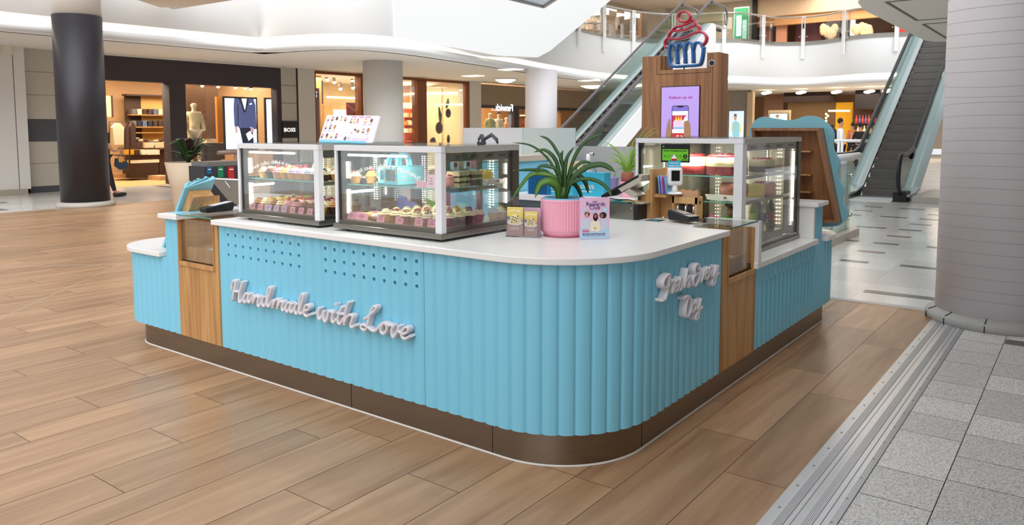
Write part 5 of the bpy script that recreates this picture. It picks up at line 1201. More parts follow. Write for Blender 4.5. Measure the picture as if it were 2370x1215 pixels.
# leaflets in acrylic box on shelf
t = thing('leaflet_box', 'small clear box of blue, pink and purple leaflets on the oak shelf', 'leaflet box', (-.52, 1.64, 1.10))
m = MB(); x0, x1, y0, y1 = -.549, -.480, 1.635, 1.73; m.box((x0, y0, 1.1005), (x1, y0+.002, 1.195), AC); m.box((x0, y0, 1.1005), (x0+.002, y1, 1.20), AC); m.box((x1-.002, y0, 1.1005), (x1, y1, 1.17), AC); m.build('holder', t)
for k, c in enumerate(('leaflet_blue', 'leaflet_purple', 'leaflet_blue', 'leaflet_magenta', 'leaflet_purple', 'leaflet_blue')):
    mt = mat(c, {'leaflet_blue': '8FCBE6', 'leaflet_purple': '7A56B8', 'leaflet_magenta': 'D6468C'}[c], .5); m = MB(); x = x0+.006+k*.009
    m.prism([(x+.012, y0+.008, 1.102), (x+.020, y0+.008, 1.102), (x+.008, y0+.008, 1.212-.002*k), (x, y0+.008, 1.212-.002*k)], (0, .07, 0), mt); m.build('leaflet', t)
# scanner
t = thing('card_scanner', 'white desktop scanner with dark window on a round foot, on the oak shelf', 'scanner', (-.42, 1.75, 1.10))
sc0 = Vector((-.455, 1.70, 0)); u = Vector((.82, .57, 0)).normalized(); v = Vector((-u.y, u.x, 0)); F = fr((-.455, 1.70, 0), u, v, (0, 0, 1)); WSC = mat('scanner_white', 'EDEDED', .3)
m = MB(); m.box((-.045, -.02, 1.152), (.045, .03, 1.262), WSC, F); m.build('scanner_head', t, .014); m = MB(); m.box((-.024, -.0235, 1.182), (.026, -.0205, 1.245), mat('scanner_window', '141414', .1), F); m.build('scanner_window', t)
m = MB(); m.tube([(-.455, 1.70, 1.103), (-.455, 1.70, 1.155)], [.022, .014], WSC, 14); m.build('scanner_neck', t); m = MB(); m.lathe([(.05, 0), (.05, .006), (.03, .012)], (-.455, 1.70, 1.1005), WSC, 24); m.build('scanner_foot', t)
t = thing('small_sign', 'small blue Scan your loyalty card sign with a red and white cupcake on the scanner', 'sign', (-.455, 1.70, 1.262))
m = MB(); m.box((-.042, .004, 1.262), (.036, .006, 1.302), mat('sign_sky', '3FB4DC', .45), F); m.build('sign_card', t)
m = MB(); q = F @ Vector((-.003, .0034, 1.286)); text(m, 'Scan your', q, u, (0, 0, 1), .012, WT, 'c', .0005, width=.052); q = F @ Vector((-.003, .0034, 1.269)); text(m, 'loyalty card', q, u, (0, 0, 1), .012, WT, 'c', .0005, width=.062); m.build('sign_text', t)
m = MB(); m.prism([F @ Vector(p) for p in ((-.018, .004, 1.303), (.008, .004, 1.303), (.012, .004, 1.316), (-.022, .004, 1.316))], F.to_3x3() @ Vector((0, .002, 0)), TP['raspberry']); m.prism([F @ Vector(p) for p in ((-.022, .004, 1.316), (.012, .004, 1.316), (.004, .004, 1.332), (-.005, .004, 1.342), (-.014, .004, 1.332))], F.to_3x3() @ Vector((0, .002, 0)), WT); m.build('sign_cupcake', t)
# cutlery box with heart
t = thing('cutlery_box', 'open pale oak box with a heart cutout holding folded napkins', 'box', (-.40, 1.78, .951))
m = MB(); OB = woodmat('oak_light', 'C79A60', 'E0B87E', 9, (1, 1, .1), .5); X0, X1, Y0, Y1 = -.470, -.310, 1.70, 1.80
m.box((X0, Y0, 1.045), (X1, Y0+.008, 1.085), OB); m.box((X0, Y0, .951), (X1, Y0+.008, .965), OB); m.box((X0, Y0, .951), (X0+.012, Y1, 1.085), OB); m.box((X0, Y1-.008, .951), (X1, Y1, 1.085), OB); m.build('box_frame', t)
m = MB(); m.box((X1-.012, Y0, .951), (X1, Y1, 1.085), OB); m.build('box_side', t); m = MB(); yc, zc = (Y0+Y1)/2, 1.052
m.prism([(X1+.0003, yc, zc-.016), (X1+.0003, yc+.014, zc), (X1+.0003, yc+.013, zc+.009), (X1+.0003, yc+.006, zc+.011), (X1+.0003, yc, zc+.005), (X1+.0003, yc-.006, zc+.011), (X1+.0003, yc-.013, zc+.009), (X1+.0003, yc-.014, zc)], (-.0008, 0, 0), mat('heart_shadow', '4A2E1C', .8)); m.build('heart_cutout', t)
for k in range(5):
    m = MB(); m.tube([(X0+.03+.026*k, 1.72, .966), (X0+.03+.026*k, 1.72, 1.04)], .011, [CHROME, BLACK][k % 2], 12); tag(m.build('cutlery_tube', t))
m = MB(); R = random.Random(9)
for k in range(9):
    x = X0+.02+.014*k; m.prism([(x, 1.715, 1.05), (x+.02, 1.72, 1.05), (x+.024+R.random()*.012, 1.725, 1.115+R.random()*.02), (x-.012+R.random()*.02, 1.72, 1.105+R.random()*.02)], (0, .003+.05*R.random(), 0), mat('napkin_kraft', 'C79B78', .7))
tag(m.build('napkins'), 'folded brown kraft napkins sticking out of the heart cutout box', 'napkins', kind='stuff')
# blue coaster on worktop
m = MB(); m.box((-.53, 1.50, .9505), (-.47, 1.57, .953), mat('coaster_teal', '3E8F99', .4)); m.box((-.545, 1.49, .9503), (-.455, 1.58, .9515), BLACK); tag(m.build('mat_square'), 'small teal and black mat on the worktop at the foot of the oak shelf', 'mat')
# hygiene rating sign
a = at(1530, 333, 'y', 1.872); b = at(1596, 377, 'y', 1.872); X0, X1, Z0, Z1 = a.x, b.x, b.z, a.z
t = thing('hygiene_sign', 'black and green food hygiene rating 5 sign on the tall case front', 'sign', (X0, 1.872, Z0)); W_ = X1-X0; h = Z1-Z0
m = MB(); m.box((X0, 1.872, Z0), (X1, 1.876, Z1), mat('hyg_black', '121414', .35)); m.build('sign_plate', t)
m = MB(); GR = mat('hyg_green', '6FC62C', .4); m.box((X0+W_*.05, 1.8714, Z0+h*.10), (X1-W_*.05, 1.8719, Z0+h*.72), GR)
def T_(s, x, z, wd, mt, b_=.0005): text(m, s, (X0+W_*x, 1.8708, Z0+h*z), (1, 0, 0), (0, 0, 1), .01, mt, 'c', b_, width=W_*wd)
INKB = mat('hyg_ink', '0E1A08', .5); T_('FOOD HYGIENE RATING', .5, .60, .80, INKB, .0007)
for k in range(6):
    cx = X0+W_*(.14+.135*k)+(.006 if k == 5 else 0); r = .007 if k < 5 else .0145; cz = Z0+h*.34
    m.prism([(cx+r*cos(a_), 1.8712, cz+r*sin(a_)) for a_ in [2*pi*q/18 for q in range(18)]], (0, .0003, 0), INKB)
    if k < 5: m.prism([(cx+r*.8*cos(a_), 1.8708, cz+r*.8*sin(a_)) for a_ in [2*pi*q/18 for q in range(18)]], (0, .0003, 0), GR)
    text(m, str(k), (cx, 1.8703, cz-r*.5), (1, 0, 0), (0, 0, 1), r*1.5, INKB if k < 5 else mat('hyg_green', '6FC62C'), 'c', .0004)
T_('VERY GOOD', .83, .13, .2, INKB, .0003); m.ball((X0+W_*.09, 1.871, Z0+h*.86), .006, GR, 8, 6, (1, .1, .8)); m.build('sign_print', t)

# ------------------------------------------------------------------ OAK TOTEM WITH SCREEN AND CUPCAKE SIGN
TX0, TX1, TY = -1.517, -.840, 3.30
t = thing('oak_totem', 'tall oak totem with a lilac screen and notched top at the kiosk back', 'totem', (-1.18, TY, 0))
m = MB(); NX0, NX1, NZ = -1.350, -.940, 1.985
m.box((TX0, TY, .0), (TX1, TY+.20, NZ), OAKD); m.box((TX0, TY, NZ), (NX0, TY+.20, 2.105), OAKD); m.box((NX1, TY, NZ), (TX1, TY+.20, 2.105), OAKD); m.box((NX0, TY+.04, NZ), (NX0+.02, TY+.2, 2.105), OAKD); m.build('totem_body', t)
m = MB()
for a, b in (((NX0-.03, 2.09), (NX0-.03, NZ-.035)), ((NX0-.03, NZ-.035), (NX1+.03, NZ-.035)), ((NX1+.03, NZ-.035), (NX1+.03, 2.09)), ((NX1+.03, 2.09), (TX1-.05, 2.09)), ((TX1-.05, 2.09), (TX1-.05, 1.3))): m.bar((a[0], TY-.0005, a[1]), (b[0], TY-.0005, b[1]), .0015, .003, DARK)
m.build('panel_groove', t)
m = MB(); q = at(1648, 146, 'y', TY); m.tube([q, q+Vector((0, -.006, 0))], .026, CHROME, 20); m.tube([q+Vector((0, -.006, 0)), q+Vector((0, -.009, 0))], .021, BLACK, 20); m.build('camera_eye', t)
a = at(1533, 203, 'y', TY); b = at(1620, 199, 'y', TY); SX0, SX1, SZ1 = a.x, b.x, (a.z+b.z)/2; SZ0 = SZ1-.60; W_ = SX1-SX0; h = SZ1-SZ0
m = MB(); m.box((SX0-.006, TY-.012, SZ0-.006), (SX1+.006, TY, SZ1+.006), BLACK); scr = m.build('screen', t)
def em(n, c, e=.42): return mat(n, c, .3, emit=c, es=e)
m = MB(); y_ = TY-.0125
def P2(pts, mt, e): m.prism([(SX0+x*W_, y_-e, SZ1-z*W_) for x, z in pts], (0, .0003, 0), mt)
def E2(cu, cv, ru, rv, mt, e, n=20): P2([(cu+ru*cos(2*pi*k/n), cv+rv*sin(2*pi*k/n)) for k in range(n)], mt, e)
P2([(0, 0), (1, 0), (1, h/W_), (0, h/W_)], em('scr_lilac', 'B397DD'), 0)
SKN = em('scr_hand', 'A9805F', .25)
P2([(.13, 1.7), (.13, 1.15), (.17, .90), (.22, .78), (.25, .80), (.26, .95), (.30, 1.3), (.3, 1.7)], SKN, .0006); P2([(.62, 1.7), (.62, .85), (.72, .83), (.78, .90), (.79, 1.0), (.80, 1.1), (.80, 1.22), (.95, 1.22), (1, 1.28), (1, 1.7)], SKN, .0018)
P2([(.285, .50), (.32, .46), (.70, .46), (.735, .50), (.735, 1.6), (.285, 1.6)], em('scr_black', '201828', .3), .0008)
P2([(.30, .5), (.33, .475), (.43, .475), (.45, .51), (.58, .51), (.60, .475), (.69, .475), (.72, .5), (.72, .60), (.30, .60)], em('scr_violet', '7C6CC0'), .0011); P2([(.30, .60), (.72, .60), (.72, .70), (.30, .70)], em('scr_white', 'E8F4FF'), .0011)
P2([(.30, .70), (.72, .70), (.72, 1.08), (.30, 1.08)], em('scr_magenta', 'C0305A'), .0011); P2([(.30, 1.05), (.72, 1.05), (.72, 1.14), (.30, 1.14)], em('scr_white', 'E8F4FF'), .0012); P2([(.30, 1.14), (.72, 1.14), (.72, 1.6), (.30, 1.6)], em('scr_red', 'B83A3A'), .0011)
P2([(.33, 1.05), (.33, .86), (.38, .80), (.56, .80), (.62, .86), (.62, 1.05)], em('scr_pink', 'E0C4DC'), .0014); P2([(.33, 1.0), (.62, 1.0), (.62, 1.03), (.33, 1.03)], em('scr_sky', '4FB8F0'), .0016)
for x in (.41, .475, .54): P2([(x-.03, .83), (x+.03, .83), (x, .70)], em('scr_yellow', 'F0C020'), .0017)
P2([(.58, .88), (.64, .74), (.72, .69), (.72, .84)], em('scr_white', 'E8F4FF'), .0016)
for k, r in enumerate((.17, .14, .10, .07)): P2([(.50+r*cos(a_), 1.36-r*sin(a_)) for a_ in [pi*q/12 for q in range(13)]], em('scr_white', 'E8F4FF') if k % 2 == 0 else em('scr_red', 'B83A3A'), .0013+.0003*k)
for (x, z) in ((.40, 1.25), (.51, 1.19), (.61, 1.26)): E2(x, z, .03, .035, em('scr_strawberry', 'D8281C'), .0026, 10)
m.build('screen_picture', scr)
m = MB(); text(m, 'Follow us on', (SX0+W_*.52, y_-.0008, SZ1-.29*W_), (1, 0, 0), (0, 0, 1), .03, em('scr_text', 'A0287C'), 'c', .0009, width=W_*.62); m.build('screen_text', scr)
# cupcake sign
t = thing('cupcake_sign', 'red and blue outlined cupcake sign on clear acrylic set in the totem notch', 'sign', (-1.14, TY+.03, NZ))
RDM = mat('neon_red', 'B5203F', .3, coat=.5); BLM = mat('neon_blue', '1F5E9C', .3, coat=.5)
def cs(pts, smooth=True): 
    P = [at(1480+x*.1728, y*.1728, 'y', TY+.0) for x, y in pts]; return catmull(P, 5) if smooth else P
red = [[(585+82*cos(a_), 225+70*sin(a_)) for a_ in [2*pi*k/12 for k in range(13)]], [(720, 260), (640, 312), (550, 345), (470, 365), (432, 410), (510, 408), (600, 398), (680, 362), (740, 332), (730, 295), (720, 260)], [(740, 332), (780, 350), (790, 400), (800, 425)],
 [(432, 410), (392, 445), (372, 500), (400, 518), (500, 520), (600, 500), (700, 452), (790, 428), (845, 440), (882, 490), (876, 550), (838, 602)], [(372, 508), (332, 550), (328, 605), (350, 640)]]
m = MB()
for st in red: m.tube([p+Vector((0, .028, 0)) for p in cs(st)], .0085, RDM, 10, True, flat=((0, 1, 0), .028))
m.build('red_outline', t)
m = MB()
blue = [[(392, 625), (382, 760), (400, 862), (440, 890), (600, 882), (775, 868), (812, 830), (832, 740), (845, 625)], [(392, 650), (400, 605), (432, 592), (472, 612), (486, 700), (494, 858)], [(486, 690), (500, 610), (535, 580), (575, 600), (592, 700), (598, 850)], [(592, 680), (610, 600), (645, 570), (688, 590), (702, 690), (706, 845)], [(702, 670), (722, 592), (760, 567), (805, 580), (838, 640)]]
for st in blue: m.tube([p+Vector((0, .03, 0)) for p in cs(st)], .011, BLM, 10, True, flat=((0, 1, 0), .030))
m.build('blue_outline', t)
m = MB(); m.prism([at(1480+x*.1728, y*.1728, 'y', TY+.062) for x, y in [(365, 918), (360, 640), (318, 610), (330, 530), (390, 430), (450, 340), (490, 290), (492, 200), (540, 140), (620, 120), (700, 170), (760, 270), (825, 350), (900, 450), (915, 540), (865, 610), (845, 900)]], (0, .006, 0), AC); m.build('acrylic_back', t)
m = MB(); q = at(1584, 158, 'y', TY+.03); m.box((q.x-.004, TY+.02, NZ), (q.x+.004, TY+.03, q.z+.02), BLACK); m.build('mount', t)

# ------------------------------------------------------------------ SCALLOPED SIGNS
SCB = mat('scallop_blue', '86C4D6', .4)
t = thing('scalloped_sign', 'large wavy edged blue sign seen from behind with its oak box frame, right end', 'sign', (-.3, 3.6, .69))
def slant(px, py, k=.16, y0=3.66, dy=0):
    p = at(px, py, 'y', y0)
    for _ in range(4): p = at(px, py, 'y', y0-(p.z-.70)*k+dy)
    return p
ol = [(1735, 330), (1735, 315), (1736, 301), (1743, 284), (1754, 274), (1769, 270), (1785, 273), (1807, 277), (1828, 278), (1845, 275), (1861, 269), (1878, 268), (1895, 272), (1910, 282), (1923, 295), (1929, 307), (1930, 318), (1928, 330), (1929, 345), (1935, 358), (1942, 370), (1942, 384), (1939, 398), (1941, 414), (1949, 428), (1953, 440), (1949, 456), (1951, 470), (1958, 482), (1962, 493), (1958, 509), (1944, 520), (1927, 524), (1880, 525), (1745, 525), (1738, 500), (1742, 470), (1736, 440), (1741, 400), (1736, 365)]
P = [slant(x, y) for x, y in ol]; P = catmull(P+[P[0]], 3)[:-1]
m = MB(); m.prism(P, (.0, .03, 0), SCB); m.build('wavy_board', t)
m = MB()
def fb(a, b, dep=.17, w_=.05): 
    A_ = slant(*a); B_ = slant(*b); m.prism([A_+Vector((0, -dep, 0)), B_+Vector((0, -dep, 0)), B_, A_], Vector((w_, 0, 0)), OAKD)
a_ = [slant(1752, 296), slant(1906, 296), slant(1949, 512), slant(1770, 512)]; dv = Vector((0, -.13, .0))
m.prism([a_[0]+dv, a_[1]+dv, a_[1], a_[0]], (0, 0, -.022), OAKD); m.prism([a_[1]+dv, a_[2]+dv, a_[2], a_[1]], (-.022, 0, 0), OAKD); m.prism([a_[0]+dv, a_[3]+dv, a_[3], a_[0]], (.022, 0, 0), OAKD); m.prism([a_[3]+dv, a_[2]+dv, a_[2], a_[3]], (0, 0, .02), OAKD)
m.build('oak_frame', t)
m = MB(); m.prism([p+Vector((0, -.02, 0)) for p in a_], (0, .015, 0), OAKD); m.build('back_panel', t)
m = MB(); x_ = slant(1880, 400).x; 
for px0, px1, py in ((1760, 1882, 350), (1760, 1882, 402), (1760, 1882, 440)): A_ = slant(px0, py, dy=-.02); B_ = slant(px1, py, dy=-.02); m.box((A_.x, A_.y-.08, A_.z), (B_.x, A_.y, A_.z+.012), OAK)
m.build('inner_shelf', t)
m = MB(); m.box((-.30, 3.33, .69), (-.26, 3.45, 1.38), OAK); m.build('support_post', t)
# left sign, seen edge on
t = thing('scalloped_sign', 'smaller ribbed blue sign leaning on an oak box, seen edge on, left end', 'sign', (-3.6, .1, .69))
a = at(374, 566, 'y', .10); a.z = .692; b = at(424, 434, 'y', .10); ax_ = (b-a); nn = Vector((-ax_.z, 0, ax_.x)).normalized()
m = MB(); prof = []; n = 8; Wd = .20
for k in range(n*5+1):
    y = Wd*k/(n*5); ph = (k % 5)/5; prof.append((y, .010*math.sin(pi*ph)))
base = [a+Vector((0, y, 0))+nn*(q) for y, q in prof]+[a+Vector((0, y, 0))-nn*.022 for y in (Wd, 0)]
topv = []
N_ = len(base); vs = []
for p_ in base:
    y = p_.y-a.y; vs.append(p_+ax_*(1.02+.035*abs(sin(pi*y/Wd*3.5))+.10*sin(pi*.6*y/Wd)))
m.add(base+vs, [(i, (i+1) % N_, N_+(i+1) % N_, N_+i) for i in range(N_)]+[tuple(range(N_))[::-1], tuple(range(N_, 2*N_))], SCB); m.build('ribbed_board', t)
m = MB(); o_ = -nn*.024; m.prism([a+ax_*.12+o_+Vector((0, .03, 0)), a+ax_*.98+o_+Vector((0, .03, 0)), a+ax_*.98+o_-nn*.07+Vector((0, .03, 0)), a+ax_*.12+o_-nn*.07+Vector((0, .03, 0))], (0, .15, 0), OAK); m.build('oak_frame', t)
m = MB(); q = at(455, 486, 'y', .34); m.prism([(a.x+.10, .22, .692), (a.x+.34, .22, .692), (a.x+.34, .22, 1.05), (a.x+.27, .22, 1.035), (a.x+.25, .22, 1.00)], (0, .12, 0), OAK); m.build('oak_box', t)
m = MB(); m.box((-3.30, .04, .9505), (-3.12, .22, .9525), mat('leaflet_blue', '8FCBE6')); tag(m.build('leaflet'), 'blue leaflet lying flat on the small white worktop at the left', 'leaflet')
# steel flap with handle and white box behind the left reader
t = thing('steel_flap', 'raised steel lid with a loop handle left of the glass cases', 'lid', (-3.1, .5, .951))
m = MB(); pg = [at(486, 414, 'y', .50), at(552, 417, 'y', .50), at(555, 476, 'y', .50), at(530, 466, 'y', .50)]; m.prism(pg, (0, .012, 0), mat('flap_steel', '8F8880', .35, .7)); m.bar(pg[0]+Vector((0, -.004, .004)), pg[1]+Vector((0, -.004, .004)), .012, .010, SATIN); m.build('lid_panel', t)
m = MB(); c = at(527, 427, 'y', .494); m.tube([c+Vector((.030*cos(a_)*.9+.012*sin(a_), 0, -.016*sin(a_)*.5-.022*cos(a_))) for a_ in [2*pi*k/14 for k in range(14)]], .003, SATIN, 6, True, True); m.build('loop_handle', t)
m = MB(); m.box((-3.32, .56, .951), (-2.72, .79, 1.03), WHITE); m.build; tag(m.build('white_box', bevel=.004), 'low white box behind the left card reader', 'box')
m = MB(); m.box((-3.30, .83, .69), (-3.25, 1.3, 1.25), mat('post_grey', '8A8680', .5)); tag(m.build('grey_post'), 'grey upright panel behind the left end of the cases', 'panel')
# folded arm tool on case top
t = thing('tablet_stand', 'dark grey folded tablet stand lying on the case beside the plant', 'stand', (-1.1, .6, 1.423)); GD_ = mat('stand_dark', '4A4C52', .45)
def cp(x, y): return at(1080+x/5.643, 170+y/5.643, 'y', .62)
m = MB(); m.tube([cp(195, 800), cp(160, 860), cp(145, 905), cp(225, 905), cp(205, 840), cp(195, 800)], .008, GD_, 8); m.build('clamp_loop', t)
m = MB(); m.tube([cp(205, 800), cp(240, 920)], .007, GD_, 8); m.tube([cp(150, 925), cp(240, 915)], .006, GD_, 8); m.build('clamp_jaw', t)
m = MB(); m.tube([cp(200, 880), cp(325, 800), cp(390, 860), cp(405, 915)], [.009, .011, .010, .005], GD_, 8); m.build('folding_arm', t)

# ------------------------------------------------------------------ REAR OF THE KIOSK
SCRN = mat('frosted_grey', 'C3C3C6', .35); 
t = thing('rear_screen', 'tall frosted grey screen panels behind the plant, at the kiosk back left', 'screen', (-2.7, 3.2, .69))
m = MB(); A_ = at(1073, 296, 'y', 3.2); B_ = at(1212, 296, 'y', 3.2); C_ = at(1333, 296, 'y', 3.2); m.box((A_.x, 3.2, .69), (B_.x, 3.215, A_.z), SCRN); m.build('grey_panel', t)
m = MB(); m.box((B_.x, 3.19, .69), (C_.x, 3.20, C_.z), mat('frosted_glass', 'B9C2C0', .25, alpha=.9)); m.build('glass_panel', t)
m = MB(); m.box((B_.x-.004, 3.188, .69), (B_.x, 3.201, C_.z), EDGE); m.build('glass_edge', t)
t = thing('rear_cabinet', 'tall blue cabinet with a beige top behind the plant', 'cabinet', (-2.9, 3.2, 0)); BEI = mat('beige_top', 'C9BBA9', .5)
m = MB(); m.box((-3.25, 2.72, .0), (-2.42, 3.78, 1.215), BLUE); m.build('cabinet_body', t); m = MB(); m.box((-3.25, 2.70, 1.215), (-2.40, 3.80, 1.262), BEI); m.build('cabinet_top', t)
t = thing('rear_counter', 'white rear counter with grey splashback under the spider plant', 'counter', (-1.4, 3.2, 0))
m = MB(); m.box((-2.38, 2.62, .0), (-.84, 3.28, .90), mat('counter_front_dark', '2F4146', .6)); m.build('counter_body', t); m = MB(); m.box((-2.40, 2.60, .90), (-.84, 3.28, .95), WHITE); m.build('counter_top', t)
m = MB(); A_ = at(1345, 338, 'y', 3.55); B_ = at(1475, 338, 'y', 3.55); m.box((A_.x-.1, 3.55, .65), (TX0, 3.565, A_.z), mat('splash_grey', 'AFAFB0', .4)); m.build('splashback', t)
# bags
BAGB = mat('bag_teal', '36A9C6', .5); BAGD = mat('tissue_blue', '1E6FB0', .6)
def bag(px0, py0, px1, py1, y, label, wd, tx_, align):
    a = at(px0, py0, 'y', y); b = at(px1, py1, 'y', y); t = thing('paper_bag', label, 'bag', (a.x, y, .952), 'teal paper bags at the rear')
    m = MB(); z0 = .952; m.box((a.x, y, z0), (b.x, y+.10, a.z), BAGB); m.build('bag_body', t)
    m = MB(); c = at(*tx_, 'y', y-.001); text(m, "LOLA'S", c, (1, 0, 0), (0, 0, 1), .04, mat('bag_letters', 'F2D9C4', .5), 'c', .0014, width=wd); 
    m.box((c.x-wd*.4, y-.001, c.z-.028), (c.x+wd*.4, y-.0006, c.z-.022), mat('bag_letters', 'F2D9C4')); m.build('bag_print', t)
    m = MB(); h_ = [((a.x+b.x)/2+.05*cos(q), y+.02, a.z+.05*sin(q)) for q in [pi*k/8 for k in range(9)]]; m.tube(h_, .004, BAGD, 6); m.build('bag_handle', t)
bag(1262, 410, 1326, 475, 2.66, 'teal paper bag with pale lettering, left of the two behind the plant', .15, (1290, 437), 'c')
bag(1330, 398, 1398, 475, 2.74, 'teal paper bag with pale lettering, right of the two behind the plant', .15, (1356, 436), 'c')
m = MB(); R = random.Random(4)
for k in range(14):
    a = at(1222+k*3.2, 396+R.random()*8, 'y', 2.62); m.prism([(a.x, 2.62, .95), (a.x+.02, 2.62, .95), (a.x+.02, 2.62, a.z), (a.x, 2.62, a.z-.02)], (0, .05+.03*R.random(), 0), BAGD)
tag(m.build('folded_bags'), 'stack of folded blue bags standing on edge behind the leaflet holder', 'bags', kind='stuff')
t = thing('wooden_animal', 'small pale wooden elephant shape on top of the right teal bag', 'ornament', (-2.0, 2.8, 1.1)); WA = mat('raw_wood', 'D9BE96', .6)
a = at(1330, 400, 'y', 2.80); 
def ap(x, y): return at(1190+x/8.464, 330+y/8.464, 'y', 2.78)
m = MB(); m.prism([ap(1010, 540), ap(1010, 430), (ap(1080, 400)), ap(1110, 370), ap(1200, 365), ap(1270, 400), ap(1300, 540), ap(1250, 540), ap(1220, 470), ap(1190, 560), ap(1150, 560), ap(1130, 460), ap(1080, 480), ap(1060, 540)], (0, .05, 0), WA); m.build('animal_body', t)
m = MB(); b0 = ap(1155, 560); m.tube([b0+Vector((0, .025, .01)), Vector((b0.x, b0.y+.025, .953))], .006, WA, 8); m.build('stand_rod', t)
# jars, tap bottle, lilac pot and spider plant
t = thing('soap_bottle', 'clear soap bottle with a white pump head before the grey splashback', 'bottle', (-2.1, 3.1, .95))
c = at(1362, 400, 'y', 3.10); m = MB(); m.lathe([(.045, 0), (.045, .16), (.02, .20), (.02, .23)], (c.x, 3.1, .951), mat('soap_clear', 'DDE3E6', .15, trans=.5), 18); m.build('bottle_body', t)
m = MB(); m.lathe([(.022, .23), (.022, .30), (.018, .33)], (c.x, 3.1, .951), WSC, 14); m.tube([(c.x, 3.1, 1.285), (c.x+.055, 3.09, 1.28)], .012, CHROME, 8); m.build('pump_head', t)
t = thing('patterned_tin', 'red and white patterned tin between the teal bag and the lilac pot', 'tin', (-1.9, 2.95, .95)); c = at(1372, 420, 'y', 2.95)
m = MB(); m.lathe([(.055, 0), (.055, .17)], (c.x, 2.95, .951), mat('tin_red', 'A8324A', .5), 24); m.build('tin_body', t); m = MB()
for j in range(4):
    for i in range(12): a_ = 2*pi*i/12+j*.26; m.ball((c.x+.0555*cos(a_), 2.95+.0555*sin(a_), .975+j*.04), .009, WT, 6, 5)
m.build('dot_pattern', t)
t = thing('lilac_pot', 'plain lilac pot left of the spider plant', 'pot', (-1.75, 2.9, .95)); c = at(1402, 420, 'y', 2.92); LIL = mat('lilac_ceramic', '9A93C8', .45)
m = MB(); m.lathe([(.085, 0), (.108, .14), (.108, .145), (.098, .145), (.09, .05)], (c.x, 2.92, .951), LIL, 32, cap=False); m.build('pot_body', t)
t = thing('spider_plant', 'spider plant with thin bright leaves in a small pink pot on the rear counter', 'plant', (-1.55, 2.85, .95)); c = at(1452, 420, 'y', 2.86)
m = MB(); m.lathe([(.050, 0), (.066, .12), (.066, .125), (.055, .125)], (c.x, 2.86, .951), PP, 28, cap=False); m.build('pot', t); m = MB(); m.lathe([(.05, .10), (.05, .19), (.04, .2)], (c.x, 2.86, .951), mat('terracotta', '9C5A48', .6), 20); m.build('inner_pot', t)
SPG = mat('spider_green', '8DB84A', .45, noise=(20, .3)); R = random.Random(12)
for k in range(46):
    a_ = R.random()*6.28; L_ = .14+.14*R.random(); up_ = .10+.24*R.random()*(1 if k % 3 else 1.3); m = MB()
    P = [Vector((c.x, 2.86, 1.13))+Vector((cos(a_)*L_*u_, sin(a_)*L_*u_*.6, up_*(u_**.7)*1.2-.9*L_*(u_**2.6)*(1.3-up_*2))) for u_ in [i/8 for i in range(9)]]
    leaf(m, P, [.0055*(1-.85*(i/8)**2) for i in range(9)], SPG, (0, -1, .6), .2); m.build('leaf', t)

# ------------------------------------------------------------------ SHOPS
def yb(m, px0, py0, px1, py1, Y, dep, mt):
    a = at(px0, (py0+py1)/2, 'y', Y); b = at(px1, (py0+py1)/2, 'y', Y); xm = (px0+px1)/2
    m.box((a.x, Y, 0 if py1 >= 340 and py1 < 352 else at(xm, py1, 'y', Y).z), (b.x, Y+dep, at(xm, py0, 'y', Y).z), mt); return m
def tk(name, label, cat, fn, group=None, parent=None, kind=None):
    m = MB(); fn(m); o = m.build(name, parent)
    return tag(o, label, cat, group, kind) if label else o
def shop_fill_light(x, y, z, e, size=1.5, color=(1, .86, .68)):
    ld = bpy.data.lights.new('shop_fill_light', 'AREA'); ld.energy = e*2.0; ld.size = size; ld.color = color
    o = bpy.data.objects.new('shop_fill_light', ld); col.objects.link(o); o.location = (x, y, z)
WSHOP = mat('shop_wall_warm', 'B59068', .7); WSH2 = mat('shop_wall_cream', 'E6CFA8', .7); BRZ = mat('bronze_frame', '7A4526', .35, .3); DKW = mat('dark_shelf_wood', '40291F', .6)
# --- menswear shop
ya, yb_, yc, yd, ye_ = yat(246), yat(392), yat(430), yat(642), yat(652)
z1 = zat(400, 192)
structure(tk('wall_left', None, None, lambda m: (m.box((SX-.3, ya-.05, z1), (SX, ye_, H), CHAR), m.box((SX-.35, yb_, 0), (SX+.02, yc, z1), CHAR), m.box((SX-.3, yd, 0), (SX, ye_, z1), CHAR))))
structure(tk('window_1', None, None, lambda m: m.box((SX-.06, yc, .1), (SX-.05, yd, z1), GLASS)))
structure(tk('trim_12', None, None, lambda m: (m.box((SX-.1, yc, 0), (SX, yd, .1), CHAR), m.box((SX-.01, ya, H-.03), (SX+.06, ye_, H), mat('pale_ledge', 'D8D0C6')))))
XB = -23.0
structure(tk('wall_left', None, None, lambda m: (m.box((XB-.2, 3, 0), (XB, 14, H), WSHOP), m.box((XB, 3.4, 0), (SX-.3, 3.6, H), WSHOP), m.box((XB, ye_+.9, 0), (SX-.3, ye_+1.1, H), WSHOP))))
tk('floor', None, None, lambda m: m.box((XB, 3.6, .0), (SX-.05, ye_+.9, .004), mat('shop_floor_tan', 'CDA873', .35))) ['kind'] = 'structure'
shop_fill_light(-20.6, 8, 3.3, 110, 2.2); shop_fill_light(-20.6, 11, 3.3, 90, 2.2); shop_fill_light(-19.2, 7.7, 3.25, 50, 1)
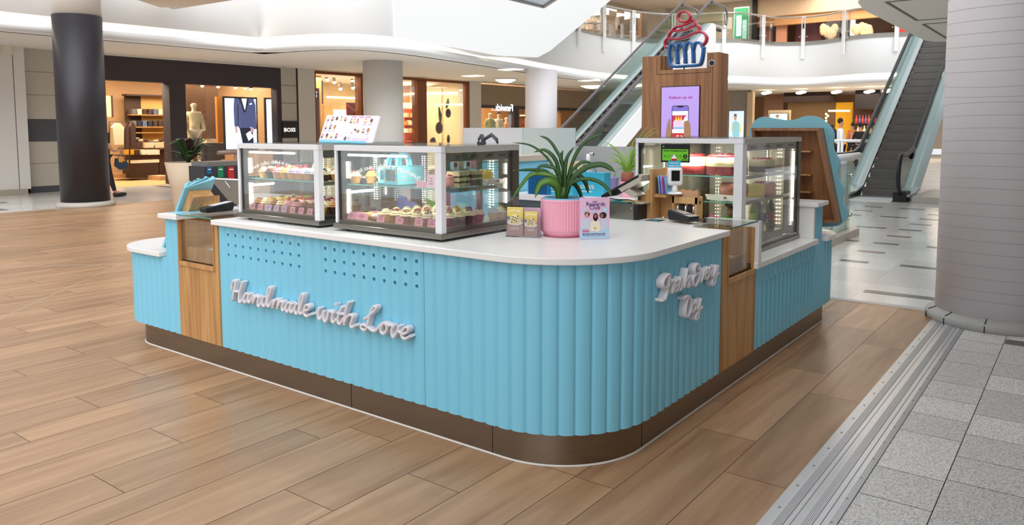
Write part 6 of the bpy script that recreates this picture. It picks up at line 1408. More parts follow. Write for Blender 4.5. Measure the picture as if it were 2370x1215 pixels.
# shelving wall
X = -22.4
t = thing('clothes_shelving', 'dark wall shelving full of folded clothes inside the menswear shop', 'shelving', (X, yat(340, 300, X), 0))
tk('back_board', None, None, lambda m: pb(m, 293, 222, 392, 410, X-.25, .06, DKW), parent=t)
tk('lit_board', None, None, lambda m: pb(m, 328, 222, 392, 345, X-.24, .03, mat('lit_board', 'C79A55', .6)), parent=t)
for q in (265, 293, 306, 343): tk('shelf_board', None, None, lambda m: pb(m, 303, q, 392, q+2.5, X, .24, mat('shelf_tan', 'A67A48', .5)), parent=t)
tk('top_trim', None, None, lambda m: pb(m, 293, 219, 392, 223, X, .3, DKW), parent=t)
R = random.Random(21)
cs_ = [mat('cloth_grey', '6A6460', .8), mat('cloth_cream', 'D8C8A8', .8), mat('cloth_brown', '4A342A', .8), mat('cloth_navy', '2B2E3E', .8), mat('cloth_blue', '5A6A80', .8), mat('cloth_stone', 'A89880', .8)]
def stack(px0, px1, py0, py1, X_, c, label, group, n=4):
    t_ = None; h = (py1-py0)/n; m = MB()
    for k in range(n): pb(m, px0+R.random()*1.2, py0+h*k+.25, px1-R.random()*1.2, py0+h*(k+1)-.1, X_, .25, c)
    tag(m.build('folded_clothes'), label, 'clothes', group)
cnm = ['grey', 'cream', 'brown', 'navy', 'blue', 'stone']
for row, (q0, q1, nm) in enumerate(((252, 265, 'top shelf'), (279, 293, 'second shelf'))):
    for k in range(7):
        c = [0, 1, 2, 2, 4, 1, 0][k] if row == 0 else [0, 3, 4, 3, 2, 2, 3][k]
        stack(306+12.2*k, 316.5+12.2*k, q0, q1, X+.0, cs_[c], f'{cnm[c]} folded clothes, {ORD[k]} stack from left on the {nm} of the menswear shelving', 'folded clothes on the menswear shelving')
for k in range(9):
    a = R.randrange(6); tk('shoe', f'shoe on the lower menswear shelving, {ORD[k]} from left', 'shoe', lambda m: m.ball(at(308+9*k, 318+R.random()*14, 'x', X+.05), .085, cs_[[2, 0, 5, 2][k % 4]], 8, 6, (.6, 1.3, .6)), 'shoes on the lower menswear shelving')
# display tables
def dtable(px0, px1, ytop, ybot, X_, label):
    t_ = thing('display_table', label, 'table', (X_, yat((px0+px1)/2, 380, X_), 0)); tk('table_top', None, None, lambda m: pb(m, px0, ytop, px1, ytop+2.5, X_, .7, DKW), parent=t_)
    for q in (px0+1, px1-3): tk('leg', None, None, lambda m: pb(m, q, ytop+2, q+2, ybot, X_, .05, DKW), parent=t_)
dtable(300, 384, 342, 402, -21.4, 'dark upper display table with folded cream clothes in the menswear shop'); dtable(291, 372, 358, 405, -20.9, 'dark lower display table with yellow and white folded clothes')
for k, (p0, p1, c) in enumerate(((343, 357, 1), (359, 384, 1), (318, 330, 2))): stack(p0, p1, 330, 342, -21.35, cs_[c], f'{"brown" if c == 2 else "cream"} folded shirts, {ORD[k]} stack on the upper display table', 'folded shirts on the upper table')
for k, (p0, p1, c, nm) in enumerate(((297, 311, mat('cloth_yellow', 'E2A928', .8), 'yellow'), (313, 325, cs_[2], 'brown'), (328, 340, mat('cloth_white', 'EFE3CC', .8), 'white'), (342, 370, mat('cloth_white', 'EFE3CC', .8), 'wide white'))): stack(p0, p1, 347, 358, -20.85, c, f'{nm} folded clothes on the lower display table', 'folded clothes on the lower table')
tk('display_plinth', 'dark brown plinth with pale folded clothes under the display tables', 'plinth', lambda m: (pb(m, 303, 378, 366, 411, -20.9, .5, DKW), pb(m, 302, 370, 370, 377, -20.9, .4, mat('cloth_white', 'EFE3CC'))))
tk('step_box', 'low tan box on the shop floor right of the display tables', 'box', lambda m: pb(m, 371, 407, 400, 421, -20.2, .8, WSHOP))
tk('step_platform', 'low tan platform along the menswear shop floor', 'platform', lambda m: pb(m, 276, 401, 330, 411, -21.2, .6, WSHOP))
# clothes rail with hanging clothes
t = thing('clothes_rail', 'black clothes rail with a cream jacket near the menswear entrance', 'rail', (-20.5, yat(275, 300, -20.5), 0))
tk('rail_frame', None, None, lambda m: m.tube([at(253, 405, 'x', -20.5), at(253, 281, 'x', -20.5), at(300, 282, 'x', -20.5), at(300, 400, 'x', -20.5)], .02, BLACK, 6), parent=t)
def garment(px0, px1, py0, py1, c, label, X_=-20.45):
    a = at(px0, py0, 'x', X_); b = at(px1, py1, 'x', X_); yl, yr = a.y, b.y; m = MB(); w_ = yr-yl; zt, zb = a.z, b.z
    m.prism([(X_, yl+w_*.1, zb), (X_, yl+w_*.05, zt-.25), (X_, yl+w_*.0, zt-.12), (X_, yl+w_*.35, zt), (X_, yl+w_*.65, zt), (X_, yl+w_, zt-.12), (X_, yl+w_*.95, zt-.25), (X_, yl+w_*.9, zb)], (.12, 0, 0), c); tag(m.build('garment', bevel=.006), label, 'clothes', 'clothes hanging on the menswear rail')
garment(255, 285, 285, 335, cs_[1], 'cream jacket hanging on the black rail'); garment(284, 296, 285, 345, cs_[2], 'dark brown coat hanging beside the cream jacket'); garment(296, 312, 283, 345, cs_[2], 'second dark coat at the right end of the black rail')
tk('wall_mirror', 'tall lit panel in a dark frame at the left of the menswear shop', 'panel', lambda m: (pb(m, 244, 222, 261, 270, -22.2, .05, mat('lit_panel', 'EBCB8A', .4, emit='EBCB8A', es=.6)), pb(m, 259, 221, 262, 272, -22.15, .05, DKW)))
for k, (px, py) in enumerate(((468, 200), (505, 202), (545, 204), (567, 205), (581, 207))): 
    t = thing('spot_lamp', f'spot lamp above the suit window, {ORD[k]} from left', 'lamp', at(px, py, 'x', -19.6), 'spot lamps above the suit window'); c = at(px, py-2, 'x', -19.6)
    tk('lamp_body', None, None, lambda m: m.cyl(c+Vector((0, 0, .12)), c, .05, CHAR, 8), parent=t); tk('lamp_lens', None, None, lambda m: m.ball(c, .05, WARM, 8, 6), parent=t)
for k, px in enumerate((299, 338, 386)):
    c = at(px, 208, 'x', -22.2); ld = bpy.data.lights.new('wall_washer', 'SPOT'); ld.energy = 40; ld.spot_size = 1.0; ld.color = (1, .75, .45); o = bpy.data.objects.new('wall_washer', ld); col.objects.link(o); o.location = (c.x-.15, c.y, 3.3); 
# window backdrop: brown marble and an orange panel
tk('marble_backdrop', 'brown veined backdrop behind the mannequin in the suit window', 'panel', lambda m: pb(m, 436, 200, 508, 400, -20.6, .1, mat('brown_marble', '5E4432', .3, noise=(1.5, .5))))
tk('timber_board', 'orange wooden panel left of the suit screen', 'panel', lambda m: pb(m, 503, 224, 520, 330, -20.0, .1, mat('orange_wood', 'C07A2E', .5)))
tk('window_ledge', 'dark ledge with two folded shirts behind the mannequin', 'ledge', lambda m: (pb(m, 472, 332, 520, 370, -20.3, .4, CHAR), pb(m, 478, 322, 508, 331, -20.3, .3, cs_[1])))
tk('wall_lantern', 'glowing lantern beside the suit screen', 'lamp', lambda m: pb(m, 590, 234, 603, 252, -20.6, .1, mat('lantern', 'FFE9B0', emit='FFE0A0', es=3)))
tk('trophy_shelf', 'dark column with a small pale sculpture between the suit picture and its reflection', 'column', lambda m: (pb(m, 590, 252, 605, 335, -20.6, .1, CHAR), m.ball(at(599, 270, 'x', -20.5), .12, cs_[1], 8, 6, (.5, 1, 1.2)), m.ball(at(599, 282, 'x', -20.5), .14, cs_[1], 8, 6, (.5, 1, .8))))
# suit screen
def suit_screen(px0, px1, py0, py1, X_, label, crop=1.0):
    t_ = thing('advert_screen', label, 'screen', (X_, yat(px0, 300, X_), 0)); y0, y1 = yat(px0, 270, X_), yat(px1, 270, X_); zt = zat((px0+px1)/2, py0, X_); zb = zat((px0+px1)/2, py1, X_); W_ = (y1-y0)/crop; h = zt-zb
    tk('screen_frame', None, None, lambda m: m.box((X_-.06, y0-.05, zb-.05), (X_, y1+.05, zt+.05), BLACK), parent=t_); m = MB()
    def P3(pts, mt, e): 
        pts = [(min(u, crop), v) for u, v in pts]; m.prism([(X_+.002+e, y0+u*W_, zt-v*h) for u, v in pts], (.001, 0, 0), mt)
    def e_(n, c, s=1.7): return mat(n, c, .5, emit=c, es=s)
    P3([(0, 0), (1, 0), (1, 1), (0, 1)], e_('adv_pale', 'C9D3F2'), 0); nv = e_('adv_navy', '4A5480', 1.0); nd = e_('adv_dark', '23283F', .6); sk = e_('adv_skin', 'C79AA0', 1); wh = e_('adv_white', 'F2F6FF', 1.5)
    P3([(.30, 0), (.92, 0), (.98, .12), (1, .6), (.84, .62), (.80, .56), (.66, .64), (.5, .62), (.42, .58), (.40, .55), (.36, .56), (.28, .54), (.27, .2)], nv, .002); P3([(.44, .58), (.86, .58), (.90, 1), (.56, 1)], nd, .003)
    P3([(.52, 0), (.70, 0), (.66, .16), (.62, .24), (.56, .12)], wh, .005); P3([(.44, 0), (.53, 0), (.64, .26), (.60, .28)], nd, .006); P3([(.70, 0), (.78, 0), (.66, .26), (.63, .26)], nd, .006)
    P3([(.40, .12), (.43, .12), (.41, .54), (.385, .54)], nd, .006); P3([(.28, .54), (.36, .56), (.37, .68), (.31, .68)], sk, .007); P3([(.80, .56), (.90, .58), (.90, .68), (.80, .66)], sk, .007); P3([(.64, .70), (.78, .64), (.88, .76), (.72, .84)], wh, .008); P3([(.78, .10), (.86, .08), (.86, .11), (.79, .12)], wh, .007)
    m.build('screen_picture', t_)
suit_screen(521, 593, 228, 345, -19.2, 'large bright screen showing a navy suit in the shop window')
suit_screen(617, 634, 230, 345, -19.4, 'reflection of the navy suit screen, built as a narrow glowing panel at the window edge', .33)  # reflection of the suit screen, drawn as a second lit panel
# --- beauty shop with bronze frames
y0, y1, y2, y3, y4, y5 = yat(728), yat(850), yat(925), yat(967), yat(988), yat(1086)
zt = zat(800, 180)
structure(tk('trim_13', None, None, lambda m: (m.box((SX-.12, y0, H-.12), (SX, y5, H-.02), BRZ), m.box((SX-.12, y0, 0), (SX, y0+.08, H-.1), BRZ), m.box((SX-.3, yat(836), 0), (SX, y2-1.2, H-.1), BRZ), m.box((SX-.3, y3, 0), (SX, y4, H-.1), BRZ), m.box((SX-.12, y5-.22, 0), (SX, y5, H-.1), BRZ))))
structure(tk('window_2', None, None, lambda m: (m.box((SX-.08, y0, .1), (SX-.07, yat(836), H-.1), GLASS), m.box((SX-.08, y2-1.2, .1), (SX-.07, y5, H-.1), GLASS))))
structure(tk('wall_left', None, None, lambda m: (m.box((-24.2, y0-1, 0), (-24, y5+2, H), WSH2), m.box((-24, y0-.9, 0), (SX-.1, y0-.7, H), WSHOP), m.box((-24, y5+.3, 0), (SX-.3, y5+.5, H), WSH2))))
shop_fill_light(-20.8, 15, 3.3, 130, 2.4, (1, .85, .62)); shop_fill_light(-20.8, 19.5, 3.3, 130, 2.4, (1, .86, .62))
for k, (px, py) in enumerate(((757, 184), (774, 190), (816, 187), (825, 187), (788, 205), (817, 203))):
    c = at(px, py, 'x', -21); t = thing('track_lamp', f'track lamp on the beauty shop ceiling, {ORD[k]} of six', 'lamp', c, 'track lamps in the beauty shop')
    tk('lamp_body', None, None, lambda m: m.cyl(c+Vector((0, -.05, .22)), c, .06, mat('lamp_grey', '8C847A', .5), 8), parent=t); tk('lamp_lens', None, None, lambda m: m.ball(c, .065, WARM, 8, 6), parent=t)
tk('light_cove', 'glowing strip along the beauty shop back wall', 'lamp', lambda m: pb(m, 759, 224, 835, 228, -23, .1, mat('cove_warm', 'FFF0C0', emit='FFE6A8', es=3)))
tk('oak_display', 'light oak back panel under the glowing strip of the beauty shop', 'panel', lambda m: (pb(m, 750, 244, 836, 330, -22.8, .1, OAK), pb(m, 728, 175, 745, 340, -20.2, .1, OAK)))
tk('red_poster', 'dark red poster in the beauty shop window', 'poster', lambda m: (pb(m, 803, 238, 836, 268, -19.4, .05, mat('poster_red', '8C1E1E', .5)), m.bar(at(804, 243, 'x', -19.39), at(834, 266, 'x', -19.39), .03, .05, mat('poster_stripe', 'C86A50', .5))))
tk('glowing_box', 'bright white light box behind the menu board', 'light box', lambda m: pb(m, 781, 254, 804, 272, -19.6, .2, mat('lightbox', 'FFFFFF', emit='FFFFFF', es=2.2)))
tk('side_screen', 'dark tall screen at the left of the beauty shop window', 'screen', lambda m: (pb(m, 727, 204, 740, 330, -19, .05, mat('brown_screen', '6A4A3E', .3)), pb(m, 727, 211, 733, 216, -18.95, .02, mat('scr_glow', 'DDE6FF', emit='C8D8FF', es=2)), pb(m, 727, 219, 733, 225, -18.95, .02, mat('scr_glow', 'DDE6FF'))))
tk('hanging_sign', 'narrow dark hanging banner in the beauty shop', 'banner', lambda m: pb(m, 744, 187, 748, 241, -21.5, .05, CHAR))
PNKS = mat('pink_shelf', 'D9605A', .5); 
for k, (a, b) in enumerate(((937, 962), (963, 984), (991, 1020))):
    t = thing('product_shelf', f'coral pink product shelving with lit header, {ORD[k]} bay from left', 'shelving', (-21.5, yat(a, 300, -21.5), 0), 'coral shelving in the beauty shop')
    tk('shelf_case', None, None, lambda m: pb(m, a, 252, b, 400, -21.6, .1, mat('coral_back', 'E07A6A', .5)), parent=t); tk('lit_header', None, None, lambda m: pb(m, a, 238, b-1, 251, -21.4, .1, mat('lit_header', 'FFE9A8', emit='FFE0A0', es=1.6)), parent=t)
    for q in (271, 289, 307, 325): tk('shelf_board', None, None, lambda m: pb(m, a, q, b, q+2, -21.4, .3, PNKS), parent=t)
    for q in (a, b-1): tk('shelf_side', None, None, lambda m: pb(m, q, 252, q+1, 400, -21.4, .3, PNKS), parent=t)
    for r_, q in enumerate((271, 289, 307)):
        for j in range(3):
            x_ = a+3+j*(b-a-6)/3; tk('product_box', f'small {["cream", "orange", "white"][(j+r_) % 3]} package on coral bay {ORD[k]}, {["upper", "middle", "lower"][r_]} shelf, {ORD[j]} from left', 'package', lambda m: pb(m, x_, q-12+R.random()*4, x_+(b-a-8)/3-.5, q, -21.3, .2, [cs_[1], mat('pack_orange', 'E8923C', .5), mat('cloth_white', 'EFE3CC')][(j+r_) % 3]), 'packages on the coral shelving')
tk('cream_board', 'large cream board behind the cherry decorations', 'panel', lambda m: pb(m, 1022, 205, 1074, 400, -20.2, .1, mat('cream_board', 'F3DDB2', .6)))
CH = mat('cherry_plum', '5A343C', .4); LG2 = mat('dark_leaf_deco', '4A5A4A', .5)
for k, (cx, cy_, r, tx0, ty0, tx1, ty1, lb) in enumerate(((1037.5, 262, 8, 1037, 228, 1033, 250, 'upper'), (1016.5, 296, 10.5, 1016, 248, 1019, 285, 'middle'), (1002, 330, 9, 1003, 318, 1003, 325, 'lower'))):
    c = at(cx, cy_, 'x', -18.7); rr = 1.15*r*(c-CAM).length/FPX; t = thing('cherry_decoration', f'{lb} plum coloured cherry decoration hanging in the beauty shop window', 'decoration', c, 'cherry decorations in the window')
    tk('cherry', None, None, lambda m: m.ball(c, rr, CH, 14, 10, (.3, 1, 1.15)), parent=t); a = at(tx0, ty0, 'x', -18.7); b = at(tx1, ty1, 'x', -18.7); tk('stalk', None, None, lambda m: m.tube([a, a.lerp(b, .5)+Vector((0, .03, 0)), b], [.03, .07, .035], LG2, 8), parent=t)
c = at(1038, 322, 'x', -18.7); tk('leaf_decoration', 'dark green leaf decoration low in the beauty shop window', 'decoration', lambda m: m.ball(c, .13, LG2, 10, 8, (.2, .7, 1.4)))
# --- third shop, tan fascia
y6, y7, y8 = yat(1112), yat(1240), yat(1372)
z2 = zat(1180, 245); structure(tk('wall_left', None, None, lambda m: (m.box((SX-.3, y6, z2), (SX, y8+3, H-.08), TAUPE), m.box((SX-.3, y6, z2-.12), (SX+.02, y8+3, z2), CHAR), m.box((SX-.3, yat(1190), 0), (SX, yat(1201), z2), CHAR))))
structure(tk('window_3', None, None, lambda m: m.box((SX-.08, y6, 0), (SX-.07, yat(1300), z2), GLASS)))
structure(tk('wall_left', None, None, lambda m: (m.box((-22.3, y6-1, 0), (-22.1, y8+4, H), mat('shop_wall_orange', 'C08A50', .7)), m.box((SX-.3, yat(1300), 0), (SX-.05, y8+3, z2), mat('brown_board', '9A6A3C', .6)))))
shop_fill_light(-20.4, 23.5, 3.2, 130, 2.2, (1, .8, .55)); shop_fill_light(-20.2, 26, 3.2, 70, 2, (1, .8, .55))
t = tk('lettering_reflection', 'reflection of white lettering in the tan fascia shop window, built as glowing letters', 'sign', lambda m: text(m, 'Fenwick', at(1187, 257, 'x', -18.45), (0, -1, .0), (0, 0, 1), .4, mat('reflection_white', 'FFFFFF', emit='EAF4FF', es=1.5), 'l', .01, width=yat(1187, 257, -18.45)-yat(1147, 257, -18.45)))  # reflection in the glass, drawn as mirrored glowing letters
structure(tk('wall_back', None, None, lambda m: (m.prism([(-18.9, 31, 0), (-13.2, 35.6, 0), (-13.2, 35.9, 0), (-18.9, 31.3, 0)], (0, 0, H), mat('olive_wall', 'B0A07E', .7)),)))
# ceiling discs
for k, (px, py, r) in enumerate(((1170, 186, .42), (1371, 200, .55))):
    c = at(px, py, 'z', H-.06); t = thing('ceiling_lamp', f'{["small", "large"][k]} round domed ceiling lamp {["left", "right"][k]} of the cool white column', 'lamp', c)
    tk('lamp_dome', None, None, lambda m: m.lathe([(r, .06), (r*.9, .0), (r*.5, -.08), (.01, -.11)], c, mat('dome_glow', 'FFF2D8', emit='FFEFD0', es=2), 24), parent=t); tk('lamp_rim', None, None, lambda m: m.lathe([(r+.05, .06), (r+.05, .02), (r, .02)], c, SATIN, 24), parent=t)
for k, (px, py) in enumerate(((1180, 160), (1095, 175), (1365, 186))):
    a = at(px-20, py, 'z', H-.002); b = at(px+25, py+1.5, 'z', H-.002); tk('ceiling_panel_light', f'flat light panel set in the soffit, {ORD[k]} from left', 'lamp', lambda m: m.box((a.x-.15, a.y, H-.02), (b.x+.2, a.y+.5, H-.001), mat('panel_glow', 'FFF2E0', emit='FFF0DC', es=1.5)), 'flat light panels in the soffit')

# --- far end shops, plane y = 40
YF = 38.0
structure(tk('wall_back', None, None, lambda m: (yb(m, 1640, 205, 1738, 345, 35.5, .4, mat('grey_pier', 'A79F94', .6)),)))
structure(tk('trim_14', None, None, lambda m: yb(m, 1728, 214, 1741, 345, 35.3, .3, mat('cream_trim', 'DCC3A0', .6))))
def far_box(nm, lb, ct, x0, y0, x1, y1, Y, c, dep=.2): tk(nm, lb, ct, lambda m: yb(m, x0, y0, x1, y1, Y, dep, c))
far_box('shop_wall', 'warm beige back wall of the far shop', 'wall', 1738, 214, 2130, 350, YF+6, mat('far_beige', 'B48860', .7))
far_box('brown_wall', 'wide brown wall panel behind the wavy sign', 'wall', 1822, 226, 1932, 345, YF+2, mat('far_brown', '6E5334', .7))
far_box('dark_header', 'dark band above the brown wall panel', 'panel', 1814, 209, 1932, 236, YF+1.6, mat('far_dark', '2C1A14', .7))
far_box('yellow_wall', 'bright yellow wall behind the man with the backpack', 'wall', 1933, 237, 1972, 345, YF+2, mat('far_yellow', 'E0A416', .6))
far_box('black_board', 'black board hanging over the far shop shelves', 'board', 1979, 207, 2035, 251, YF+1, mat('far_black', '1C1416', .6))
far_box('rose_wall', 'rose brown pier in the far shop', 'wall', 1767, 216, 1812, 345, YF+3, mat('far_rose', 'A88068', .7))
far_box('product_shelf', 'tall shelf crowded with bottles below the black board', 'shelving', 1975, 254, 2040, 340, YF+1.5, mat('far_shelf', '4A2E20', .7), .4)
far_box('white_portal', 'cream portal framing a small bright screen', 'portal', 1777, 255, 1827, 345, YF, mat('far_cream', 'E2C9A6', .6))
def screen_person(nm, lb, x0, y0, x1, y1, Y, shirt, sleeve):
    t = thing(nm, lb, 'screen', at(x0, y1, 'y', Y)); tk('screen_frame', None, None, lambda m: yb(m, x0-1, y0-1, x1+1, y1+1, Y, .08, mat('screen_bezel', '3A3440', .4)), parent=t)
    tk('screen_panel', None, None, lambda m: yb(m, x0, y0, x1, y1, Y-.01, .01, mat('ad_sky', 'C9DCEC', .4, emit='C9DCEC', es=.8)), parent=t)
    def A(u, v): return at(x0+(x1-x0)*u, y0+(y1-y0)*v, 'y', Y-.02)
    m = MB(); s_ = mat('ad_skin', 'D09A7E', .5, emit='D09A7E', es=.5)
    def PG(pts, mt, e): m.prism([A(u, v)-Vector((0, e, 0)) for u, v in pts], (0, .005, 0), mt)
    PG([(.15, .62), (.2, .38), (.36, .30), (.60, .30), (.80, .38), (.86, .62)], mat(sleeve[0], sleeve[1], .5, emit=sleeve[1], es=.6), 0); PG([(.24, .75), (.28, .36), (.38, .30), (.58, .30), (.70, .36), (.74, .75)], mat(shirt[0], shirt[1], .5, emit=shirt[1], es=.6), .01)
    PG([(.45+.09*cos(2*pi*k/12), .20+.085*sin(2*pi*k/12)) for k in range(12)], s_, .02); PG([(.35, .17), (.38, .10), (.46, .08), (.54, .11), (.55, .17), (.46, .13)], mat('ad_hair', '8A4A34', .6), .03)
    PG([(.15, .75), (.82, .75), (.85, 1.0), (.12, 1.0)], mat('ad_white', 'E8ECF2', .5, emit='E8ECF2', es=.7), .02); m.build('screen_picture', t)
screen_person('advert_screen', 'tall advert screen of a person in a pale blue top right of the totem', 1687, 257, 1721, 335, 33.0, ('ad_teal', '8FC9D2'), ('ad_yellow', 'DCCF8A'))
screen_person('advert_screen', 'small bright advert screen inside the cream portal', 1781, 263, 1822, 300, YF-.2, ('ad_teal', '8FC9D2'), ('ad_teal', '8FC9D2'))
for k in range(12):
    p = at(1919+4.6*k, 256.5, 'y', YF+.5) if k < 11 else None
    if p: tk('bulb', f'glowing bulb of the arrow sign, {ORD[k]} from left on the upper bar', 'lamp', lambda m: m.ball(p, .05, mat('bulb_glow', 'FFE2B0', emit='FFE0A8', es=4), 8, 6), 'bulbs of the arrow sign')
for k, (px, py) in enumerate(((1912, 264), (1916, 268), (1912, 273), (1912, 280), (1912, 287))): tk('bulb', f'glowing bulb of the arrow sign, {ORD[k]} down the left bar', 'lamp', lambda m: m.ball(at(px, py, 'y', YF+.5), .055, mat('bulb_glow', 'FFE2B0'), 8, 6), 'bulbs of the arrow sign')
for k, (px, py) in enumerate(((1774, 215), (1854, 214), (1936, 213), (2012, 212), (2055, 210))):
    tk('ceiling_spots', f'cluster of bright ceiling spots at the far shop, {ORD[k]} from left', 'lamp', lambda m: (m.ball(at(px-4, py+1, 'y', 36), .11, WARM, 8, 6, (1.6, 1, .6)), m.ball(at(px+4, py-1, 'y', 36), .11, WARM, 8, 6, (1.6, 1, .6))), 'ceiling spots at the far shops')
bc = [mat('bt_red', 'B84A34', .5), mat('bt_cream', 'E2C8A8', .5), mat('bt_violet', '7A5A90', .5), mat('bt_orange', 'D8763A', .5)]
for k in range(14):
    a = at(1982+3.6*k, 286+(k % 2)*24, 'y', YF+1.3); tk('bottle', f'{["red", "cream", "violet", "orange"][k % 4]} bottle on the far crowded shelf, {["upper", "lower"][k % 2]} row, {ORD[k//2]} from left', 'bottle', lambda m: m.lathe([(.07, 0), (.07, .22), (.03, .3), (.03, .42)], a, bc[k % 4], 8), 'bottles on the far crowded shelf')
shop_fill_light(-7, 37.5, 3.2, 75, 3, (1, .86, .7)); shop_fill_light(-3, 38.5, 3.2, 75, 3, (1, .86, .7)); shop_fill_light(-11, 38.5, 3.2, 45, 3, (1, .86, .7))
# upper floor shops behind the far railing
for x_, y_ in ((-4, 35), (-8.5, 36), (-13.5, 34)): shop_fill_light(x_, y_, 8.1, 140, 3, (1, .84, .66))  # unseen area lamps added to brighten the upper back walls
YU = 38.2
structure(tk('wall_back', None, None, lambda m: (yb(m, 1480, -60, 1535, 110, YU-1, .8, CREAM), yb(m, 1565, -30, 1652, 110, YU-.2, .2, mat('up_dark', '23282A', .6)), yb(m, 1652, -60, 1745, 110, YU-.5, .5, UPW), yb(m, 1741, -60, 1750, 110, YU-.6, .3, BLACK))))
structure(tk('wall_back', None, None, lambda m: (yb(m, 1750, -60, 2180, 22, YU-.4, .3, mat('up_beige', 'C8B49C', .7)), yb(m, 1755, 18, 2180, 45, YU-.2, .3, mat('up_orange', 'CF9A68', .6)), yb(m, 1755, 40, 2180, 130, YU+3, .2, mat('up_brown', '8A5A3A', .6)))))
far_box('pink_partition', 'salmon pink partition with notices on the upper floor', 'panel', 1796, 40, 1820, 110, YU+.2, mat('up_salmon', 'E0A084', .6))
far_box('rose_partition', 'dusky rose partition at the left of the upper shop', 'panel', 1768, 42, 1786, 110, YU+.3, mat('up_rose', 'C48470', .6))
far_box('wine_cabinet', 'dark wine coloured cabinet in the upper shop', 'cabinet', 1840, 52, 1900, 110, YU+1, mat('up_wine', '6A2E30', .6))
far_box('bright_window', 'tall bright multi coloured glass panel in the upper shop', 'window', 1968, 26, 1978, 82, YU, mat('up_bright', 'DDE4FF', .4, emit='C8D8FF', es=1.2))
for k, (px, py) in enumerate(((1915, 72), (1996, 68))): tk('dried_bouquet', f'{["left", "right"][k]} pale pampas bouquet behind the upper railing', 'plant', lambda m: [m.ball(at(px+R.uniform(-18, 18), py+R.uniform(-8, 12), 'y', YU-.4), .18, mat('pampas', 'E6C9A2', .8), 8, 6, (1, .5, 1.3)) for _ in range(12)], 'pampas bouquets on the upper floor')
tk('red_display', 'red display at the right end of the upper shop', 'display', lambda m: yb(m, 2078, 60, 2105, 85, YU, .3, mat('up_red', 'C23A34', .6)))
t = thing('green_sign', 'tall green framed sign standing on the upper floor', 'sign', at(1715, 90, 'y', 36)); tk('sign_frame', None, None, lambda m: yb(m, 1698, 16, 1733, 118, 36, .1, mat('sign_blue_rim', '9AC0C8', .4)), parent=t); tk('sign_panel', None, None, lambda m: (yb(m, 1700, 19, 1731, 98, 35.98, .02, mat('sign_green', '1E8A5C', .5, emit='1E8A5C', es=.25)), yb(m, 1704, 36, 1716, 84, 35.95, .02, mat('sign_pale', 'A8D8DC', .5)), yb(m, 1718, 46, 1728, 90, 35.95, .02, mat('sign_pale', 'A8D8DC'))), parent=t)
far_box('white_notice', 'small white notice on the escalator end glass', 'notice', 1683, 40, 1694, 67, 31.5, mat('cloth_white', 'EFE3CC'), .02)
XU = -19.0
tk('wall_poster', 'white ad poster figure on the taupe upper wall', 'poster', lambda m: (m.ball(at(1428, 52, 'x', XU+.3), .25, WT, 8, 6, (.3, 1, 1.6)), m.ball(at(1430, 62, 'x', XU+.3), .12, mat('poster_red', '8C1E1E'), 8, 6)))
t = thing('upper_shop_window', 'upper shop window with white lettering and blue clothes, by the sloped white cladding', 'window', at(1375, 60, 'x', XU+.3)); tk('window_panel', None, None, lambda m: pb(m, 1350, 20, 1390, 100, XU+.3, .1, mat('up_pane', '8C9A98', .3)), parent=t); tk('lettering', None, None, lambda m: text(m, 'Levis', at(1391, 51, 'x', XU+.42), (0, -1, 0), (0, 0, 1), .5, WT, 'l', .01, width=1.9), parent=t); tk('jeans_display', None, None, lambda m: (pb(m, 1365, 48, 1371, 75, XU+.4, .1, mat('denim', '2E3E5E', .7)), pb(m, 1374, 50, 1381, 72, XU+.4, .1, mat('denim', '2E3E5E'))), parent=t)
far_box('copper_display', 'glowing copper toned shop display beyond the upper railing', 'display', 1464, 30, 1481, 100, YU-1.5, mat('up_copper', 'B98A66', .5, emit='E0A878', es=.5))

# ------------------------------------------------------------------ bins, planter
tb = thing('recycling_bins', 'dark recycling bin unit with blue, green and red panels left of the cases', 'bin', at(515, 470, 'x', -10.4)); XBN = -10.6
tk('bin_body', None, None, lambda m: m.box((XBN-.5, yat(475, 430, XBN), 0), (XBN, yat(552, 430, XBN), zat(515, 384, XBN)), mat('bin_dark', '33353A', .5)), parent=tb); tk('bin_top', None, None, lambda m: pb(m, 480, 374, 552, 384, XBN, .5, mat('bin_top', '6E6C6A', .4)), parent=tb)
for (a, b, c, q) in ((480, 490, '1F5E8C', 403), (505, 517, '1E7A56', 410), (529, 542, 'B8282C', 414)): tk('bin_panel', None, None, lambda m: (pb(m, a, 386, b, q, XBN+.02, .03, mat('bin_'+c, c, .5)), pb(m, a+2, 391, b-2, 393, XBN+.022, .01, WT)), parent=tb)
tk('awning_bar', 'brown rounded table edge above the recycling bins', 'table', lambda m: (m.tube([at(504, 354, 'x', -12.5), at(560, 351, 'x', -12.5)], .045, mat('table_brown', '8C7468', .5), 8), m.tube([at(545, 352, 'x', -12.5), Vector((-12.5, at(545, 352, 'x', -12.5).y, 0))], .03, mat('table_brown', '8C7468'), 8)))
tp = thing('planter', 'beige planter with dark red and green leaves beside the menswear window', 'planter', at(437, 470, 'x', -12.2)); c0 = at(437, 412, 'x', -12.2); r_ = .42
tk('planter_pot', None, None, lambda m: m.lathe([(.28, 0), (.33, .4), (r_, .88), (r_-.04, .88), (r_-.06, .8)], (c0.x, c0.y, 0), mat('planter_beige', 'C2AE96', .6), 32, cap=False), parent=tp)
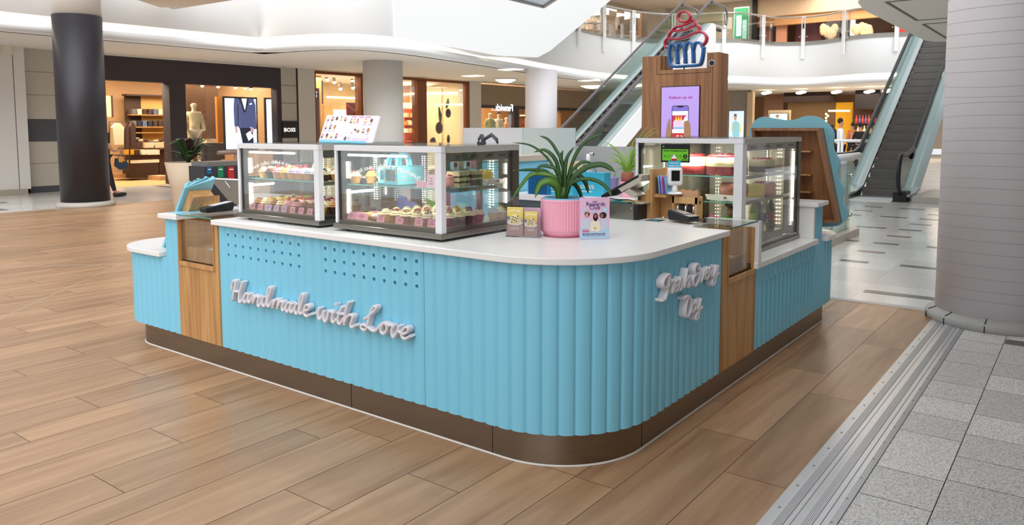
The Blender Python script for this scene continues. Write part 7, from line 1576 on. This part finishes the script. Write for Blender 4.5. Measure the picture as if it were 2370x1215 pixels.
for k in range(40):
    a_ = R.random()*6.28; L_ = .2+.35*R.random(); base = Vector((c0.x, c0.y, .86)); up_ = .15+.35*R.random()
    P = [base+Vector((cos(a_)*L_*u_, sin(a_)*L_*u_, up_*sin(u_*2.0))) for u_ in (0, .25, .5, .75, 1)]; tk('leaf', None, None, lambda m: leaf(m, P, [.01, .05, .08, .06, .005], mat('planter_leaf_green', '3F5A34', .5) if k % 3 else mat('planter_leaf_red', '5A2A30', .5), (0, 0, 1), .1), parent=tp)

# ------------------------------------------------------------------ PEOPLE AND MANNEQUINS
def skin(name, nodes, edges, mt, parent, sub=2, root=0):
    me = bpy.data.meshes.new(name); me.from_pydata([n[0] for n in nodes], edges, []); o = bpy.data.objects.new(name, me); col.objects.link(o)
    o.modifiers.new('s', 'SKIN'); 
    for i, n in enumerate(nodes):
        r = n[1]; me.skin_vertices[0].data[i].radius = r if hasattr(r, '__len__') else (r, r); me.skin_vertices[0].data[i].use_root = (i == root)
    s_ = o.modifiers.new('b', 'SUBSURF'); s_.levels = sub; s_.render_levels = sub
    dg = bpy.context.evaluated_depsgraph_get(); m2 = bpy.data.meshes.new_from_object(o.evaluated_get(dg)); o.modifiers.clear(); o.data = m2; m2.materials.clear(); m2.materials.append(mt)
    for p in m2.polygons: p.use_smooth = True
    if parent: m2.transform(parent_world_inv(parent)); o.parent = parent
    return o
def figure(kind, label, cat, base, rz, H_=1.78, skinm=None, top=None, legs=None, hair=None, pack=None, armpose=0, feetm=None, stride=.12, group=None, half=False):
    t = thing(kind, label, cat, base, group, 0); s = H_/1.78; Rz = Matrix.Rotation(rz, 3, 'Z')
    def V(x, y, z): return tuple(Vector(base)+Rz @ Vector((x*s, y*s, z*s)))
    n = [(V(0, 0, .95), .13), (V(0, 0, 1.12), .12), (V(0, .0, 1.32), .15), (V(0, 0, 1.46), .07), (V(0, -.01, 1.54), .05), (V(0, -.02, 1.62), (.075, .09)), (V(0, -.015, 1.72), (.07, .085)),
         (V(.17, 0, 1.42), .055), (V(.24, .02, 1.15), .042), (V(.25, -.08-armpose, .92+armpose*.6), .032), (V(-.17, 0, 1.42), .055), (V(-.24, .02, 1.15), .042), (V(-.25, -.06, .92), .032),
         (V(.09, 0, .88), .095), (V(.10, -stride, .50), .06), (V(.10, -stride*.6, .09), .04), (V(.10, -stride*.6-.13, .03), .035), (V(-.09, 0, .88), .095), (V(-.10, stride*.7, .50), .06), (V(-.10, stride*1.6, .10), .04), (V(-.10, stride*1.6-.13, .04), .035)]
    n = [(p, (tuple(q*s for q in r) if hasattr(r, '__len__') else r*s)) for p, r in n]
    e = [(0, 1), (1, 2), (2, 3), (3, 4), (4, 5), (5, 6), (2, 7), (7, 8), (8, 9), (2, 10), (10, 11), (11, 12), (0, 13), (13, 14), (14, 15), (15, 16), (0, 17), (17, 18), (18, 19), (19, 20)]
    skin('body', n, e, skinm, t)
    g = 1.22
    if top:
        idx = [0, 1, 2, 3, 7, 8, 9, 10, 11, 12]; mp_ = {k: i for i, k in enumerate(idx)}
        nn_ = [(n[k][0], n[k][1]*g if not hasattr(n[k][1], '__len__') else tuple(q*g for q in n[k][1])) for k in idx]; nn_[6] = (tuple(Vector(n[8][0]).lerp(Vector(n[9][0]), .85)), .045*s); nn_[9] = (tuple(Vector(n[11][0]).lerp(Vector(n[12][0]), .85)), .045*s); nn_[0] = (nn_[0][0], .165*s)
        skin('jacket', nn_, [(mp_[a], mp_[b]) for a, b in e if a in mp_ and b in mp_], top, t)
    if legs:
        idx = [0, 13, 14, 15, 17, 18, 19]; mp_ = {k: i for i, k in enumerate(idx)}
        nn_ = [(n[k][0], n[k][1]*1.2) for k in idx]; nn_[3] = (nn_[3][0], .065*s); nn_[6] = (nn_[6][0], .065*s)
        skin('trousers', nn_, [(mp_[a], mp_[b]) for a, b in e if a in mp_ and b in mp_], legs, t)
    if hair:
        m = MB(); m.ball(V(0, .012, 1.715), .098*s, hair, 14, 10, (.86, 1.02, 1.0)); m.build('hair', t)
    if skinm is not None:
        m = MB(); m.ball(V(0, -.112, 1.645), .014*s, skinm, 8, 6, (1, 1, 1.3)); m.build('nose', t)
        m = MB(); 
        for sx in (-.082, .082): m.ball(V(sx, 0, 1.65), .02*s, skinm, 8, 6, (.5, .8, 1.3)); 
        m.build('ears', t)
    if feetm:
        for k in (16, 20): m = MB(); p = Vector(n[k][0]); q = Vector(n[k-1][0]); q.z = p.z; m.tube([q+(q-p)*.3, p+(p-q)*.3], [.045*s, .038*s], feetm, 8); m.build('shoe', t)
    if pack:
        m = MB(); m.ball(V(0, .235, 1.24), .17*s, pack, 14, 10, (.95, .75, 1.5)); m.build('backpack', t)
    return t
SKP = mat('person_skin', 'C89478', .5)
p = at(1944, 330, 'y', 23.5)
figure('person', 'man in a white hooded top with a black backpack behind the white railing', 'person', (p.x, 23.5, 0), radians(115), 1.80, SKP, mat('hoodie_white', 'F0F0F4', .7), mat('jeans_black', '1E1E22', .7), mat('hair_dark', '2B1E18', .7), mat('pack_black', '17181C', .6), feetm=BLACK, stride=.18)
for k, (px, y, c, lb) in enumerate(((1925, 30, 'b86a50', 'person in a red brown top left of the man with the backpack'), (1990, 27, '231C1A', 'person in a black hooded coat right of the man with the backpack'), (1972, 33, 'D87848', 'person in an orange top by the crowded shelf'))):
    q = at(px, 330, 'y', y); figure('person', lb, 'person', (q.x, y, 0), radians(150+40*k), 1.62+.05*k, SKP, mat('top_'+c, c, .8), mat('jeans_black', '1E1E22'), mat('hair_dark', '2B1E18') if k != 1 else mat('top_'+c, c), feetm=BLACK)
# person passing behind the black column: forearm with a bag and one stepping leg show
q = at(252, 452, 'z', 0); bx_, by_ = -15.9, at(236, 300, 'x', -15.9).y
tp_ = thing('person', 'person in black walking behind the black column, one hand holding a dark bag', 'person', (-15.9, by_, 0))
def A2(px, py, X_=-15.9): return at(px, py, 'x', X_)
hd = A2(280, 347)
body = [((-15.9, by_-.05, .95), .13), ((-15.9, by_-.08, 1.12), .12), ((-15.9, by_-.1, 1.32), .14), ((-15.9, by_-.1, 1.50), .055), ((-15.9, by_-.08, 1.62), (.075, .09)), ((-15.9, by_-.08, 1.71), (.07, .08)),
        ((-15.8, by_+.06, 1.40), .05), ((-15.7, by_+.02, 1.16), .042), (tuple(A2(262, 350, -15.7)), .034), (tuple(A2(274, 347, -15.7)), .025), ((-16.05, by_-.15, 1.38), .05), ((-16.1, by_-.2, 1.1), .04), ((-16.1, by_-.1, .9), .03),
        ((-15.82, by_, .86), .09), (tuple(A2(252, 400, -15.8)), .065), (tuple(A2(266, 444, -15.8)), .04), (tuple(A2(285, 449, -15.8)), .035), ((-16.0, by_-.1, .86), .09), ((-16.0, by_-.25, .48), .06), ((-16.0, by_-.5, .1), .04), ((-16.0, by_-.38, .04), .035)]
ed = [(0, 1), (1, 2), (2, 3), (3, 4), (4, 5), (2, 6), (6, 7), (7, 8), (8, 9), (2, 10), (10, 11), (11, 12), (0, 13), (13, 14), (14, 15), (15, 16), (0, 17), (17, 18), (18, 19), (19, 20)]
skin('body', body, ed, SKP, tp_)
idx = [0, 13, 14, 15, 17, 18, 19]; mp_ = {k: i for i, k in enumerate(idx)}; skin('trousers', [(body[k][0], body[k][1]*1.15) for k in idx], [(mp_[a], mp_[b]) for a, b in ed if a in mp_ and b in mp_], mat('jeans_black', '1E1E22'), tp_)
idx = [0, 1, 2, 6, 7, 10, 11]; mp_ = {k: i for i, k in enumerate(idx)}; skin('jacket', [(body[k][0], body[k][1]*1.15) for k in idx], [(mp_[a], mp_[b]) for a, b in ed if a in mp_ and b in mp_], mat('jeans_black', '1E1E22'), tp_)
m = MB(); 
w0 = A2(274, 347, -15.7); hdir = (A2(281, 346, -15.7)-w0)
for k in range(4): m.tube([w0+hdir*.5+Vector((0, 0, .02-.014*k)), w0+hdir*(1.15-.06*k)+Vector((0, 0, .022-.017*k)), w0+hdir*(1.2-.08*k)+Vector((.0, .0, -.022-.016*k))], [.011, .010, .008], SKP, 6)
m.tube([w0+hdir*.2, w0+hdir*.6+Vector((.02, 0, -.045))], [.014, .010], SKP, 6); m.build('fingers', tp_)
m = MB(); m.ball(body[5][0], .098, mat('hair_dark', '2B1E18'), 12, 8); m.build('hair', tp_)
m = MB(); a = A2(266, 451, -15.8); b = A2(291, 449, -15.8); a.z = b.z = .05; m.tube([a-(b-a)*.1, a.lerp(b, .5), b], [.05, .055, .04], BLACK, 10); m.build('shoe', tp_)
t = thing('handbag', 'dark handbag with a small yellow label carried behind the black column', 'bag', A2(284, 380, -15.66)); 
m = MB(); c = A2(283, 380, -15.66); m.prism([A2(270, 366, -15.62), A2(297, 376, -15.62), A2(294, 390, -15.62), A2(280, 393, -15.62), A2(268, 384, -15.62)], (-.09, 0, 0), mat('bag_dark', '2E3A4A', .5)); m.build('bag_body', t, .01)
m = MB(); m.prism([A2(275, 368, -15.61), A2(285, 370, -15.61), A2(284, 376, -15.61), A2(275, 375, -15.61)], (-.008, 0, 0), mat('tag_yellow', 'E0A030', .5)); m.build('bag_label', t)
m = MB(); m.tube([A2(272, 368, -15.64), A2(280, 351, -15.64), A2(294, 377, -15.64)], .008, BLACK, 6); m.build('bag_strap', t)
# mannequins
MCR = mat('mannequin_cream', 'EBD9B8', .5); q = at(449, 400, 'x', -19.3)
hz = zat(449, 233, -19.3)
figure('mannequin', 'cream suited mannequin in the menswear window', 'mannequin', (-19.3, yat(450, 300, -19.3), hz-1.83), radians(75), 1.83, MCR, mat('suit_cream', 'E2CFA8', .8), mat('suit_taupe', 'B8A88C', .8), stride=.03)
for k, (px, c, lb) in enumerate(((1134, 'B8C49A', 'mannequin in pale green at the left of the tan fascia shop window'), (1154, 'F6F2EA', 'mannequin in bright white with a dark cap in the tan fascia shop window'), (1172, 'D8C49A', 'short mannequin in beige beside the white one'))):
    yy = yat(px, 280, -19.3); hh = zat(px, [258, 259, 268][k], -19.3); figure('mannequin', lb, 'mannequin', (-19.3, yy, hh-1.78), radians(70), 1.78, MCR, mat('mq_'+c, c, .7), mat('mq_'+c, c, .7), mat('mq_cap', '3A3A3E', .6) if k == 1 else None, stride=.02)
tk('plinth_platform', 'pale platform under the mannequins of the tan fascia shop', 'platform', lambda m: m.box((-19.7, yat(1122, 300, -19.3), 0), (-18.9, yat(1186, 300, -19.3), .3), WSH2))
tk('orange_card', 'orange and red card beside the beige mannequin', 'card', lambda m: pb(m, 1180, 278, 1190, 295, -19.0, .04, mat('card_orange', 'E86A3A', .5, emit='E86A3A', es=.3)))
tk('garment', 'pale pink garment on a hanger in the right window of the tan fascia shop', 'clothes', lambda m: (pb(m, 1218, 274, 1236, 300, -19.3, .08, mat('cloth_pink', 'D8A8A0', .8)), m.ball(at(1229, 270, 'x', -19.3), .12, WT, 8, 6)))
